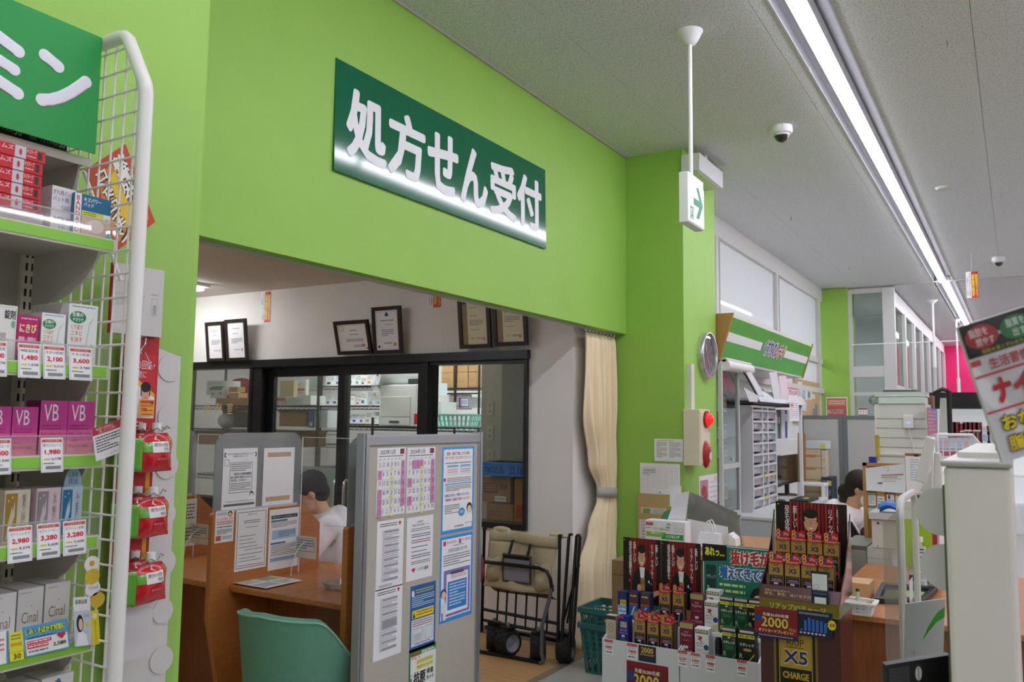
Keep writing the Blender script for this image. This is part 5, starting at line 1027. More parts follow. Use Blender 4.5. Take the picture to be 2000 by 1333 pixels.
# header posters: gentleman in front of a red curtain
def man_poster(w_, h, wide=False):
    e = [('r', 0, 0, 1, 1, '#1c0608')]
    for i in range(14): e.append(('r', .2+.05*i, 0, .2+.05*i+.03, 1, '#8c1418' if i % 2 else '#a81c1e'))
    e += [('p', [(.26, .0), (.78, .0), (.8, .3), (.7, .5), (.58, .56), (.42, .56), (.3, .46), (.24, .3)], '#131316'), ('p', [(.44, .56), (.58, .56), (.55, .3), (.5, .2)], '#f2f2f4'), ('e', .5, .5, .05, .025, '#e8e8ee'), ('e', .5, .72, .1, .15, '#e0aa86'), ('e', .5, .84, .105, .07, '#1a1416'), ('r', .395, .72, .415, .84, '#1a1416'), ('r', .585, .72, .605, .84, '#1a1416'), ('o', .42, .7, .49, .75, .001, '#4a3a34'), ('o', .51, .7, .58, .75, .001, '#4a3a34'), ('p', [(.46, .635), (.54, .635), (.5, .61)], '#f4f0ee'), ('r', .49, .66, .51, .7, '#c98e6c'), ('r', .47, .1, .58, .4, '#b08a3c'), ('t', 'X5', .485, .3, .565, .36, '#1c2a6a'), ('r', .47, .1, .58, .2, '#16181f'), ('e', .43, .24, .05, .06, '#e0aa86'), ('p', [(.66, .34), (.71, .32), (.7, .38)], '#f4f4f4'),
          ('v', '新しい', .28 if not wide else .25, .62, .35 if not wide else .31, .95, '#efe8e2', .01), ('v', '発毛体験を、', .16 if not wide else .13, .32, .24 if not wide else .2, .95, '#efe8e2', .01), ('v', '新しい', .86, .6, .93, .93, '#efe8e2', .01), ('v', 'リアップで、', .74, .3, .81, .92, '#efe8e2', .01), ('e', .04, .96, .012, .012, '#c9a23a')]
    return e
ya = onX(1217, 1100, XF+.28).y; yb_ = onX(1369, 1110, XF+.28).y; zt = onX(1290, 1056, XF+.28).z; W_ = (ya-yb_)/2; H_ = zt-.66
for i, lb in ((0, 'red curtain poster panel with a smiling man in black tie beside the brown carton'), (1, 'red curtain poster panel with a smiling man in black tie beside the green hair poster')):
    sheet('display_poster', lb, 'poster', W_-.002, H_, [('r', 0, 0, 1, 1, '#1c0608')]+[tuple([e[0]]+[v*.75+.25 if (j in (1, 3) and e[0] == 'zz') else v for j, v in enumerate(e[1:])]) for e in man_poster(1, 1)[1:]]+[('p', [(.78, .2), (.96, .24), (.98, .18), (.8, .12)], '#e0aa86'), ('r', 0, 0, 1, .1, '#12080a')], (XF+.28, ya-W_*(i+.5), .66), FX, '#1c0608', .003)
ya = onX(1372, 1100, XF+.285).y; yb_ = onX(1508, 1110, XF+.285).y; zt = onX(1440, 1068, XF+.285).z
sheet('display_poster', 'dark green hair loss poster with red and blue outlined lettering', 'poster', ya-yb_, zt-.66, [('r', .0, 0, 1, 1, '#1f7a68'), ('o', .01, .01, .99, .99, .004, '#d8e6e2'), ('p', [(.0, .74), (.36, .78), (.36, 1), (0, 1)], '#101214'), ('t', 'あれっ…', .04, .83, .33, .96, '#ece43a', .04), ('t', '抜け毛が', .4, .72, .98, .96, '#f4f4f4', .14), ('t', '抜け毛が', .41, .73, .97, .95, '#c8302c', .04), ('t', '増えてきてる?', .24, .5, .99, .72, '#f4f4f4', .14), ('t', '増えてきてる?', .25, .51, .98, .71, '#2a68b8', .04), ('r', .05, .1, .2, .7, '#123c3c'), ('t', 'リザレック', .06, .5, .19, .56, '#d8e6e2'), ('r', .05, .1, .2, .18, '#c9ab4a'), ('t', 'R', .07, .3, .11, .4, '#d8e6e2'), ('l', .25, .2, .62, .46, 3, '#d8e6a0'), ('e', .8, .26, .11, .18, '#26262a'), ('e', .8, .2, .09, .13, '#efd0b4'), ('e', .77, .22, .012, .02, '#222222'), ('e', .83, .22, .012, .02, '#222222'), ('e', .8, .14, .025, .02, '#8a4a3a')], (XF+.285, (ya+yb_)/2, .66), FX, '#1f7a68', .003)
# cards on the white fronts
def pcard(label, x0, y0, x1, y1, X, price, grp=None):
    o = shX('price_card', label, 'price card', x0, y0, x1, y1, X, [('r', 0, .82, 1, 1, '#c23038'), ('t', '+プライス!!', .1, .85, .9, .96, '#f4e4e4'), ('l', .1, .64, .9, .78, 2, '#8a8a92'), ('t', price, .08, .4, .92, .6, '#c8202c', .05), ('l', .2, .28, .9, .36, 1, '#444444'), ('l', .12, .06, .88, .22, 1, '#444444')])
    return o
for pr, x0, y0, x1, y1, wh in (('3800', 1181, 1250, 1197, 1279, 'beige hexagon box'), ('7400', 1225, 1258, 1244, 1289, 'blue tonic box'), ('5239', 1325, 1272, 1342, 1303, 'maroon tonic box'), ('5400', 1350, 1277, 1367, 1306, 'white winged-letter box'), ('4980', 1379, 1281, 1396, 1314, 'black tonic bottle'), ('6800', 1440, 1290, 1458, 1322, 'black striped tonic box')):
    pcard('small price card below the %s' % wh, x0, y0, x1, y1, XF-.0015, pr)
PROMO = [('r', 0, .9, 1, 1, '#8c1a22'), ('t', '先着20,000名様', .2, .72, .8, .84, '#f2ead0', .02), ('t', '2000', .15, .34, .8, .72, '#5a3a10', .09), ('t', '2000', .16, .36, .79, .7, '#e6c860', .03), ('t', '円分', .8, .3, .97, .4, '#e6c860'), ('t', 'ギフトカードプレゼント!', .1, .18, .9, .3, '#f2ead0', .02), ('r', 0, 0, 1, .13, '#1a2456'), ('l', .1, .03, .9, .1, 1, '#b8c0d8'), ('e', .1, .64, .09, .13, '#24408a')]
shX('promo_card', 'small navy promotion card with gold 2000 on the dump display', 'card', 1247, 1263, 1281, 1294, XF-.0015, [('t', '2000', .15, .55, .85, .9, '#e0c860', .03), ('l', .1, .36, .9, .5, 2, '#d8c890'), ('r', 0, 0, 1, .3, '#1c2648')], base='#4a1420')
shX('promo_card', 'large red promotion card with gold 2000 on the dump display', 'card', 1224, 1297, 1305, 1375, XF-.0015, PROMO, base='#7a1a20')
# second display contents
MAR = [('r', 0, .86, 1, 1, '#a8a86a'), ('t', 'RiUP', .36, .74, .66, .79, '#d8b8c0'), ('t', 'Regenne', .14, .64, .88, .73, '#e0c4cc'), ('l', .25, .52, .78, .57, 1, '#a86a7a'), ('r', .36, .34, .64, .41, '#efe2e6'), ('l', .1, .22, .94, .3, 2, '#d8b0ba')]
o = carton('tonic_box', 'maroon tonic box with script name in the green dump display', 'box', .06, .045, .165, MAR, (0, 0, 0), FX, '#7a1a34', '#5c1428', group='maroon tonic boxes in the dump display'); seat(o, 1340, XR1, ZL); q = dup(o, (0, 0, 0), label='maroon tonic box on the upper step beside the white tonic boxes'); seat(q, 1361, XR2, ZU-.01)
WHT = [('r', .04, .86, .96, .96, '#5a4a2a'), ('t', '発毛実感!', .08, .88, .92, .95, '#f0e6c0', .03), ('p', [(.12, .78), (.5, .78), (.54, .72), (.42, .68), (.56, .62), (.46, .62), (.32, .68), (.2, .68), (.28, .73), (.38, .73)], '#b8342c'), ('t', 'REGRO', .12, .56, .7, .6, '#333333'), ('l', .12, .48, .6, .52, 1, '#777777'), ('e', .82, .48, .18, .08, '#2f4a8a'), ('r', .1, .37, .5, .41, '#e6d0d4'), ('p', [(0, 0), (1, 0), (1, .36), (.4, .28), (0, .22)], '#c9d09a'), ('r', .3, .1, .75, .17, '#c86a6a')]
o = carton('tonic_box', 'white tonic box with a red winged letter in the green dump display', 'box', .062, .05, .15, WHT, (0, 0, 0), FX, '#eeeeee', '#d8d8d8', group='white tonic boxes in the dump display'); seat(o, 1370, XR1, ZL); q = dup(o, (0, 0, 0), label='white winged-letter tonic box on the upper step beside the maroon one'); seat(q, 1389, XR2, ZU-.02); q = dup(o, (0, 0, 0), label='white winged-letter tonic box peeping out behind another on the upper step'); seat(q, 1393, XR2+.055, ZU+.02)
GRT = lambda base, mid: [('r', .04, .93, .96, .99, '#efd8e0'), ('l', .1, .94, .9, .98, 1, '#c86a88'), ('r', .0, .8, 1, .88, '#e8e04a'), ('t', '5%', .66, .81, .94, .92, '#1a3a2a', .04), ('l', .06, .82, .6, .86, 1, '#444444'), ('e', .5, .76, .1, .025, '#e8c8c8'), ('r', .74, .7, .94, .75, '#c84a4a'), ('t', 'リザレック', .1, .6, .92, .68, '#eaf2ea', .03), ('l', .2, .46, .8, .56, 3, mid), ('t', 'R', .1, .3, .3, .42, '#b8d8b0'), ('p', [(.2, .0), (.26, .0), (.98, .36), (.98, .4)], mid), ('p', [(.4, .0), (.48, .0), (.98, .22), (.98, .28)], mid), ('r', .02, .14, .42, .26, '#c9ab3a'), ('r', .2, .01, .9, .05, '#e8c8d0')]
o = carton('tonic_box', 'dark green tonic box with a yellow five percent band', 'box', .06, .05, .17, GRT('#0f4a32', '#4aa85a'), (0, 0, 0), FX, '#0f4a32', '#0a3424', group='dark green tonic boxes in the dump display'); seat(o, 1423, XR1, ZL); q = dup(o, (0, 0, 0), label='dark green tonic box on the upper step under the green poster'); seat(q, 1419, XR2, ZU-.01); q = dup(o, (0, 0, 0), label='dark green tonic box on the upper step under the green poster'); seat(q, 1447, XR2, ZU-.01)
o = carton('tonic_box', 'black tonic box with yellow stripes and an oval badge', 'box', .07, .05, .17, [('r', .1, .93, .95, .99, '#efd8e0'), ('r', 0, .8, 1, .89, '#e8e04a'), ('t', '発毛×抜け毛', .06, .82, .94, .875, '#1a1a1a', .03), ('t', 'リザレック', .1, .6, .95, .68, '#efefef', .03), ('e', .55, .52, .26, .035, '#c9b45a'), ('t', 'α5', .42, .505, .66, .54, '#1a1a1a'), ('t', 'R', .06, .3, .28, .42, '#d8d0a8'), ('p', [(.1, .0), (.2, .0), (.98, .4), (.98, .46)], '#c9b43a'), ('p', [(.4, .0), (.48, .0), (.98, .2), (.98, .25)], '#c9b43a'), ('p', [(.65, 0), (.7, 0), (.98, .1), (.98, .13)], '#c9b43a')], (0, 0, 0), FX, '#101812', '#0a0e0b', group='black tonic boxes in the dump display'); seat(o, 1457, XR1, ZL); q = dup(o, (0, 0, 0), label='black tonic box on the upper step beside the dark green ones'); seat(q, 1476, XR2, ZU-.01)
t = thing('tonic_bottle', 'black tonic bottle with a silver base among the boxes', 'bottle', (XR1+.02, onX(1400.5, 1250, XR1).y, ZL)); MB().lathe([(0, 0), (.0155, 0), (.0155, .05), (0, .05)], (0, 0, 0), mat('#8a949c', .3, .6), 16).build('base_sleeve', t); MB().lathe([(0, .05), (.015, .05), (.0155, .1), (.011, .118), (0, .12)], (0, 0, 0), mat('#18181a', .3), 16).build('cap', t)

# ================================================================== floor stand with the X5 boxes
XV = 3.22
y1 = onX(1484, 1190, XV).y; y0 = onX(1640, 1205, XV).y; zl = onX(1560, 1152, XV).z; zg = onX(1560, 1174, XV).z; zg2 = onX(1560, 1201, XV).z
st = thing('display_stand', 'dark red floor stand of tonic boxes with gold lettering and a man on its header', 'display stand', (XV, (y0+y1)/2, 0), FX); W_ = y1-y0; MRN = mat('#4a1418', .35, coat=.4); GLD = mat('#8a7430', .35, .3)
b = MB(); b.box(-W_/2, W_/2, .005, .26, 0, zg2, MRN); b.build('stand_body', st)
b = MB(); b.box(-W_/2, W_/2, -.006, .005, zg2, zg, GLD); b.build('gold_band', st)
MB().fat('リアップX5チャージ', -W_*.36, zg2+.012, W_*.34, zg-.014, mat('#d8bc6a', .3, .4), -.0075, .0012, 6).build('band_lettering', st); tag(st.children[-1], kind='stuff')
b = MB(); b.add([(-W_/2, -.006, zg), (W_/2, -.006, zg), (W_/2-.0, .03, zl), (-W_/2+.0, .03, zl)], [(0, 1, 2, 3)], MRN); b.build('lip', st, solid=.004)
b = MB(); Ml = Matrix.Translation((0, -.0075, zg+.004)) @ Matrix.Rotation(math.atan2(-.036, zl-zg), 4, 'X'); hl = zl-zg
prints(b, [('t', '8種の有効成分で、', .06, .58, .4, .8, '#c9ab5a'), ('t', '発毛、育毛、抜け毛予防。', .06, .2, .68, .52, '#c9ab5a')], W_, hl, -W_/2, 0, 0, M=Ml); b.build('lip_lettering', st); tag(st.children[-1], kind='stuff')
for s in (-1, 1):
    b = MB(); x = s*W_/2; pts = [(-.004, zg), (.25, zg), (.25, zl+.26), (.2, zl+.16), (.12, zl+.06), (.03, zl)]
    b.add([(x, y, z) for y, z in pts]+[(x+s*.004, y, z) for y, z in pts], [tuple(range(6)), tuple(range(11, 5, -1))]+[(i, (i+1) % 6, (i+1) % 6+6, i+6) for i in range(6)], mat('#3a1a1c', .15, coat=1.)); b.build('side_wing', st)
zr1 = zl-.045; zr2 = zl+.03
MB().box(-W_/2+.004, W_/2-.004, .03, .12, zr1-.006, zr1, MRN).build('lower_step', st); MB().box(-W_/2+.004, W_/2-.004, .12, .25, zr2-.006, zr2, MRN).build('upper_step', st); MB().box(-W_/2+.004, W_/2-.004, .118, .122, zr1, zr2-.006, MRN).build('riser', st)
# front art below the cards
b = MB(); zt = zg2-.002; prints(b, [('r', .17, 0, .72, .95, '#8a6a2c'), ('r', .2, 0, .69, .95, '#120c0a'), ('o', .235, .69, .655, .93, .003, '#c9a23a'), ('r', .25, .77, .64, .915, '#b8943a'), ('t', 'RiUP', .34, .865, .55, .895, '#3a2a0c'), ('r', .33, .857, .55, .86, '#3a2a0c'), ('t', 'X5', .285, .785, .605, .85, '#e6cf80', .08), ('t', 'X5', .295, .79, .595, .845, '#1c2f7a', .04), ('t', 'CHARGE', .28, .725, .61, .755, '#c9a23a', .05), ('t', '壮年性脱毛症における', .32, .66, .57, .675, '#d8d8d8'), ('t', '発毛剤', .4, .64, .5, .655, '#d8d8d8'), ('p', [(.42, .4), (.48, .4), (.62, .62), (.6, .63)], '#8fa4d0')], W_, zt, -W_/2, 0, .005); b.build('front_art', st); tag(st.children[-1], kind='stuff')
# header
XH = XV+.235; xa = onX(1516, 1040, XH).y; xb = onX(1655, 1045, XH).y; zh = onX(1585, 983, XH).z
sheet('header_card', 'tall header card with a smiling man holding a tonic box on a red curtain', 'poster', xa-xb, zh-(zr2-.0), man_poster(1, 1, True)+[('r', .88, 0, 1, 1, '#1c0608')], (XH, (xa+xb)/2, zr2), FX, '#1c0608', .003)
G_ = 'red-topped tonic boxes on the dark red floor stand'
xx = tonic('x5', 'gold and navy tonic box with red topper on the floor stand', G_, .054, .13); X1, X2 = XV+.045, XV+.135
def seat2(o, px, X, z): p = onX(px, 1110, X); o.location = (X, p.y, z)
seat2(xx, 1515.5, X1, zr1)
for px in (1547.5, 1580, 1613): q = dup(xx, (0, 0, 0)); seat2(q, px, X1, zr1)
for px in (1529.5, 1560, 1592, 1624): q = dup(xx, (0, 0, 0), label='gold and navy tonic box on the upper step under the man header'); seat2(q, px, X2, zr2)
shX('check_card', 'navy card with a white panel in front of the tonic boxes', 'card', 1585, 1117, 1617, 1180, XV-.012, [('r', .06, .42, .94, .92, '#eceef0'), ('e', .3, .52, .16, .07, '#8a8a90'), ('e', .3, .52, .14, .06, '#eceef0'), ('r', .1, .36, .92, .42, '#14161c'), ('t', 'セルフチェックシート', .14, .375, .88, .405, '#e8e8e8'), ('l', .1, .28, .9, .34, 2, '#8a94b0'), ('r', .18, 0, .86, .2, '#f0f0f2')], base='#1c2440', t=.002)
shX('promo_card', 'red and navy promotion card with gold 2000 on the floor stand', 'card', 1474, 1190, 1557, 1248, XV-.011, PROMO+[('l', .25, .86, .8, .92, 1, '#2a3f8a')], base='#8c1a22', t=.002)
shX('graph_card', 'navy card with a blue bar chart and a yellow burst on the floor stand', 'card', 1558, 1196, 1625, 1245, XV-.011, [('l', .05, .84, .9, .94, 2, '#c8cce0')]+[('r', .19+.115*i, .2, .27+.115*i, (.62, .74, .7, .68, .66, .6)[i], '#2f6ad0') for i in range(6)]+[('e', .1+.11*i, .12, .04, .04, '#e0d0d0') for i in range(7)]+[('r', .08, .2, .15, .28, '#2f6ad0'), ('p', [(.99+.13*math.cos(2*math.pi*i/20)*(1 if i % 2 else .82), .55+.22*math.sin(2*math.pi*i/20)*(1 if i % 2 else .82)) for i in range(20)], '#e8dc2a'), ('t', '注目', .92, .48, 1.07, .62, '#c23020', .04)], base='#121a38', t=.002)
# ================================================================== medicine counter beyond the pillar
SIGNG = mat('#3fae2c', .35, noise=.08, nscale=4); TANW = mat('#b08448', .5)
t = thing('shop_sign', 'sloping bright green shop sign with white bars and wooden ends', 'sign', (6.56, 0, 0)); L_ = 3.0
zt, zb, yt, yb_ = 2.385, 2.06, 1.92, 2.03
b = MB(); b.add([(0, yb_, zb), (L_, yb_, zb), (L_, yt, zt), (0, yt, zt)], [(0, 1, 2, 3)], SIGNG); b.build('sign_face', t, solid=.006)
Ms = Matrix.Translation((0, yb_-.004, zb)) @ Matrix.Rotation(math.atan2(yb_-yt, zt-zb), 4, 'X'); hs = math.hypot(yb_-yt, zt-zb)
for x0, x1 in ((.02, 1.06), (1.94, 2.98)):
    b = MB(); prints(b, [('r', 0, 0, 1, 1, '#f2f2f2')], x1-x0, .075, x0, hs*.42, 0, M=Ms); b.build('white_bar', t)
b = MB(); chs = [('く', '#24348a'), ('す', '#24348a'), ('り', '#24348a'), ('の', '#24348a'), ('レ', '#c0282c'), ('デ', '#c0282c'), ('ィ', '#c0282c')]
for i, (ch, c_) in enumerate(chs):
    x0 = 1.12+.112*i; q = MB(); q.fat(ch, x0-.02, hs*.3, x0+.12, hs*.78, mat('#f4f4f4', .4), 0, .018, 10, shear=.25); q.fat(ch, x0-.004, hs*.33, x0+.10, hs*.75, mat(c_, .4), -.001, .005, 8, shear=.25)
    q.v = [tuple(Ms @ Vector((x, y-.002, z))) for x, y, z in q.v]; q.build('letter', t)
b = MB(); b.box(0, L_, yt, yt+.05, zt, zt+.03, mat('#d4d2c8', .5)); b.build('top_trim', t); MB().box(0, L_, yb_, yb_+.04, zb-.02, zb, mat('#c9c7c0', .5)).build('bottom_trim', t)
for x in (-.03, L_): MB().add([(x, yb_-.01, zb-.02), (x, 2.45, zb-.02), (x, 2.45, zt+.03), (x, yt-.015, zt+.03), (x+.03, yb_-.01, zb-.02), (x+.03, 2.45, zb-.02), (x+.03, 2.45, zt+.03), (x+.03, yt-.015, zt+.03)], [(3, 2, 1, 0), (4, 5, 6, 7), (0, 1, 5, 4), (1, 2, 6, 5), (2, 3, 7, 6), (3, 0, 4, 7)], TANW).build('wooden_end', t)
MB().box(0, L_, yt+.05, 2.45, zt-.03, zt, mat('#dcdad2', .5)).build('top_board', t); MB().box(0, L_, yb_+.04, 2.45, zb-.02, zb, mat('#dcdcd8', .5)).build('soffit', t)
MB().cyl((6.55, 1.99, 2.0), (7.3, 1.99, 2.0), .045, mat('#e6e4de', .5), 20).cyl((6.55, 1.99, 2.045), (7.3, 1.99, 2.045), .02, mat('#c9c7c0', .4), 10).build('roller_blind', label='white rolled-up blind under the green shop sign', cat='blind')
# base cabinet
t = thing('base_cabinet', 'long pale grey base cabinet under the drawer unit', 'cabinet', (7.02, 1.74, 0)); GC = mat('#cdcfd0', .5)
MB().box(0, 2.29, .01, .7, .06, .74, GC).build('carcass', t); MB().box(-.01, 2.3, -.005, .7, .74, .765, mat('#d9dada', .4)).build('top', t, bevel=.003); MB().box(.02, 2.27, .04, .7, 0, .06, DARK).build('plinth', t)
for i in range(3): o = MB().box(.02+.755*i, .755+.755*i, -.006, .01, .08, .72, GC).build('door', t, bevel=.002); MB().box(.70+.755*i, .72+.755*i, -.016, -.006, .5, .62, GREYM).build('handle', o)
# glass cabinet with hanging packs
t = thing('glass_cabinet', 'tall glazed cabinet of small packs beside the green pillar', 'cabinet', (6.51, 2.0, 0)); FRM = mat('#d0d2d0', .4, .2); w_ = .5
MB().box(0, w_, .38, .4, 0, 2.0, mat('#c98a96', .6)).build('back_panel', t)
for x in (0, w_-.03): MB().box(x, x+.03, 0, .03, 0, 2.0, FRM).build('stile', t)
for z in (0, .78, 1.17, 1.97): MB().box(.03, w_-.03, 0, .03, z, z+.04, FRM).build('rail', t)
MB().box(0, .01, .03, .38, 0, 2.0, GLASS).build('side_glass', t); MB().box(w_-.01, w_, .03, .38, 0, 2.0, GLASS).build('side_glass', t)
for z0, z1 in ((1.21, 1.97), (.82, 1.17)): MB().box(.03, w_-.03, .012, .016, z0, z1, GLASS).build('front_glass', t)
MB().box(.3, .325, .01, .035, 1.23, 1.25, CHROME).build('lock', t)
for z in (.9, 1.25, 1.4, 1.62): MB().box(.01, w_-.01, .06, .38, z, z+.006, sheer('shelf_glass', '#e6f4ee', .85, .2)).build('shelf', t)
k = 0
for z in (.906, 1.256, 1.406, 1.626):
    for i in range(5):
        c_ = random.choice(['#e8e6e6', '#d8c0c4', '#c8d0e0', '#e6d8c0', '#b8c4d4']); carton('hanging_pack', 'small packet on a glass shelf of the tall glazed cabinet', 'packet', .075, .03, random.uniform(.09, .13), [('r', .1, .6, .9, .9, random.choice(['#c85a6a', '#5a78b8', '#d89a4a', '#7a9a6a'])), ('l', .1, .1, .9, .5, 3, '#8a8a90'), ('r', .2, .0, .8, .12, '#ffffff')], (6.57+.09*i, 2.1+.02*(i % 2), z), 0, c_, group='small packets in the tall glazed cabinet', seed=k); k += 1
# drawer unit
t = thing('drawer_unit', 'white drawer tower with three columns of clear drawers', 'drawer unit', (7.32, 1.98, .766)); D_H = .93; cols = ((.03, .33), (.36, .52), (.55, .82)); DW = mat('#d6d7d8', .45); CLD = mat('#8f8d96', .3)
MB().box(0, .85, .01, .33, 0, .02, DW).build('base', t); MB().box(0, .85, .01, .33, D_H-.02, D_H, DW).build('top', t); MB().box(0, .85, .32, .33, .02, D_H-.02, DW).build('back', t)
for x0, x1 in ((0, .03), (.33, .36), (.52, .55), (.82, .85)): MB().box(x0, x1, 0, .32, .02, D_H-.02, DW).build('divider', t)
rows = 9; rh = (D_H-.05)/rows
for ci, (x0, x1) in enumerate(cols):
    for r in range(rows):
        z = .02+r*rh; b = MB(); b.box(x0+.002, x1-.002, .02, .3, z+.008, z+rh-.012, mat('#3a3a40', .6)); b.box(x0+.002, x1-.03, .012, .02, z+.012, z+rh-.03, mat(random.choice(['#a8a4ac', '#9c9aa6', '#b4aab0', '#98a0aa', '#b0b4b8']), .25)); b.box(x0+.002, x1-.002, .0, .02, z+rh-.026, z+rh-.008, DW)
        o = b.build('drawer', t); bb = MB(); prints(bb, [('l', .08, .2, .6, .8, 3, random.choice(['#d8d4d8', '#c88a94', '#6a6a74', '#e8e6e8']))], (x1-x0)*.9, rh*.55, x0+.01, z+.014, .0115, seed=r*7+ci); bb.build('label_card', o); tag(o.children[0], kind='stuff')
        if (ci, r) in ((1, 0), (1, 2), (2, 2)): MB().box((x0+x1)/2-.04, (x0+x1)/2+.03, -.003, 0, z+rh-.03, z+rh-.005, mat('#e6dc3a', .5)).build('yellow_tag', o)
# open shelf over the monitors
zs = .766+D_H+.01
t = thing('shelf_unit', 'white open shelf unit with a clear sloping price rail', 'shelf', (7.3, 1.96, 0))
MB().box(0, 1.9, 0, .42, zs, zs+.03, mat('#55524c', .6)).build('lower_board', t); MB().box(0, 1.9, -.02, .42, zs+.03, zs+.05, WHITE).build('upper_board', t); b = MB(); b.add([(0.02, -.05, zs+.02), (1.9, -.05, zs+.02), (1.9, .0, zs+.12), (.02, .0, zs+.12)], [(0, 1, 2, 3)], sheer('price_rail', '#ffffff', .8, .05, frost=.5, body='#d8dade', grough=.2, fres=.4)); b.build('price_rail', t, solid=.003)
MB().box(1.87, 1.9, -.0, .03, .766, zs+.2, WHITE).build('end_post', t); MB().box(1.87, 1.9, .39, .42, .766, zs+.2, WHITE).build('end_post', t)
MB().box(.9, 1.87, .05, .42, 1.37, 1.385, WHITE).build('middle_board', t)
for i in range(7): MB().cyl((.93+.15*i, .41, .77), (.93+.15*i, .41, zs), .003, GREYM, 6).build('mesh_wire', t)
for i in range(6): MB().cyl((.9, .41, .85+.14*i), (1.87, .41, .85+.14*i), .003, GREYM, 6).build('mesh_wire', t)
for px0, px1, c_, l, h in ((1511, 1521, '#7fc4c0', 'turquoise clear file leaning on the open shelf', .26), (1520, 1524, '#6a1a22', 'dark red binder on the open shelf', .25), (1526, 1533.5, '#dfe0e4', 'white binder on the open shelf beside the dark red one', .29), (1533.5, 1537.5, '#2a3a8c', 'navy blue binder on the open shelf', .29), (1538, 1542, '#e6ecec', 'thin white folder on the open shelf beside the navy binder', .29)):
    a = onY(px0, 840, 2.06).x; c = onY(px1, 840, 2.06).x; carton('binder', l, 'binder', c-a-.004, .24, h, [('r', .2, .6, .8, .85, '#f0f0f0')] if c_ not in ('#dfe0e4', '#e6ecec') else [('l', .3, .5, .7, .9, 4, '#9a9aa4')], ((a+c)/2, 2.06, 1.386), 0, c_)
# leaning papers / clipboards above
for i, (q, l, c_) in enumerate(((((1452, 757), (1482, 774), (1480, 786), (1464, 785)), 'white sheaf leaning on the sloping rail under the sign', '#dcdcdc'), (((1457, 728), (1467, 727), (1495, 775), (1482, 774)), 'white sheet on a brown clipboard leaning under the sign', '#e6e8ea'), (((1502, 728), (1517, 727), (1527, 781), (1512, 780)), 'long white receipt strip hanging under the sign', '#e2e4e4'), (((1521, 735), (1535, 734), (1541, 781), (1527, 781)), 'glossy white strip catching the light under the sign', '#f6f6f8'))):
    P = [onY(x, y, 1.93) for x, y in q]; c = sum(P, Vector())/4; b = MB(); b.add([p-c for p in (P[3], P[2], P[1], P[0])]+[p-c+Vector((0, .006, 0)) for p in (P[3], P[2], P[1], P[0])], [(0, 1, 2, 3), (7, 6, 5, 4), (0, 4, 5, 1), (1, 5, 6, 2), (2, 6, 7, 3), (3, 7, 4, 0)], mat(c_, .5 if i < 3 else .2)); b.build('leaning_paper', loc=c, label=l, cat='paper')
lean = lambda q, Y, m, name, label, cat, th=.006: None
P = [onY(x, y, 1.945) for x, y in ((1453, 727), (1457, 727), (1484, 775), (1480, 775))]; c = sum(P, Vector())/4; b = MB(); b.add([p-c for p in (P[3], P[2], P[1], P[0])]+[p-c+Vector((0, .01, 0)) for p in (P[3], P[2], P[1], P[0])], [(0, 1, 2, 3), (7, 6, 5, 4), (0, 4, 5, 1), (1, 5, 6, 2), (2, 6, 7, 3), (3, 7, 4, 0)], mat('#7a3a24', .5)); b.build('clipboard_edge', loc=c, label='dark red-brown board edge leaning under the green sign', cat='board')
shY('leaflet', 'pink and white leaflet hanging over the price rail', 'leaflet', 1543, 783, 1560, 823, 1.9, [('l', .1, .1, .5, .9, 8, '#d8a8b8'), ('l', .55, .1, .95, .9, 8, '#c8b8c4'), ('r', .1, .7, .35, .82, '#d85a7a')])
shY('leaflet', 'pink crossword-like sheet standing above the price rail', 'leaflet', 1539, 759, 1565, 783, 2.1, [('r', 0, .9, 1, 1, '#c85a78')]+[('r', .08+.1*(i % 9), .1+.12*(i//9), .08+.1*(i % 9)+.07, .1+.12*(i//9)+.09, '#b8486a') for i in range(54) if (i*7) % 5 < 3], base='#ecd8de')
# two black monitors, phone, keyboard clutter
def monitor(label, px0, py0, px1, py1, Y, rz=0):
    a = onY(px0, py1, Y); c = onY(px1, py0, Y); w_ = c.x-a.x; h = c.z-a.z; t = thing('monitor', label, 'monitor', ((a.x+c.x)/2, Y, .766), rz)
    z0 = a.z-.766; MB().box(-w_/2, w_/2, 0, .04, z0, z0+h, mat('#18191c', .35)).build('casing', t, bevel=.006); MB().box(-w_/2+.02, w_/2-.02, -.002, 0, z0+.03, z0+h-.02, mat('#0b0c12', .12)).build('screen', t); MB().cyl((0, .04, 0), (0, .04, z0+.05), .025, BLACK).build('neck', t); MB().lathe([(0, 0), (.11, 0), (.1, .015), (0, .02)], (0, .04, 0), BLACK, 20).build('foot', t)
monitor('black monitor on the base cabinet beside the drawer tower', 1513, 890, 1526, 955, 2.06); monitor('wide black monitor on the base cabinet under the open shelf', 1526, 887, 1560, 950, 2.12)
p = onZ(1508, 984, .768); t = thing('telephone', 'grey and turquoise desk telephone in front of the drawer tower', 'telephone', (p.x, p.y+.06, .766)); MB().add([(-.09, -.08, 0), (.09, -.08, 0), (.09, .08, 0), (-.09, .08, 0), (-.09, -.08, .02), (.09, -.08, .02), (.09, .08, .06), (-.09, .08, .06)], [(3, 2, 1, 0), (4, 5, 6, 7), (0, 1, 5, 4), (1, 2, 6, 5), (2, 3, 7, 6), (3, 0, 4, 7)], mat('#b8bcb8', .5)).build('base', t, bevel=.006); MB().tube([(-.06, -.06, .04), (-.06, -.04, .07), (-.06, .05, .085), (-.06, .07, .07)], .018, mat('#c9ccc8', .5), 10).build('handset', t); MB().box(0, .07, -.05, .03, .035, .05, mat('#3f9a9a', .5), M=Matrix.Rotation(R(14), 4, 'X')).build('key_pad', t)
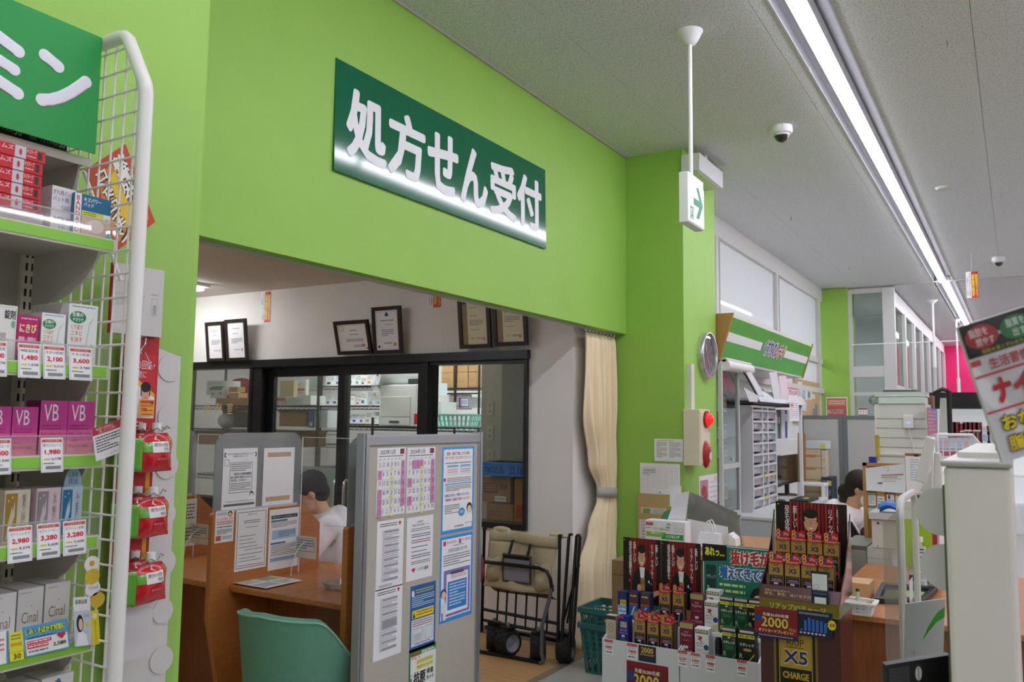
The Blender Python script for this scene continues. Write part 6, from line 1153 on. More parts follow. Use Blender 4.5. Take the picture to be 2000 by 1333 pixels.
MB().box(-.25, .25, -.09, .09, 0, .025, mat('#202124', .5)).box(-.1, .06, -.04, .0, .026, .03, mat('#c9d83a', .5)).build('keyboard', loc=(8.75, 1.86, .766), label='black keyboard with a yellow-green pen on the base cabinet', cat='keyboard')
# pin board on the far wall
a = onY(1552, 815, 2.46); c = onY(1599, 742, 2.46); w_ = c.x-a.x; h = 2.12-1.55
els = [('r', 0, 0, .22, 1, '#b89a6a')]
rr = random.Random(5)
for i in range(26):
    x = rr.uniform(.02, .82); z = rr.uniform(.02, .75); els.append(('r', x, z, x+rr.uniform(.08, .18), z+rr.uniform(.1, .24), rr.choice(['#e8eaec', '#cfe0ee', '#f0e6c8', '#d8c4c8', '#9ac0e0', '#e6e6e6', '#7a8a9a', '#f0d870'])))
sheet('pin_board', 'cork pin board covered with small papers on the far wall', 'pin board', w_, h, els, ((a.x+c.x)/2, 2.455, 1.55), 0, '#c9a878', .02)
# grey free-standing partitions and what stands before them
def partition(label, y0, y1):
    t = thing('office_partition', label, 'partition', (10.0, (y0+y1)/2, 0), FX, group=None); w_ = y1-y0; FG = mat('#84888c', .4, .4)
    MB().box(-w_/2+.04, w_/2-.04, 0, .03, .06, 1.58, mat('#c4c4c0', .7)).build('panel', t)
    for x in (-w_/2, w_/2-.045): MB().box(x, x+.045, -.006, .036, 0, 1.63, FG).build('stile', t)
    MB().box(-w_/2+.045, w_/2-.045, -.006, .036, 1.585, 1.63, FG).build('top_rail', t); MB().box(-w_/2+.045, w_/2-.045, -.006, .036, .02, .06, FG).build('bottom_rail', t)
partition('grey framed office partition below the red price poster', 1.69, 2.16); partition('grey framed office partition behind the seated staff', 1.2, 1.685)
PST = lambda p1: [('r', .05, .04, .95, .94, '#c8665a'), ('r', .08, .62, .92, .9, '#d88a7a'), ('l', .12, .66, .88, .86, 2, '#f0d8c8'), ('t', '日', .08, .3, .2, .44, '#ffffff'), ('t', p1, .22, .27, .82, .48, '#ffffff', .06), ('t', p1, .225, .28, .815, .47, '#8a1418', .02), ('t', '円', .84, .28, .94, .4, '#6a2a24'), ('t', '6,072円', .45, .14, .9, .24, '#6a2a24'), ('r', .08, .05, .92, .1, '#b8483a')]
shX('price_poster', 'red price poster reading 5,520 on the far green pillar', 'poster', 1614, 776, 1655, 822, 13.03, PST('5,520'), base='#eeeae8')
shX('app_poster', 'white app notice with red lines on the far glazing', 'poster', 1677, 798, 1694, 812, 13.0, [('r', 0, .8, 1, 1, '#c23038'), ('t', 'アプリ', .1, .2, .9, .7, '#333333'), ('r', 0, 0, 1, .12, '#c23038')])
bxX('drawer_stack', 'cream stacked plastic drawers before the grey partition', 'drawers', 1568, 878, 1604, 985, 9.62, .33, '#d6c49a', [('r', 0, .22*i-.01, 1, .22*i+.01, '#a8946a') for i in range(1, 5)]+[('r', .1, .85, .7, .9, '#c8846a'), ('r', .1, .62, .7, .66, '#c8846a')], side='#c9b78c')
bxX('tray', 'pale clear tray with a yellow tag on the cream drawers', 'tray', 1572, 862, 1612, 877, 9.62, .3, '#d8e0e0', [('r', .75, .1, .98, .6, '#e8e23a')])
bxX('drawer_stack', 'narrow pink and cream drawer column before the grey partition', 'drawers', 1604.5, 880, 1611, 932, 9.62, .2, '#d8c8b0', [('r', 0, .3, 1, .33, '#a89478'), ('r', 0, .62, 1, .65, '#a89478')])
bxX('drawer_stack', 'dark navy drawer organiser with a yellow note before the partition', 'drawers', 1605, 933, 1624, 990, 9.58, .3, '#2a3248', [('r', .1, .32*i+.06, .9, .32*i+.26, '#6a7280') for i in range(3)]+[('r', .6, .72, .98, .88, '#d8cc3a')])
lean_sheet('cardboard_panel', 'brown cardboard panel standing behind the shelf post', 'cardboard', (1558, 985), (1573, 985), (1573, 848), (1558, 846), 9.58, KRAFT, .02)
t = thing('step_stool', 'white plastic stand before the cream drawers', 'stand', (9.45, onX(1588, 960, 9.45).y, 0)); zt = onX(1588, 943, 9.45).z
MB().box(-.11, .11, -.14, .14, zt-.03, zt, WHITE).build('top', t, bevel=.006)
for x in (-.09, .09):
    for y in (-.12, .12): MB().box(x-.015, x+.015, y-.015, y+.015, 0, zt-.03, WHITE).build('leg', t)

# ------------------------------------------------------------------ seated staff, her desk
person('person', 'person with brown tied-back hair, mask and white coat at a desk', (6.30, 1.21, .46), R(-8), R(22), (0, -.27, .63), R(0), R(14), 'bun',
       (((-.18, -.18, .43), (-.22, -.30, .27), (-.12, -.44, .285)), ((.18, -.18, .43), (.22, -.30, .27), (.12, -.44, .285))), brown=True, mask=True)
t = thing('office_chair', 'dark office chair under the seated staff', 'chair', (6.30, 1.24, 0)); MB().box(-.2, .2, -.2, .2, .40, .455, DARK).build('seat', t, bevel=.015); MB().cyl((0, 0, .06), (0, 0, .4), .03, GREYM).build('column', t); MB().box(-.18, .18, .2, .235, .5, .8, DARK).build('backrest', t, bevel=.015); MB().box(-.03, .03, .2, .23, .42, .55, DARK).build('back_bracket', t)
for i in range(5): a = 2*math.pi*i/5; MB().tube([(0, 0, .08), (.26*math.cos(a), .26*math.sin(a), .035)], .02, DARK).build('base_arm', t)
t = thing('office_desk', 'staff desk with a wooden edge behind the grey cabinet', 'desk', (0, 0, 0)); MB().box(5.95, 6.7, .1, .86, .70, .73, mat('#a87a4a', .5)).build('top', t)
for x in (6.0, 6.65):
    for y in (.14, .8): MB().box(x-.02, x+.02, y-.02, y+.02, 0, .70, GREYM).build('leg', t)
t = thing('tape_cutter', 'small black tape cutter and reel on the staff desk', 'tape cutter', (6.02, onX(1680, 1040, 6.02).y, .73)); MB().prism([(-.07, 0), (.07, 0), (.06, .04), (.0, .07), (-.05, .16), (-.07, .16)], -.02, .02, BLACK).build('body', t, rot=(0, 0, FX)); MB().lathe([(.02, -.012), (.05, -.012), (.05, .012), (.02, .012), (.02, -.012)], (0, 0, 0), mat('#5a3a48', .3), 20, M=Matrix.Translation((-.0, -.05, .09)) @ Matrix.Rotation(R(90), 4, 'Y')).build('reel', t)
# cork board stand with chart and tags
XK = 5.85; a = onX(1689, 1064, XK); c = onX(1772, 907, XK); t = thing('cork_board', 'wooden framed cork board facing the shop', 'cork board', (XK, (a.y+c.y)/2, a.z), FX); w_ = a.y-c.y; h = c.z-a.z; CK = mat('#a8744a', .8, noise=.08, nscale=80)
MB().box(-w_/2, w_/2, 0, .02, 0, h, CK).build('cork', t)
for q in ((-w_/2, -w_/2+.025, 0, h), (w_/2-.025, w_/2, 0, h), (-w_/2, w_/2, h-.02, h)): MB().box(q[0], q[1], -.008, .022, q[2], q[3], wood('board_frame', '#b8854e', '#c8965e', (4, 4, 10), .4)).build('frame_strip', t)
MB().box(-w_/2, w_/2, -.05, .07, -.02, 0, wood('board_frame', '#b8854e', '#c8965e', (4, 4, 10), .4)).build('foot', t); MB().box(-w_/2+.02, w_/2-.02, 0, .04, -a.z+.73, -.02, GREYM).build('support', t)
def curl(name, label, cat, px, X, els, base, bow=.03):
    P = [onX(x, y, X) for x, y in px]; tl, tr, br, bl = P; c = (bl+br)/2; b = MB()
    f = lambda u, v: (bl.lerp(br, u)).lerp(tl.lerp(tr, u), v)-c+Vector((-bow*(1-v)**2, 0, 0))
    b.grid(lambda u, v: f(u, v), 8, 8, pm(base)); tmp = MB(); prints(tmp, els, 1, 1, 0, 0, 0)
    n = len(b.v); b.v += [tuple(f(x, z)+Vector((y-.001-.0, 0, 0))) for x, y, z in tmp.v]
    for mt in tmp.mats:
        if mt not in b.mats: b.mats.append(mt)
    for ff, k, s_ in zip(tmp.f, tmp.m, tmp.s): b.f.append(tuple(i+n for i in ff)); b.m.append(b.mats.index(tmp.mats[k])); b.s.append(s_)
    return b.build(name, loc=c, label=label, cat=cat)
curl('chart_sheet', 'curling white schedule chart with coloured bars on the cork board', 'chart', ((1690, 915), (1769, 906), (1769, 964), (1693, 958)), XK-.012, [('r', .4, .62, .95, .66, '#c86a4a'), ('r', .4, .54, .8, .57, '#8aa86a'), ('r', .45, .48, .9, .5, '#c8b45a'), ('r', .42, .4, .75, .42, '#8a7a6a'), ('r', .3, .3, .42, .36, '#55685a'), ('e', .57, .82, .02, .03, '#e0a030'), ('l', .45, .9, .6, .94, 1, '#777777')]+[('r', .04, .1+.1*i, .98, .104+.1*i, '#c4c8cc') for i in range(8)], '#e4e8ec', .02)
for i, (x0, x1, y0, y1, l, c_) in enumerate(((1696, 1710, 963, 988, 'green and white tag pinned on the cork board', '#8ab88a'), (1714, 1727, 961, 1003, 'orange-topped tag pinned on the cork board', '#d8a24a'), (1733, 1746, 967, 1000, 'white tag with a bold eight on the cork board', '#f0f0f0'), (1750, 1763, 963, 995, 'red-topped tag pinned on the cork board', '#c8907a'), (1694, 1708, 990, 1006, 'small green photo tag low on the cork board', '#7aa87a'))):
    shX('tag_slip', l, 'tag', x0, y0, x1, y1, XK-.0015, [('r', 0, .78, 1, 1, c_), ('l', .1, .1, .9, .7, 5, '#9a9aa0')]+([('t', '8', .15, .72, .5, .98, '#222222', .05)] if 'eight' in l else []), seed=i)
# white and grey cabinets below
bxX('metal_cabinet', 'dark grey-green metal cabinet behind the tonic stand', 'cabinet', 1650, 1066, 1692, 1275, 5.45, .5, '#9a9c94', [('r', 0, .96, 1, 1, '#6a6c68')])
bxX('metal_cabinet', 'white metal pedestal under the box with the blue bag', 'cabinet', 1699, 1073, 1742, 1275, 5.45, .5, '#d2d2d0', [('r', 0, .9, 1, .905, '#a8a8a8')])
bxX('ballot_box', 'white hatched box with a lid and a small black emblem', 'box', 1704, 1017, 1752, 1072, 5.46, .36, '#e2e2e0', [('e', .25, .88, .06, .05, '#666670'), ('e', .22, .07, .03, .025, '#777777'), ('r', 0, .02, 1, .03, '#b4b4b4')])
bxX('paper_tray', 'pale grey wide tray lid on the white hatched box', 'tray', 1697, 1003, 1756, 1016, 5.44, .42, '#d4d6da')
o = MB().grid(lambda u, v: (.1*(u-.5)*2*.55, -.06+.12*v, .03+.025*math.sin(5*u)+.03*math.sin(3*v)), 10, 8, mat('#4a8ae0', .4)); p = onX(1738, 1000, 5.5); o.build('plastic_bag', loc=(5.5, p.y, p.z-.02), label='crumpled bright blue plastic bag on the tray lid', cat='bag', solid=.004)
# ribbed white cabinet with papers on top and a router
XW = 6.95; a = onX(1714, 1000, XW); c = onX(1810, 790, XW); t = thing('ribbed_cabinet', 'tall white cabinet clad with horizontal boards', 'cabinet', (XW, (a.y+c.y)/2, 0), FX); w_ = a.y-c.y; h = c.z; CB = mat('#e3e3de', .5)
MB().box(-w_/2, w_/2, .012, .4, 0, h, CB).build('carcass', t); rb = .072; n = int(h/rb)
me = MB().box(-w_/2+.006, w_/2-.006, 0, .012, .003, rb-.003, CB).mesh('board')
for i in range(n): o = bpy.data.objects.new('board', me); COL.objects.link(o); o.parent = t; o.location = (0, 0, i*rb)
for q in ((-w_/2, -w_/2+.008), (w_/2-.008, w_/2)): MB().box(q[0], q[1], -.008, .02, 0, h, WHITE).build('edge_strip', t)
MB().box(-w_/2, w_/2, -.012, 0, 1.31, 1.33, WHITE).build('middle_strip', t)
p = onX(1775, 824, XW-.01); t = thing('router', 'small white box with a blue light on the ribbed cabinet', 'router', (XW-.009, p.y, p.z), FX); MB().box(-.035, .035, -.025, 0, -.05, .05, WHITE).build('case', t, bevel=.005); MB().box(-.012, .012, -.027, -.025, -.012, -.006, mat('#7a8aff', .3, emit=2.)).build('indicator', t); MB().tube([(0, -.012, -.05), (.01, -.012, -.12), (.04, -.012, -.25), (.06, -.012, -.38)], .004, WHITE, 6).build('cable', t)
for i, (x0, y0, x1, y1, c_, l) in enumerate(((1716, 776, 1805, 789, '#dfeee4', 'green-white stack of bagged papers on the ribbed cabinet'), (1708, 766, 1808, 775, '#d6dad8', 'loose flat sheaf in clear film on the paper stack'), (1725, 762, 1790, 766, '#4f6a58', 'dark green folder on top of the sheaf'))):
    bxX('paper_stack', l, 'papers', x0, y0, x1, y1, XW+.02*i, .3, c_)
p = onX(1706, 782, XW); MB().ball((0, 0, 0), (.06, .07, .05), sheer('crumpled_film', '#ffffff', .85, .5, frost=.3, body='#ffffff', grough=.2), 10, 7).build('film_wrap', loc=(XW+.1, p.y-.02, p.z), label='crumpled clear film end beside the paper stack', cat='film')
bxX('carton_box', 'small brown carton behind the paper stack', 'box', 1806, 773, 1822, 800, XW+.35, .15, '#8a6444')
shY('image_sheet', 'blue and pink picture sheet on the side of the ribbed cabinet', 'poster', 1812, 798, 1830, 850, onX(1812, 820, XW+.05).y-.01, [('p', [(0, 0), (1, .1), (.6, .8), (0, 1)], '#c86a7a'), ('l', .1, .1, .9, .9, 6, '#a8b4e0')], base='#7a86c8')
bxX('bottle_box', 'tall yellow bottle with a blue cap beside the ribbed cabinet', 'bottle', 1710, 850, 1715, 900, XW-.2, .06, '#c9a82a'); bxX('cap_jar', 'jar with a dark blue lid on the cork board', 'jar', 1697, 893, 1710, 906, XK+.06, .08, '#2a3a9a')
# clipboard, white screens, register
shX('clipboard', 'brown clipboard with a white form hanging by the cork board', 'clipboard', 1770, 886, 1800, 978, 5.5, [('r', .02, .04, .98, .94, '#eef0f2'), ('l', .3, .4, .8, .88, 9, '#b4c0d4'), ('r', .55, .93, .8, .98, '#333333')], base='#9a6a3c', t=.006)
def slab(name, label, cat, q, X, d, m):
    P = [onX(x, y, X) for x, y in q]; c = sum(P, Vector())/4; b = MB(); P = [p-c for p in P]; b.add(P+[p+Vector((d, 0, 0)) for p in P], [(0, 1, 2, 3), (7, 6, 5, 4), (0, 4, 5, 1), (1, 5, 6, 2), (2, 6, 7, 3), (3, 7, 4, 0)], m); return b.build(name, loc=c, label=label, cat=cat, bevel=.006)
slab('register_display', 'white cash register screen seen tilted from its back', 'screen', ((1786, 940), (1808, 945), (1827, 858), (1808, 852)), 4.6, .05, mat('#dcdcd8', .5))
slab('register_stand', 'white post of the cash register screen', 'stand', ((1822, 985), (1840, 985), (1838, 886), (1824, 884)), 4.65, .06, mat('#e2e0dc', .5))
slab('shop_sign_card', 'white leaning card in front of the register post', 'card', ((1793, 962), (1822, 960), (1822, 915), (1805, 940)), 4.75, .01, mat('#e8e8ea', .5))
bxX('receipt_printer', 'flat black receipt printer on the white register box', 'printer', 1780, 968, 1819, 980, 4.83, .15, '#1e1f22'); bxX('register_box', 'white register drawer box under the black printer', 'box', 1764, 981, 1832, 1020, 4.78, .33, '#e4e2de', [('r', 0, .6, 1, .62, '#b4b2ae'), ('e', .45, .2, .02, .05, '#888888')])
t = thing('riser_stand', 'white riser carrying the cash register', 'stand', (4.78, 0, 0)); ya = onX(1768, 1020, 4.78).y; yb_ = onX(1834, 1020, 4.78).y; zr = onX(1800, 1021, 4.78).z
MB().box(0, .35, yb_, ya, zr-.02, zr, WHITE).build('top', t)
for y in (yb_, ya-.015): MB().box(0, .35, y, y+.015, .7205, zr-.02, WHITE).build('side_panel', t)
slab('banner_cloth', 'white cloth banner hanging from a black pole', 'banner', ((1834, 845), (1853, 845), (1852, 778), (1836, 778)), 8.06, .01, mat('#dcdcd4', .7))
p0 = onX(1858, 900, 8.0); t = thing('banner_pole', 'black banner pole with a hooked clip top', 'pole', (8.0, p0.y, 0)); zt = onX(1857, 764, 8.0).z; MB().cyl((0, 0, 0), (0, 0, zt), .02, BLACK, 10).build('pole', t); MB().tube([(0, 0, zt), (0, .05, zt+.015), (0, .11, zt-.02), (0, .13, zt-.07)], .018, BLACK, 8).build('hook', t); MB().cyl((0, 0, 0), (0, 0, .02), .2, BLACK, 20).build('base', t)
# far cosmetics gondola with black fascia
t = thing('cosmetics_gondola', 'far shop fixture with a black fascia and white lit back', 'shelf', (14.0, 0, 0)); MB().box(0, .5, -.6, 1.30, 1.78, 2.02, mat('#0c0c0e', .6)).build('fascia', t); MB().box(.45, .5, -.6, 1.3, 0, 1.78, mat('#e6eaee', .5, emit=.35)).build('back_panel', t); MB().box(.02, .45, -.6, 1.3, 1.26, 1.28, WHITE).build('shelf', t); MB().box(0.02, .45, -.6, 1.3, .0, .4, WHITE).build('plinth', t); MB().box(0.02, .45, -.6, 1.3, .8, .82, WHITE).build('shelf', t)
k = 0
for px in (1861, 1869, 1879, 1887, 1895, 1904, 1912):
    p = onX(px, 850, 14.05); carton('cosmetic_box', 'dark red cosmetic box on the far fixture', 'box', .085, .1, .30 if px != 1879 else .28, [('r', .2, .05, .4, .55, '#8a7a60'), ('r', .6, .05, .8, .55, '#2a2020'), ('r', .2, .55, .8, .62, '#e6ded4')] if px >= 1879 else [], (14.06, p.y, 1.281), FX, '#8a2a34', group='dark red cosmetic boxes on the far fixture')
for i, px in enumerate((1925, 1937, 1948)): p = onX(px, 850, 14.05); carton('cosmetic_box', 'white and blue patterned carton on the far fixture', 'box', .12, .1, .25, [('r', .1, .1, .9, .5, '#b4bcc8'), ('l', .1, .6, .9, .9, 3, '#c8a0a8')], (14.06, p.y, 1.281), FX, '#e2e4ea', group='white cartons on the far fixture')
# white wire stand with packets in front of it
XQ = 7.2; t = thing('wire_stand', 'white tubular stand hung with small packets', 'display stand', (XQ, 0, 0)); f = lambda x, y: onX(x, y, XQ)-Vector((XQ, 0, 0))
for q in (((1820, 850), (1880, 850), (1895, 852), (1925, 890), (1935, 900)), ((1880, 850), (1898, 850), (1918, 875), (1935, 892))): MB().tube([f(*p)+Vector((.15*(j > 1), 0, 0)) for j, p in enumerate(q)], .012, WHITE, 8).build('tube', t)
a_ = f(1830, 850); MB().cyl((0, a_.y, 0), (0, a_.y, a_.z), .015, WHITE, 8).build('leg', t); a_ = f(1922, 890); MB().cyl((.15, a_.y, 0), (.15, a_.y, a_.z), .015, WHITE, 8).build('leg', t)
for i in range(6): shX('hanging_packet', 'pale blue packet hanging on the white tubular stand', 'packet', 1830+13*i, 855, 1841+13*i, 900, XQ+.03, [('r', .1, .55, .9, .85, ('#c8d4ec', '#e0c8d0', '#d4e0e8')[i % 3]), ('r', .1, .2, .9, .4, '#c05a6a'), ('l', .1, .42, .9, .53, 1, '#7a86a0')], base='#e2e6f0', seed=i)['group'] = 'packets on the white tubular stand'
# ------------------------------------------------------------------ service desk right of the stand
t = thing('service_desk', 'brown wooden service desk with a tablet and small basket on top', 'desk', (0, 0, 0)); MB().box(3.95, 5.4, -.3, .80, .695, .72, DESKW).build('desk_top', t, bevel=.004); MB().box(3.99, 5.36, -.26, .76, 0, .695, BROWNW).build('desk_body', t)
p = onZ(1672, 1203, .72); basket('mesh_basket', 'small white mesh basket with a green pen on the service desk', .13, .10, .055, '#e8e6e2', (p.x+.05, p.y+.0, .7205), FX, 5, 3, .88, handles=False)
t = thing('pen', 'white marker with a green cap standing in the mesh basket', 'pen', (p.x+.05, p.y, .728)); MB().cyl((0, 0, 0), (.004, .0, .085), .008, mat('#c9ccc4', .4), 10).build('barrel', t); MB().cyl((.004, 0, .085), (.0045, 0, .098), .0085, mat('#1d5a44', .4), 10).build('cap', t)
MB().box(-.05, .05, -.02, .02, 0, .03, mat('#b9b6b0', .5)).build('eraser', loc=(p.x+.035, p.y+.01, .745), rz=FX, label='grey stapler-like block lying in the mesh basket', cat='stapler')
bxX('carton_box', 'plain tan carton on the service desk', 'box', 1655, 1140, 1697, 1172, 4.3, .16, '#d2ab7c')
def tablet():
    q = [onZ(x, y, .725) for x, y in ((1706, 1178), (1805, 1182), (1832, 1156), (1722, 1146))]; c = sum(q, Vector())/4; c.z = .7205; t = thing('tablet', 'black framed tablet lying on the service desk', 'tablet', c); P = [p-c for p in q]; inn = [p*.78 for p in P]; K = mat('#1a1b1e', .45)
    for z0, z1, ring, nm, m in ((0, .028, True, 'bumper_frame', K),):
        b = MB(); o_ = [Vector((p.x, p.y, z0)) for p in P]; i_ = [Vector((p.x, p.y, z0)) for p in inn]; vs = o_+i_+[v+Vector((0, 0, z1)) for v in o_]+[v+Vector((0, 0, z1)) for v in i_]; fs = []
        for k in range(4): n = (k+1) % 4; fs += [(k, n, 8+n, 8+k), (4+n, 4+k, 12+k, 12+n), (8+k, 8+n, 12+n, 12+k), (n, k, 4+k, 4+n)]
        b.add(vs, fs, m); b.build(nm, t, bevel=.006)
    b = MB(); b.add([Vector((p.x, p.y, .012)) for p in inn], [(0, 1, 2, 3)], mat('#4a5a44', .15)); b.build('screen', t)
    b = MB(); b.add([Vector((p.x*.5+.03, p.y*.5-.03, .0125)) for p in inn], [(0, 1, 2, 3)], mat('#b8d08a', .2)); b.build('screen_picture', t)
tablet()
def pouch_bottle():
    a = onX(1786, 1131, 4.7); c = onX(1809, 1068, 4.7); t = thing('refill_pouch', 'white refill pouch with printed text and a cap on the service desk', 'pouch', (4.7, (a.y+c.y)/2, .7205), FX); w_ = a.y-c.y; h = c.z-.7205; W_ = mat('#e4e2e6', .35)
    b = MB(); N = 10; b.grid(lambda u, v: ((u-.5)*w_*(.94+.06*math.sin(math.pi*v)), -.022*math.sin(math.pi*u)*(1-v*.8), h*v), N, N, W_); b.grid(lambda u, v: ((.5-u)*w_*(.94+.06*math.sin(math.pi*v)), .022*math.sin(math.pi*u)*(1-v*.8), h*v), N, N, W_); b.build('pouch_body', t)
    b = MB(); prints(b, [('l', .12, .12, .88, .4, 6, '#a8a4ac'), ('l', .12, .45, .88, .72, 6, '#b4b0b8'), ('r', .1, .75, .9, .77, '#44444a'), ('r', .1, .86, .9, .88, '#44444a'), ('r', .1, .92, .9, .95, '#55555a')], w_*.86, h, -w_*.43, 0, -.0245); b.build('printing', t); tag(t.children[-1], kind='stuff')
    MB().cyl((0, 0, h-.005), (0, 0, h+.02), .01, W_, 12).build('spout', t); MB().cyl((0, 0, h+.02), (0, 0, h+.045), .016, WHITE, 14).build('cap', t)
pouch_bottle()
lean_sheet('binder_board', 'lime green board standing behind the refill pouch', 'board', (1768, 1109), (1821, 1109), (1822, 1015), (1766, 1014), 4.74, mat('#a4cc2c', .4), .012); shX('binder_edge', 'thin red binder edge beside the lime green board', 'binder', 1823, 1018, 1829, 1108, 4.74, [], base='#b02a4a', t=.02)
bxX('scanner', 'white flat scanner with a glossy front on the service desk', 'scanner', 1776, 1108, 1836, 1126, 4.75, .2, '#e6e8ea', [('r', .2, .3, .8, .9, '#f6f6ff')]); bxX('docking_tray', 'black low tray under the white scanner', 'base', 1776, 1126.5, 1836, 1139, 4.76, .18, '#1c1c1e')
# ================================================================== medicine gondola at the left
XG = 1.1; WM = mat('#e8e6e2', .35); SHM = mat('#c4bfb4', .45); LIME = mat('#8ed04a', .4)
go = thing('gondola_shelf', 'white shelf fixture with lime price rails and a wire end grid', 'shelf', (XG, 0, 0))
pts = [(0, 1.625, 0), (0, 1.625, 2.26), (0, 1.632, 2.285), (0, 1.70, 2.40), (0, 1.715, 2.412), (0, 1.735, 2.415), (0, 1.99, 2.415), (0, 2.0, 2.40), (0, 2.0, 0)]
MB().tube(pts, .0155, WM, 14).build('end_frame', go)
k = 0; y = 1.668
while y < 1.99:
    zt = 2.41 if y > 1.72 else 2.285+(y-1.632)*1.66
    MB().cyl((.004, y, .3), (.004, y, zt-.005), .0026, WM, 6).build('wire', go); y += .0415
z = 1.072-.0525*8
while z < 2.40:
    y0 = 1.625 if z < 2.27 else 1.625+(z-2.27)*.62
    MB().cyl((0, y0, z), (0, 1.995, z), .0026, WM, 6).build('wire', go); z += .0525
b = MB(); b.box(-.045, -.012, 1.998, 2.02, 0, 2.3, mat('#d6d0bd', .45))
for i in range(60): 
    for x in (-.037, -.024): b.box(x, x+.005, 1.9975, 1.998, .4+.031*i, .418+.031*i, BLACK)
b.build('upright', go); tag(go.children[-1], kind=None)
MB().box(-.75, -.045, 2.01, 2.03, 0, 2.3, mat('#a8a59c', .5)).build('back_panel', go)
def shelf(zb, lip, yf=1.70, rail=True, tilt=0):
    MB().box(-.72, -.012, yf+.004, 1.99, zb+lip-.012, zb+lip, SHM).build('shelf_board', go)
    if rail:
        MB().box(-.72, -.006, yf-.004, yf+.004, zb, zb+lip, mat('#d8d4c8', .45)).build('shelf_lip', go); MB().box(-.72, -.012, yf-.006, yf-.004, zb+.005, zb+lip-.003, LIME).build('price_strip', go)
        MB().box(-.72, -.006, yf-.0012, yf, zb+lip, zb+lip+.04, VINYL).build('clear_guard', go); MB().box(-.72, -.006, yf-.002, yf+.001, zb+lip+.038, zb+lip+.041, sheer('guard_edge', '#ffffff', .9, .0, frost=.35, body='#ffffff', fres=.3, grough=.25)).build('guard_edge', go)
    else: MB().box(-.72, -.012, yf, yf+.004, zb, zb+lip, mat('#d2cdc2', .45)).build('shelf_lip', go)
    n = 8; pr = [(yf+.03, zb+lip-.012), (1.99, zb+lip-.012), (1.99, zb-.10)]+[(1.99-.06-(1.99-.06-yf-.03)*math.sin(a)**1.3, zb-.10+(.085+lip)*(1-math.cos(a))) for a in [math.pi/2*i/n for i in range(n+1)]]
    b = MB(); m = len(pr); x0, x1 = -.024, -.018; b.add([(x0, q, r) for q, r in pr]+[(x1, q, r) for q, r in pr], [tuple(range(m-1, -1, -1)), tuple(range(m, 2*m))]+[(i, (i+1) % m, (i+1) % m+m, i+m) for i in range(m)], SHM); b.build('bracket', go)
S1, S2, S3, S4, S5, S6 = 1.905, 1.625, 1.435, 1.262, 1.05, .84
for s in (S1, S2, S3, S4, S5, S6): shelf(s, .03)
shelf(2.115, .02, 1.80, False)
# header sign with white katakana strokes
t = thing('category_sign', 'bright green category sign with rounded white katakana above the shelf', 'sign', (XG-.02, 1.775, 2.14))
MB().box(-.75, 0, -.004, 0, 0, .275, mat('#1f9a48', .4)).build('sign_board', t)
f = lambda x, y: (onY(x, y, 1.77).x-(XG-.02), onY(x, y, 1.77).z-2.14)
def stroke(pts, r, nm):
    P = [f(*p) for p in pts]; MB().tube([(x, -.0045, z) for x, z in P], r, mat('#eceaf6', .4), 10).build(nm, t); o = t.children[-1]
    me = o.data
    for v in me.vertices: v.co.y = -.0046+(v.co.y+.0045)*.06
    for x, z in (P[0], P[-1]): MB().lathe([(0, .0007), (r, .0005), (r, 0), (0, 0)], (0, 0, 0), mat('#eceaf6', .4), 16, M=Matrix.Translation((x, -.0045, z)) @ Matrix.Rotation(R(90), 4, 'X')).build('stroke_end', o)
for q, r in ((((-60, 28), (36, 100)), .0135), (((-60, 80), (28, 136)), .0125), (((-60, 120), (34, 182)), .0135), (((88, 108), (114, 130)), .0135)): stroke(q, r, 'stroke')
stroke(((82, 195), (100, 195), (120, 190), (140, 180), (155, 170), (168, 160)), .0135, 'stroke')
# product helpers on the shelf plane (front faces look to -Y)
YF = 1.735
def pack(name, label, x0, x1, h, sh, els, base, d=.06, Y=YF, side=None, left=None, group=None, cat='box', top=None, seed=1, extra=None):
    py = 700; a = onY(x0, py, Y).x; c = onY(x1, py, Y).x
    return carton(name, label, cat, c-a, d, h, els, ((a+c)/2, Y, sh+.0302), 0, base, side, top, group, None, seed, extra, left)
def price(label, x0, x1, sh, name, pr, tax, Y=1.689):
    a = onY(x0, 800, Y).x; c = onY(x1, 800, Y).x
    sheet('price_card', label, 'price card', c-a, .070, [('o', .04, .03, .96, .97, .0006, '#9aa0a8'), ('r', .05, .87, .95, .95, '#d0503c'), ('t', '+プライス!!', .2, .885, .8, .935, '#ffffff'), ('t', name, .1, .74, .9, .83, '#44444c'), ('t', pr, .16, .5, .88, .66, '#d8242c', .05), ('r', .12, .36, .4, .4, '#e0d040'), ('t', tax, .46, .34, .9, .42, '#33333a', .02), ('l', .1, .22, .6, .28, 1, '#55555c'), ('r', .2, .09, .88, .18, '#8a8a90')], ((a+c)/2, Y, sh-.004), 0, '#f6f6f8', .0006, rot=(R(-7), 0, 0))
# top: black patch cartons
for i, (x0, x1) in enumerate(((-60, 48), (48, 133))):
    a = onY(x0, 260, 1.81).x; c = onY(x1, 270, 1.81).x
    carton('patch_carton', ('black patch carton with yellow numerals at the open end of the top shelf', 'black patch carton with yellow numerals farther along the top shelf')[1-i], 'box', c-a-.002, .12, .031, [('t', 'フェイタス5.0', .35, .35, .78, .75, '#b8b49a'), ('t', '50', .8, .3, .95, .75, '#d8d8d8'), ('r', .1, .3, .26, .75, '#5a6068')], ((a+c)/2, 1.81, 2.1352), 0, '#0e0e10')
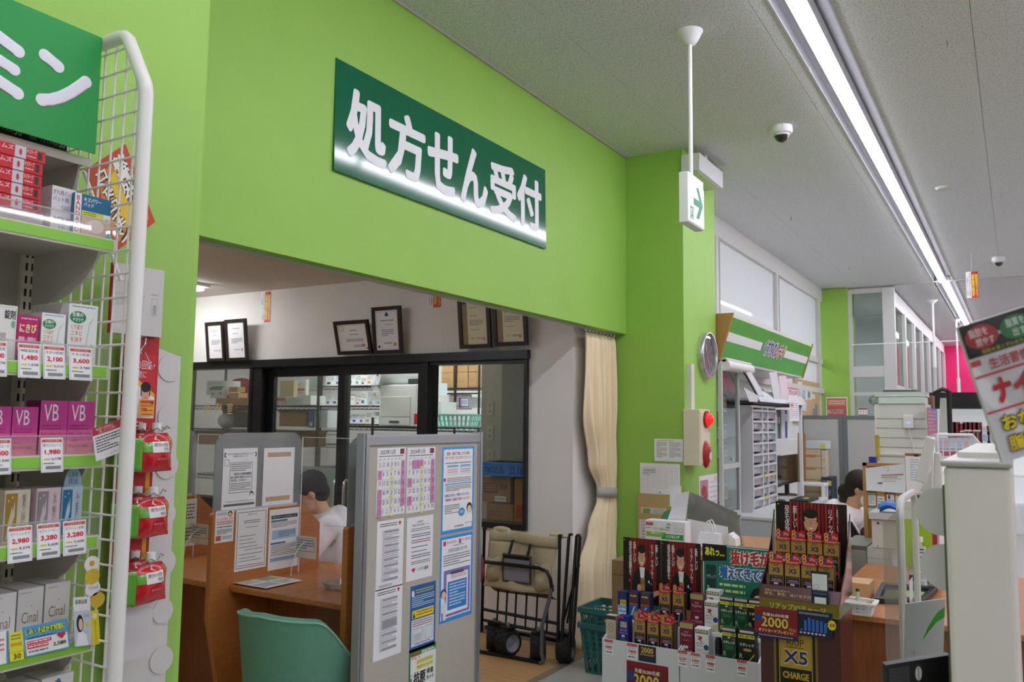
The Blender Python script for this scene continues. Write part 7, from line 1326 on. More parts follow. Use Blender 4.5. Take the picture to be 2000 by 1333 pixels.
# shelf 1: red flat cartons, gauze, plaster pack
for i in range(5):
    a = onY(-60, 380, YF-.02).x; c = onY((84, 80, 80, 80, 82)[4-i], 380, YF-.02).x; z = 1.9352+.028+.0263*i
    carton('bandage_carton', 'flat red bandage carton with a white band in the stack', 'box', c-a, .075, .0245, [('r', .56, 0, .72, 1, '#c9c6cc'), ('e', .64, .5, .022, .28, '#b83a3a'), ('t', 'ニトムズ', .2, .5, .54, .9, '#f4eaea'), ('t', 'キズテープ', .73, .55, .87, .92, '#f4eaea'), ('r', .89, .2, .95, .85, '#3a2a2a'), ('l', .74, .15, .86, .4, 1, '#e8b4b4')], ((a+c)/2, YF-.02, z), 0, '#c8202a', '#b01a24', '#d0303a', group='flat red bandage cartons stacked on the shelf')
pack('bandage_carton', 'grey printed bandage carton under the red stack', -60, 66, .0275, S1, [('l', .5, .5, .9, .8, 1, '#a85a5a')], '#b4b0ac', .07, YF-.012)
pack('gauze_box', 'white plaster refill box with black lettering beside the red stack', 81, 128, .103, S1, [('t', 'ぎれ用バン', .05, .82, .8, .93, '#3a3a44'), ('t', 'パット用', .05, .68, .7, .79, '#3a3a44'), ('o', .42, .48, .92, .6, .0008, '#7a7a88'), ('t', '滅菌済', .48, .5, .86, .58, '#8a8a98'), ('t', 'AGB30S', .08, .24, .92, .36, '#33333c', .02), ('t', '10', .35, .06, .6, .18, '#8a8a98')], '#e8e6ec', .09, YF+.012, top='#3a3238')
def pillow(mb): pass
pack('plaster_pack', 'blue and white plaster pack with vertical red lettering', 127, 200, .095, S1, [('r', 0, 0, .18, 1, '#eeeef0'), ('v', 'BANDAID', .03, .1, .15, .95, '#c8202a', .02), ('r', .2, .62, 1, 1, '#1a6e96'), ('t', 'キズパワー', .24, .84, .72, .94, '#f0f4f8', .02), ('t', 'パッド', .24, .72, .52, .82, '#f0f4f8', .02), ('r', .2, .48, 1, .62, '#e0dc3a'), ('l', .24, .5, .6, .6, 2, '#4a6a3a'), ('r', .2, 0, 1, .48, '#d8b8a8'), ('e', .6, .3, .22, .16, '#f0e2d8'), ('r', .8, .44, .98, .62, '#e2ecf2'), ('t', '3', .85, .46, .93, .54, '#33485a'), ('p', [(.82, .02), (1, .02), (1, .3)], '#2fa8b8')], '#1a6e96', .012, YF-.004)
# shelf 2
pack('tablet_box', 'white tablet box with green seal at the open end of the second shelf', -40, 28, .112, S2, [('t', '錠剤', .62, .75, .96, .92, '#33333a', .02), ('e', .9, .66, .07, .07, '#8ab89a'), ('r', .5, .1, .7, .5, '#b8b4ac'), ('o', .03, .03, .97, .97, .001, '#c9c4b4')], '#eceae6', .06)
pack('skin_care_box', 'magenta acne lotion box with yellow hiragana', 30, 72, .096, S2, [('t', 'にきび', .1, .62, .9, .82, '#f2e6a0', .03), ('t', '顔面・頭部の', .08, .44, .9, .54, '#f4dce8', .02), ('t', '湿疹・皮膚炎', .08, .3, .9, .4, '#f4dce8', .02), ('l', .15, .88, .9, .95, 1, '#f0b8d0'), ('p', [(.0, 0), (.6, 0), (.5, .2), (.1, .26)], '#4a2a24'), ('e', .85, .1, .16, .1, '#e6dce8')], '#c01a6a', .05)
KM = [('l', .1, .93, .9, .97, 1, '#6a8ac0'), ('e', .32, .78, .28, .1, '#1f8a5a'), ('t', '生薬の', .12, .79, .5, .86, '#f2f8f2', .02), ('t', 'チカラで', .14, .71, .5, .77, '#f2f8f2', .02), ('t', 'くり返す', .1, .58, .5, .66, '#d8402c'), ('t', 'ニキビ', .1, .48, .5, .56, '#d8402c'), ('t', 'を治す', .1, .38, .5, .46, '#d8402c'), ('t', 'ネオ小町', .06, .24, .6, .33, '#44484a'), ('p', [(.62, .3), (.66, .5), (.72, .7), (.92, .84), (.9, .82), (.74, .68), (.69, .5), (.65, .3)], '#b4d8b0'), ('p', [(.72, .36), (.84, .32), (.92, .35), (.82, .34)], '#5aa84a'), ('r', 0, 0, 1, .14, '#dcecd4')]
pack('herbal_box', 'smaller white herbal tablet box with a green oval', 77, 124, .106, S2, KM, '#eef2ee', .10, YF, '#d2d0d2')
pack('herbal_box', 'larger white herbal tablet box with a green oval', 129, 186, .133, S2, KM, '#eef2ee', .13, YF, '#d2d0d2')
price('price card under the magenta acne box', 31, 75, S2, '神経湿疹錠', '1,480', '1,628'); price('price card under the smaller herbal box', 81, 124, S2, 'ネオ小町錠', '2,100', '2,310'); price('price card under the larger herbal box', 132, 177, S2, 'ネオ小町錠', '3,600', '3,960'); price('price card under the white tablet box', -34, 9, S2, '清上防風湯', '2,980', '3,278')
# shelf 3
VBE = [('r', 0, .45, 1, 1, '#c83a92'), ('r', 0, .25, 1, .45, '#d86098'), ('r', 0, 0, 1, .25, '#e68aa0'), ('t', 'VB', .12, .62, .66, .93, '#f4ecf4'), ('l', .08, .44, .8, .55, 2, '#8a2a6a'), ('t', '肌あれ、口内炎、ニキビに', .06, .35, .92, .41, '#6a2450'), ('l', .1, .22, .4, .26, 1, '#a84a7a'), ('t', '新エバユースB26', .08, .12, .8, .18, '#5a2448')]
for i, (x0, x1, h) in enumerate(((-20, 30, .098), (32, 82, .098), (86, 139, .112), (140, 190, .112))):
    pack('vitamin_box', ('small pink vitamin box with white VB lettering', 'large pink vitamin box with white VB lettering')[i > 1], x0, x1, h, S3, VBE, '#c83a92', .055, YF, '#8a1a5a', group=('small pink vitamin boxes', 'large pink vitamin boxes')[i > 1], seed=i)
price('price card under the small pink vitamin boxes', -12, 30, S3, '新エバユース', '1,400', '1,540'); price('price card under the large pink vitamin boxes', 88, 131, S3, '新エバユース', '1,980', '2,178')
# shelf 4
for x0, x1, c1, c2, l, tx in ((28, 77, '#b08a2c', '#e2dcc6', 'gold and cream skin tablet box with plant print', '肌あれ・いぼに'), (89, 135, '#9a969c', '#e6d4da', 'silver and pink skin tablet box with plant print', 'にきび・肌あれに'), (138, 177, '#1f7aa8', '#bcd4e2', 'blue skin tablet box with plant print and arched topper', 'しみ・肌あれに')):
    def arch(mb, w_=onY(x1, 700, YF).x-onY(x0, 700, YF).x):
        n = 14; pts = [(-w_*.46, .103), (w_*.42, .103)]+[(-w_*.02+w_*.44*math.cos(math.pi*i/n), .103+.042*math.sin(math.pi*i/n)) for i in range(n+1)]
        mb.prism(pts, -.001, .0, pm('#9ab8cc')); mb.text('しみを', -w_*.25, .123, w_*.2, .133, pm('#2a4a6a'), -.0015); mb.text('排出', -w_*.25, .108, w_*.2, .121, pm('#2a4a6a'), -.0015)
    pack('skin_tablet_box', l, x0, x1, .103, S4, [('r', .04, .03, .5, .94, c1), ('p', [(.1, .05), (.2, .05), (.36, .4), (.3, .7), (.2, .4)], c2), ('p', [(.25, .2), (.42, .5), (.4, .8), (.3, .5)], c2), ('e', .15, .8, .03, .02, c2), ('e', .3, .86, .03, .02, c2), ('v', tx, .68, .34, .84, .9, '#7a2430'), ('t', 'ヨクイノ', .54, .16, .92, .24, '#5a3a34'), ('t', 'タブレット', .54, .06, .92, .13, '#5a3a34'), ('l', .6, .28, .9, .31, 1, '#8a5a50')], c2, .07, YF, c2, extra=arch if 'blue' in l else None)
price('price card under the gold and cream box', 35, 82, S4, 'ヨクイニンタブ', '2,980', '3,278'); price('price card under the silver and pink box', 91, 135, S4, 'ヨクイノーゲン', '3,280', '3,608'); price('price card under the blue skin tablet box', 141, 185, S4, 'ヨクイニンSP錠', '3,280', '3,608'); price('price card at the open end of the plant-print boxes', -25, 4, S4, 'ハイチオール', '2,580', '2,838')
# shelf 5: white vitamin C boxes
for i, (x0, x1) in enumerate(((8, 63), (66, 114), (117, 164))):
    pack('vitamin_box', 'white vitamin C box with thin grey lettering', x0, x1, .112, S5, [('t', 'Cinal', .18, .38, .82, .58, '#8a7a66', .0), ('t', 'EXIA', .36, .24, .66, .32, '#9a8a76'), ('l', .1, .9, .5, .94, 1, '#b4aa9a'), ('e', .55, .68, .02, .015, '#9a8a76')], '#e4e2e0', .09, YF+.012*i, '#c9c6c4', group='white vitamin C boxes on the fifth shelf', seed=i)
def popY(name, label, cat, q, Y, els, base):
    """card whose four photo corners (tl,tr,br,bl) lie on the plane Y"""
    P = [onY(x, y, Y) for x, y in q]; tl, tr, br, bl = P; b = MB(); M = Matrix(((tr-tl).to_4d(), (0, 1, 0, 0), (tl-bl).to_4d(), (0, 0, 0, 1))).transposed(); M[3] = (0, 0, 0, 1); u = br-bl; v = tl-bl
    M = Matrix(((u.x, 0, v.x, 0), (u.y, 1, v.y, 0), (u.z, 0, v.z, 0), (0, 0, 0, 1)))
    b.box(0, 1, 0, .0008, 0, 1, pm(base), M=M); prints(b, els, 1, 1, 0, 0, 0, M=M); return b.build(name, loc=bl, label=label, cat=cat)
popY('pop_card', 'green and blue freckle care card with a price of 2,580 on the rail', 'card', ((43, 1226), (133, 1210), (137, 1265), (50, 1285)), 1.685, [('r', 0, .55, 1, 1, '#5aa0d0'), ('r', 0, 0, .03, 1, '#4a9ad8'), ('r', .97, 0, 1, 1, '#4a9ad8'), ('r', 0, 0, 1, .03, '#4a9ad8'), ('t', 'しみ・そばかす対策に', .06, .68, .94, .92, '#2a5a2a', .09), ('t', 'しみ・そばかす対策に', .06, .69, .94, .91, '#d8e83a', .02), ('r', .06, .38, .6, .5, '#d84a5a'), ('r', .06, .24, .52, .36, '#d84a5a'), ('l', .08, .54, .7, .62, 1, '#33406a'), ('l', .08, .39, .58, .48, 1, '#f4e8e8'), ('l', .08, .25, .5, .34, 1, '#f4e8e8'), ('t', '2,580', .62, .16, .92, .3, '#26262c', .03), ('p', [(.83, .36), (.93, .5), (.9, .6), (.83, .56), (.76, .6), (.73, .5)], '#d02a3a'), ('l', .08, .08, .5, .18, 1, '#55555c')], '#eef2ee')
popY('pop_card', 'yellow try-me card with a red number on the rail', 'card', ((17, 1238), (43, 1232), (47, 1288), (20, 1294)), 1.684, [('l', .15, .7, .85, .92, 2, '#7a8a2a'), ('t', '約95錠', .1, .5, .9, .64, '#c83a2a'), ('r', 0, .3, 1, .31, '#8a8a2a'), ('t', '30', .25, .06, .8, .24, '#33332a', .03)], '#e6e03a')
popY('pop_card', 'white card edge with blue border at the open end of the rail', 'card', ((-30, 1240), (14, 1236), (17, 1296), (-30, 1305)), 1.686, [('r', .9, 0, 1, 1, '#5a9ad0'), ('l', .1, .2, .8, .8, 4, '#c85a6a')], '#f0f2f0')
popY('pop_card', 'pale grey card with a dark-haired woman beside the white vitamin boxes', 'card', ((143, 1168), (174, 1163), (179, 1260), (146, 1264)), 1.682, [('t', '医薬品質', .12, .86, .8, .95, '#6a6a6a', .02), ('r', 0, 0, 1, .72, '#c4ccd6'), ('e', .34, .46, .2, .18, '#1c1a1c'), ('e', .38, .44, .12, .12, '#e8c4ac'), ('p', [(.08, 0), (.8, 0), (.7, .22), (.45, .3), (.2, .26)], '#eceef4'), ('e', .78, .42, .1, .04, '#e6c64a'), ('t', 'Cinal', .55, .58, .9, .66, '#7a8290')], '#e6e6e6')
popY('pop_card', 'yellow flank of the woman card with vertical lettering', 'card', ((176, 1195), (193, 1190), (196, 1258), (180, 1262)), 1.683, [('e', .5, .84, .3, .08, '#f4ecc0'), ('v', 'ホワイトニング', .4, .1, .62, .7, '#7a6a1a')], '#e6d42a')
for i, (px, py, c_, l) in enumerate(((179, 1102, '#eeeae4', 'topmost round white tag of the hanging strip under the fourth shelf'), (180, 1127, '#d8b83a', 'round yellow tag of the hanging strip under the fourth shelf'), (181, 1150, '#eceaea', 'round white tag of the hanging strip with grey lettering'), (190, 1172, '#d8b83a', 'lowest round yellow tag half hidden behind the woman card'))):
    p = onY(px, py, 1.685); b = MB(); b.lathe([(0, 0), (.0165, 0), (.0165, .001), (0, .001)], (0, 0, 0), pm(c_), 24, M=Matrix.Rotation(R(90), 4, 'X')); b.disc(0, .001, .006, .006, pm('#d8a82a' if i == 0 else c_), -.0013)
    if i == 2: b.text('Cinal', -.01, -.001, .01, .006, pm('#7a7a7a'), -.0015)
    b.build('round_tag', loc=p, label=l, cat='tag')
# shelf 6: clover boxes
for i, (x0, x1) in enumerate(((-10, 51), (54, 118), (121, 180))):
    pack('remedy_box', 'white remedy box with a blue clover and orange band', x0, x1, .13, S6, [('e', .48, .84, .05, .035, '#3a6ac0'), ('e', .56, .88, .05, .035, '#3a6ac0'), ('e', .52, .92, .05, .035, '#3a6ac0'), ('e', .44, .89, .05, .035, '#3a6ac0'), ('p', [(.5, .84), (.7, .86), (.74, .83), (.6, .82)], '#6a9ad8'), ('r', 0, .66, 1, .7, '#e0a03a'), ('t', 'しみ、そばかす', .2, .54, .85, .62, '#33333a', .02), ('l', .2, .4, .8, .5, 2, '#55555c')], '#e4e4e2', .07, YF+.008*i, '#cbc8c4', group='white remedy boxes with a blue clover on the lowest shelf', seed=i)
# orange POP on a white rod
popY('pop_banner', 'tilted orange and yellow banner with outlined vertical Japanese text behind the grid', 'banner', ((166, 332), (222, 272), (303, 434), (229, 490)), 1.86, [('r', 0, 0, 1, 1, '#c2421c'), ('p', [(.1, .08), (.9, .08), (1, .5), (.8, .92), (.2, .85), (0, .4)], '#d8881c'), ('e', .6, .45, .34, .36, '#e8c02a'), ('v', '軟骨成分', .56, .36, .9, .95, '#241a12', .2), ('v', '軟骨成分', .57, .365, .89, .945, '#f2eeea', .05), ('v', 'コンドロイチン', .12, .03, .42, .9, '#241a12', .2), ('v', 'コンドロイチン', .13, .035, .41, .895, '#f2eeea', .05)], '#c2421c')
a = onY(164, 335, 1.85); c = onY(236, 548, 1.85); t = thing('banner_rod', 'white plastic rod with a clear clip holding the orange banner', 'rod', a); MB().cyl((0, 0, 0), c-a, .0045, WM, 8).build('rod', t); MB().box(-.014, .014, -.012, .012, -.03, .0, VINYL).build('clip', t, loc=c-a, bevel=.003); MB().box(-.016, .012, -.012, .012, -.058, -.032, VINYL).build('clip', t, loc=c-a, bevel=.003)
# reg notice swinging on the rail
popY('pop_card', 'tilted white notice with a red heading clipped to the third rail', 'card', ((179, 838), (236, 815), (246, 880), (188, 902)), 1.66, [('r', 0, .76, 1, 1, '#b83040'), ('t', '指定第二類医薬品を', .12, .88, .7, .96, '#f4e0e0'), ('t', 'ご購入されるお客様へ', .18, .79, .8, .87, '#f4e0e0'), ('l', .06, .2, .94, .7, 6, '#44444a'), ('t', 'レデイ薬局', .5, .05, .94, .14, '#33333a')], '#f0eef0')
# ================================================================== hanging drink pouch display on the pillar
YD = 1.93
popY('backing_card', 'tall white scalloped backing card on the green pillar', 'card', ((243, 655), (338, 655), (322, 1340), (205, 1340)), 2.02, [], '#d6d2d0')
for i in range(7):
    y = 720+i*95; p = onY(331-2.6*i, y, 2.018); 
    MB().lathe([(0, 0), (.032 if i % 2 else .036, 0), (.032 if i % 2 else .036, .001), (0, .001)], (0, 0, 0), pm('#d6d2d0'), 24, M=Matrix.Rotation(R(90), 4, 'X')).build('backing_scallop', bpy.data.objects['backing_card'], loc=p-bpy.data.objects['backing_card'].location)
bxY('display_carton', 'pale grey display carton with line drawings and a red edge on the pillar', 'box', 218, 520, 322, 655, YD-.02, .02, '#cdc9c6', [('o', .76, .3, .88, .56, .0008, '#8a8886'), ('r', .79, .32, .86, .46, '#a4a2a0'), ('l', .74, .6, .9, .62, 1, '#55534f'), ('o', .5, .28, .58, .5, .0008, '#9a9896'), ('r', .28, .42, .4, .46, '#55534f'), ('l', .3, .56, .62, .58, 1, '#77756f')], side='#c22430')
bxY('hanging_strip', 'red cardboard hanging strip carrying the drink pouches', 'display strip', 212, 655, 312, 1180, YD, .006, '#b81c28', [('e', .42, .95, .03, .012, '#3a0c10'), ('r', .8, .02, .92, .5, '#d8a22a')])
bxY('hanging_strip', 'white lower card under the red hanging strip', 'display strip', 206, 1180, 300, 1290, YD+.004, .004, '#d8d4d6')
shY('photo_card', 'red drink advertisement card with a man in a white shirt', 'advertisement', 236, 692, 306, 838, YD-.008, [('r', 0, 0, 1, 1, '#c8242e'), ('t', '疲労の回復・', .05, .8, .96, .92, '#f6eeee'), ('t', '予防に', .3, .68, .7, .78, '#f6eeee'), ('p', [(0, .36), (.45, .62), (1, .44), (1, .14), (0, .14)], '#e8e6ea'), ('p', [(0, .4), (0, .36), (.4, .6), (1, .42), (1, .47), (.45, .66)], '#e0b030'), ('p', [(.38, .14), (.98, .14), (.95, .3), (.78, .36), (.55, .34)], '#eceef4'), ('e', .7, .47, .13, .12, '#d8a888'), ('e', .7, .56, .16, .07, '#1c1618'), ('r', .55, .44, .58, .56, '#1c1618'), ('r', .82, .44, .85, .56, '#1c1618'), ('r', .64, .49, .68, .5, '#2a1a16'), ('r', .73, .49, .77, .5, '#2a1a16'), ('r', .66, .41, .74, .418, '#b06a5a'), ('r', .05, .2, .32, .4, '#b82a30'), ('r', .3, .16, .4, .28, '#f0f0f0'), ('t', 'MEDICAL', .08, .03, .7, .1, '#f0eaea', .03)], base='#c8242e')
t = thing('wire_hook', 'twisted metal hook holding the drink advertisement', 'hook', onY(274, 685, YD-.012)); MB().tube([(0, 0, .03), (.006, -.004, .04), (.012, -.004, .03), (.008, -.006, .015), (0, -.008, .008), (-.006, -.008, -.004), (0, -.01, -.014), (.006, -.01, -.004), (.03, -.012, -.045)], .0017, CHROME, 6).build('wire', t)
shY('price_card', 'orange price card reading 198 over the drink pouches', 'price card', 271, 781, 302, 814, YD-.03, [('r', .06, .78, .94, .94, '#c84a2a'), ('l', .08, .55, .9, .7, 2, '#a85a1a'), ('t', '198', .14, .28, .52, .5, '#a82418', .04), ('l', .55, .3, .9, .4, 1, '#553a1a'), ('r', .14, .1, .88, .16, '#8a5a2a'), ('e', .85, .8, .07, .07, '#3a2a2a')], base='#f0a23a')
def pouch(label, cx, cy, grp):
    p = onY(cx, cy, YD-.05); s = .063; t = thing('drink_pouch', label, 'pouch', p, R(12), group=grp); PR = mat('#c81c2a', .18, coat=.6); PG = mat('#5aa82c', .2, coat=.5)
    def pr(u):   # outline half-width
        return 1
    def face(sgn, yoff, m, b):
        b.grid(lambda u, v: ((u-.5)*2*.052*(.82+.18*min(1, (1-v)*4))*(1 if v < .82 else 1-(v-.82)*1.3), yoff+sgn*.017*math.sin(math.pi*u)*math.sin(math.pi*min(1, v*1.1))**.6+.0015*math.sin(11*u+7*v), .098*v), 16, 14, m)
    b = MB(); face(-1, -.001, PR, b); b.build('front_panel', t); b = MB(); b.grid(lambda u, v: ((.5-u)*2*.052*(.82+.18*min(1, (1-v)*4))*(1 if v < .82 else 1-(v-.82)*1.3), .001+.017*math.sin(math.pi*u)*math.sin(math.pi*min(1, v*1.1))**.6, .098*v), 16, 14, PR); b.build('back_panel', t)
    b = MB(); b.grid(lambda u, v: (-.05-.02*math.sin(math.pi*u), -.002+.03*(u-.2), .004+.082*v), 8, 8, PG); b.build('side_gusset', t, solid=.002)
    fc = lambda u, v, o: ((u-.5)*2*.052*(.82+.18*min(1, (1-v)*4))*(1 if v < .82 else 1-(v-.82)*1.3), -.001-.017*math.sin(math.pi*u)*math.sin(math.pi*min(1, v*1.1))**.6+.0015*math.sin(11*u+7*v)-o, .098*v)
    def wrap(tmp, nm, k):
        tmp.v = [fc(x, z, k-y) for x, y, z in tmp.v]; return tmp.build(nm, t)
    def patch(u0, v0, u1, v1, m):
        b = MB(); b.grid(lambda u, v: (u0+(u1-u0)*u, 0, v0+(v1-v0)*v), 8, 4, m); return b
    wrap(patch(.06, .52, .3, .76, PG), 'green_patch', .0006); wrap(patch(.28, .5, .84, .78, pm('#ecebea')), 'label_panel', .0010)
    b = MB(); b.text('疲労の回復・', .32, .65, .82, .75, pm('#26262a'), 0); b.text('予防に', .55, .53, .82, .63, pm('#26262a'), 0); b.text('MEDICAL', 0, 0, .42, .07, pm('#a8d83a'), 0, M=Matrix.Translation((.87, 0, .9)) @ Matrix.Rotation(R(86), 4, 'Y')); b.text('balance', 0, 0, .34, .07, pm('#e8c84a'), 0, M=Matrix.Translation((.89, 0, .44)) @ Matrix.Rotation(R(86), 4, 'Y')); b.text('タウリン', .4, .3, .7, .36, pm('#f0d0d0'), 0); wrap(b, 'printing', .0015); tag(t.children[-1], kind='stuff')
    MB().cyl((0, 0, .095), (0, 0, .107), .007, VINYL, 12).build('spout', t); MB().cyl((0, 0, .106), (0, 0, .124), .0105, mat('#f0f0f0', .4), 14).build('cap', t)
    MB().tube([(-.03, -.004, .104), (-.012, -.014, .11), (.0, -.016, .102), (.012, -.014, .112), (.03, 0, .116), (.046, .004, .11), (.04, .006, .105)], .0014, CHROME, 6).build('hook_wire', t)
    t.scale = (1.08, 1.08, 1.0)
    return t
for l, cx, cy in (('red spouted drink pouch hanging under the orange price card', 302, 922), ('red spouted drink pouch hanging in the middle of the strip', 295, 1049), ('red spouted drink pouch hanging at the bottom of the strip', 290, 1178)):
    pouch(l, cx, cy, None); o = pouch(l.replace('red spouted drink pouch hanging', 'hidden rear drink pouch'), cx-17, cy+2, None); o.location.y += .045; o.location.x += .012
MB().box(1.2, 1.56, 2.036, 2.0362, .02, 2.45, sheer('thin_clear_sheet', '#ffffff', .99, .0, frost=.03, body='#ffffff', fres=.0)).build('clear_sheet', label='large thin clear sheet fixed to the green pillar', cat='sheet')
# ================================================================== near right: white fixture end, bagged product, black flap, clear screen
CRM = mat('#e4dcd8', .5)
t = thing('fixture_end', 'plain off-white end post of a shop fixture close by', 'fixture', (1.38, 0, 0)); y1 = onX(1846, 1000, 1.38).y; y0 = onX(1979, 1000, 1.38).y
MB().box(0, .5, y0, y1, 0, 1.488, CRM).build('post', t, bevel=.006); MB().box(-.004, .5, y0-.002, y1+.004, 1.488, 1.497, mat('#b9b7b2', .4, .3)).build('cap', t, bevel=.003); MB().box(.15, .9, y0+.01, y1-.01, 1.497, 1.505, mat('#e2e0da', .5)).build('top_rail', t)
MB().box(.02, .5, y1, y1+.004, 0, 1.46, mat('#6c6a66', .3, .6)).build('metal_edge', t); MB().cyl((.28, (y0+y1)/2-.03, 1.505), (.28, (y0+y1)/2-.03, 1.515), .012, CHROME, 14).build('bolt', t)
for px, py, r, l in ((1838, 1000, .036, 'large pale round shelf talker beside the white fixture end'), (1846, 1108, .034, 'lower pale round shelf talker beside the white fixture end')):
    p = onX(px, py, 1.43); MB().lathe([(0, 0), (r, 0), (r, .001), (0, .001)], (0, 0, 0), sheer('pale_disc', '#ffffff', .8, .0, frost=.8, body='#f0eeee', fres=.1), 28, M=Matrix.Rotation(R(-90), 4, 'Y')).build('round_talker', loc=(1.43, p.y, p.z), label=l, cat='shelf talker')
# shelf with goods behind the fixture end
t = thing('dark_shelf', 'grey shelf of goods just behind the white fixture end', 'shelf', (1.95, -.42, 0)); MB().box(0, .9, 0, .3, .95, .97, mat('#8a8d88', .5)).build('shelf_board', t); MB().box(0, .9, 0, .3, .62, .64, mat('#5a4a3c', .5)).build('shelf_board', t); MB().box(0, .9, .28, .3, 0, 1.35, mat('#7d8680', .5)).build('back_panel', t); MB().box(0, .9, 0, .28, 0, .3, mat('#4a3a30', .6)).build('plinth', t)
carton('goods_box', 'dark red box low on the grey shelf', 'box', .2, .15, .14, [], (2.1, -.40, .641), 0, '#7a2a2a'); carton('goods_box', 'pale green box on the grey shelf', 'box', .2, .15, .2, [], (2.1, -.40, .971), 0, '#a8b8a8')
# bagged product hanging close to the lens
PB = [(1.0*x, y) for x, y in ()]
def cam_plane(x, y, D): return atD(x, y, D)
def bag():
    DD = .95; q = ((1871, 640), (2010, 597), (2098, 862), (1960, 905)); P = [atD(*p, DD) for p in q]; tl, tr, br, bl = P; c = bl.copy(); u = br-bl; v = tl-bl; n = u.cross(v).normalized()
    t = thing('bagged_product', 'clear-bagged diet product with red katakana hanging close by', 'product bag', c); M = Matrix(((u.x, -n.x, v.x, 0), (u.y, -n.y, v.y, 0), (u.z, -n.z, v.z, 0), (0, 0, 0, 1)))
    if n.dot(CC-c) < 0: M = Matrix(((u.x, n.x, v.x, 0), (u.y, n.y, v.y, 0), (u.z, n.z, v.z, 0), (0, 0, 0, 1)))
    b = MB(); b.box(.0, 1, .001, .006, 0, 1, pm('#e4e2e8'), M=M)
    prints(b, [('r', 0, .76, 1, 1.0, '#141414'), ('e', .26, .89, .23, .085, '#b02a34'), ('t', '脂肪を', .1, .895, .36, .955, '#f0dcdc', .02), ('t', '燃やす', .16, .825, .42, .885, '#f0dcdc', .02), ('t', '×', .485, .87, .53, .9, '#e8e8e8'), ('e', .75, .89, .23, .085, '#1f7a44'), ('t', '脂質を', .62, .895, .88, .955, '#e0f0e4', .02), ('t', '出す！', .68, .825, .9, .885, '#e0f0e4', .02), ('t', '脂肪を落とす21の力', .2, .77, .78, .80, '#d8cc3a'), ('r', .0, .70, .14, .74, '#c04048'), ('t', '生活習慣な', .24, .65, .95, .73, '#c03a44', .03), ('r', 0, .615, 1, .63, '#c03a44'), ('t', 'ナイシ', .18, .40, 1.0, .59, '#c0202c', .07), ('r', 0, .355, 1, .37, '#c03a44'), ('t', 'おなか', .14, .2, .82, .33, '#26200c', .12), ('t', 'おなか', .15, .21, .81, .32, '#e6cc2a', .05), ('t', '脂肪', .14, .05, .6, .18, '#26200c', .12), ('t', '脂肪', .15, .06, .59, .17, '#e6cc2a', .05)], 1, 1, 0, 0, 0, M=M); b.build('carton', t)
    b = MB(); b.grid(lambda a, d: M @ Vector((-.05+1.1*a+.02*math.sin(7*d), -.004-.006*math.sin(5*a+6*d), -.45+1.48*d)), 14, 18, sheer('product_film', '#ffffff', .97, .05, frost=.03, body='#ffffff', grough=.12, fres=.4)); b.build('film_bag', t)
    top = M @ Vector((.62, .012, .9)); base = Vector((1.41, .02, 1.5))-c; MB().tube([base, Vector((base.x, base.y, top.z-.01)), Vector((base.x-.02, base.y, top.z)), top], .003, CHROME, 6).build('hook', t)
bag()
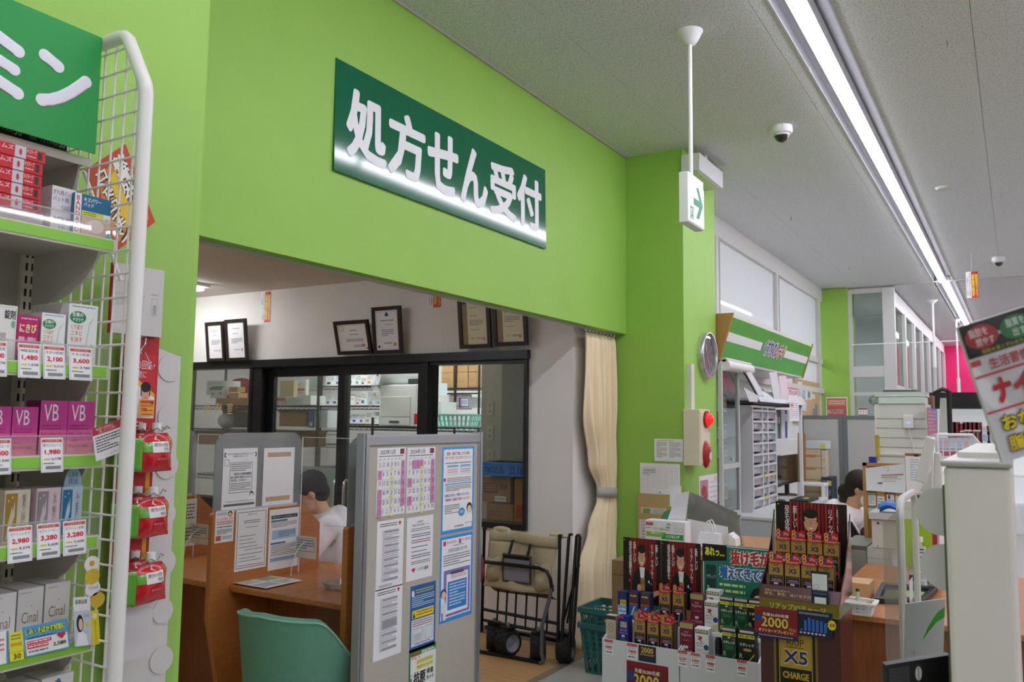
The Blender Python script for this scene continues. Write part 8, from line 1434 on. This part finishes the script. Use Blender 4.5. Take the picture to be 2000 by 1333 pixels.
# black flap and leaflet
P = [atD(*p, 1.25) for p in ((1730, 1300), (1838, 1262), (1860, 1380), (1735, 1400))]; tl, tr, br, bl = P; u = br-bl; v = tl-bl; n = u.cross(v).normalized(); M = Matrix(((u.x, -n.x, v.x, 0), (u.y, -n.y, v.y, 0), (u.z, -n.z, v.z, 0), (0, 0, 0, 1)))
b = MB(); b.box(0, 1, 0, .012, 0, 1, pm('#101012'), M=M); prints(b, [('r', .05, .3, .36, .92, '#3a3a3c'), ('l', .08, .35, .33, .88, 9, '#222224'), ('e', .5, .74, .05, .14, '#d6d6d2'), ('r', .494, .62, .506, .86, '#222222')], 1, 1, 0, 0, 0, M=M); b.build('black_flap', loc=bl, label='black slotted price holder tilted near the white fixture end', cat='holder')
P = [atD(*p, 1.7) for p in ((1768, 1180), (1848, 1186), (1842, 1300), (1764, 1310))]; tl, tr, br, bl = P; u = br-bl; v = tl-bl; n = u.cross(v).normalized(); M = Matrix(((u.x, -n.x, v.x, 0), (u.y, -n.y, v.y, 0), (u.z, -n.z, v.z, 0), (0, 0, 0, 1)))
b = MB(); b.box(0, 1, 0, .002, 0, 1, pm('#cfcfd2'), M=M); prints(b, [('p', [(.45, .4), (.6, .62), (.8, .8), (1, .88), (1, .72), (.8, .66), (.62, .54)], '#3fae2c'), ('p', [(.2, .22), (.3, .22), (.25, .3)], '#c8a8a4'), ('l', .15, .08, .36, .16, 1, '#b4b0b0')], 1, 1, 0, 0, 0, M=M); b.build('leaflet', loc=bl, label='grey leaflet with a green swoosh behind the black holder', cat='leaflet')
# clear screen with white rounded frame
Y_ = .305; g = lambda x, y: onY(x, y, Y_)
a = g(1757, 980); c = g(1786, 975); x0, x1 = a.x, c.x; zt = 1.325; t = thing('clear_screen', 'clear counter screen in a white rounded frame', 'screen', (x0, Y_, 0)); L_ = x1-x0; r = .06; n = 6; WF = mat('#dcd9d2', .4)
path = [(0, 0, .5), (0, 0, zt-r)]+[(r-r*math.cos(q), 0, zt-r+r*math.sin(q)) for q in [math.pi/2*i/n for i in range(1, n+1)]]+[(L_-r+r*math.sin(q), 0, zt-r+r*math.cos(q)) for q in [math.pi/2*i/n for i in range(n+1)]]+[(L_, 0, .5)]
MB().tube(path, .011, WF, 8).build('frame', t); MB().box(.0, L_, -.002, .002, .5, zt-.01, ACRYL).build('pane', t); MB().box(0, L_, -.02, .02, .48, .5, WF).build('bottom_bar', t)
for x in (.03, L_-.03): MB().cyl((x, 0, 0), (x, 0, .48), .014, WF, 8).build('leg', t); MB().box(x-.03, x+.03, -.15, .15, 0, .02, WF).build('foot', t)
MB().grid(lambda u, v: (-.02-.012*math.sin(math.pi*v), .0+.045*u, .45+(zt-.47)*v-.05*u*v), 6, 16, sheer('scratched_film', '#f0ece8', .8, .4, frost=.2, body='#c8c4c0', grough=.15)).build('film_cover', t)
b = MB(); prints(b, [('r', 0, .3, 1, 1, '#e6e6ea'), ('r', 0, 0, 1, .3, '#9a9a9c')], .1, .09, L_*.35, .98, -.003); b.build('sticker', t)
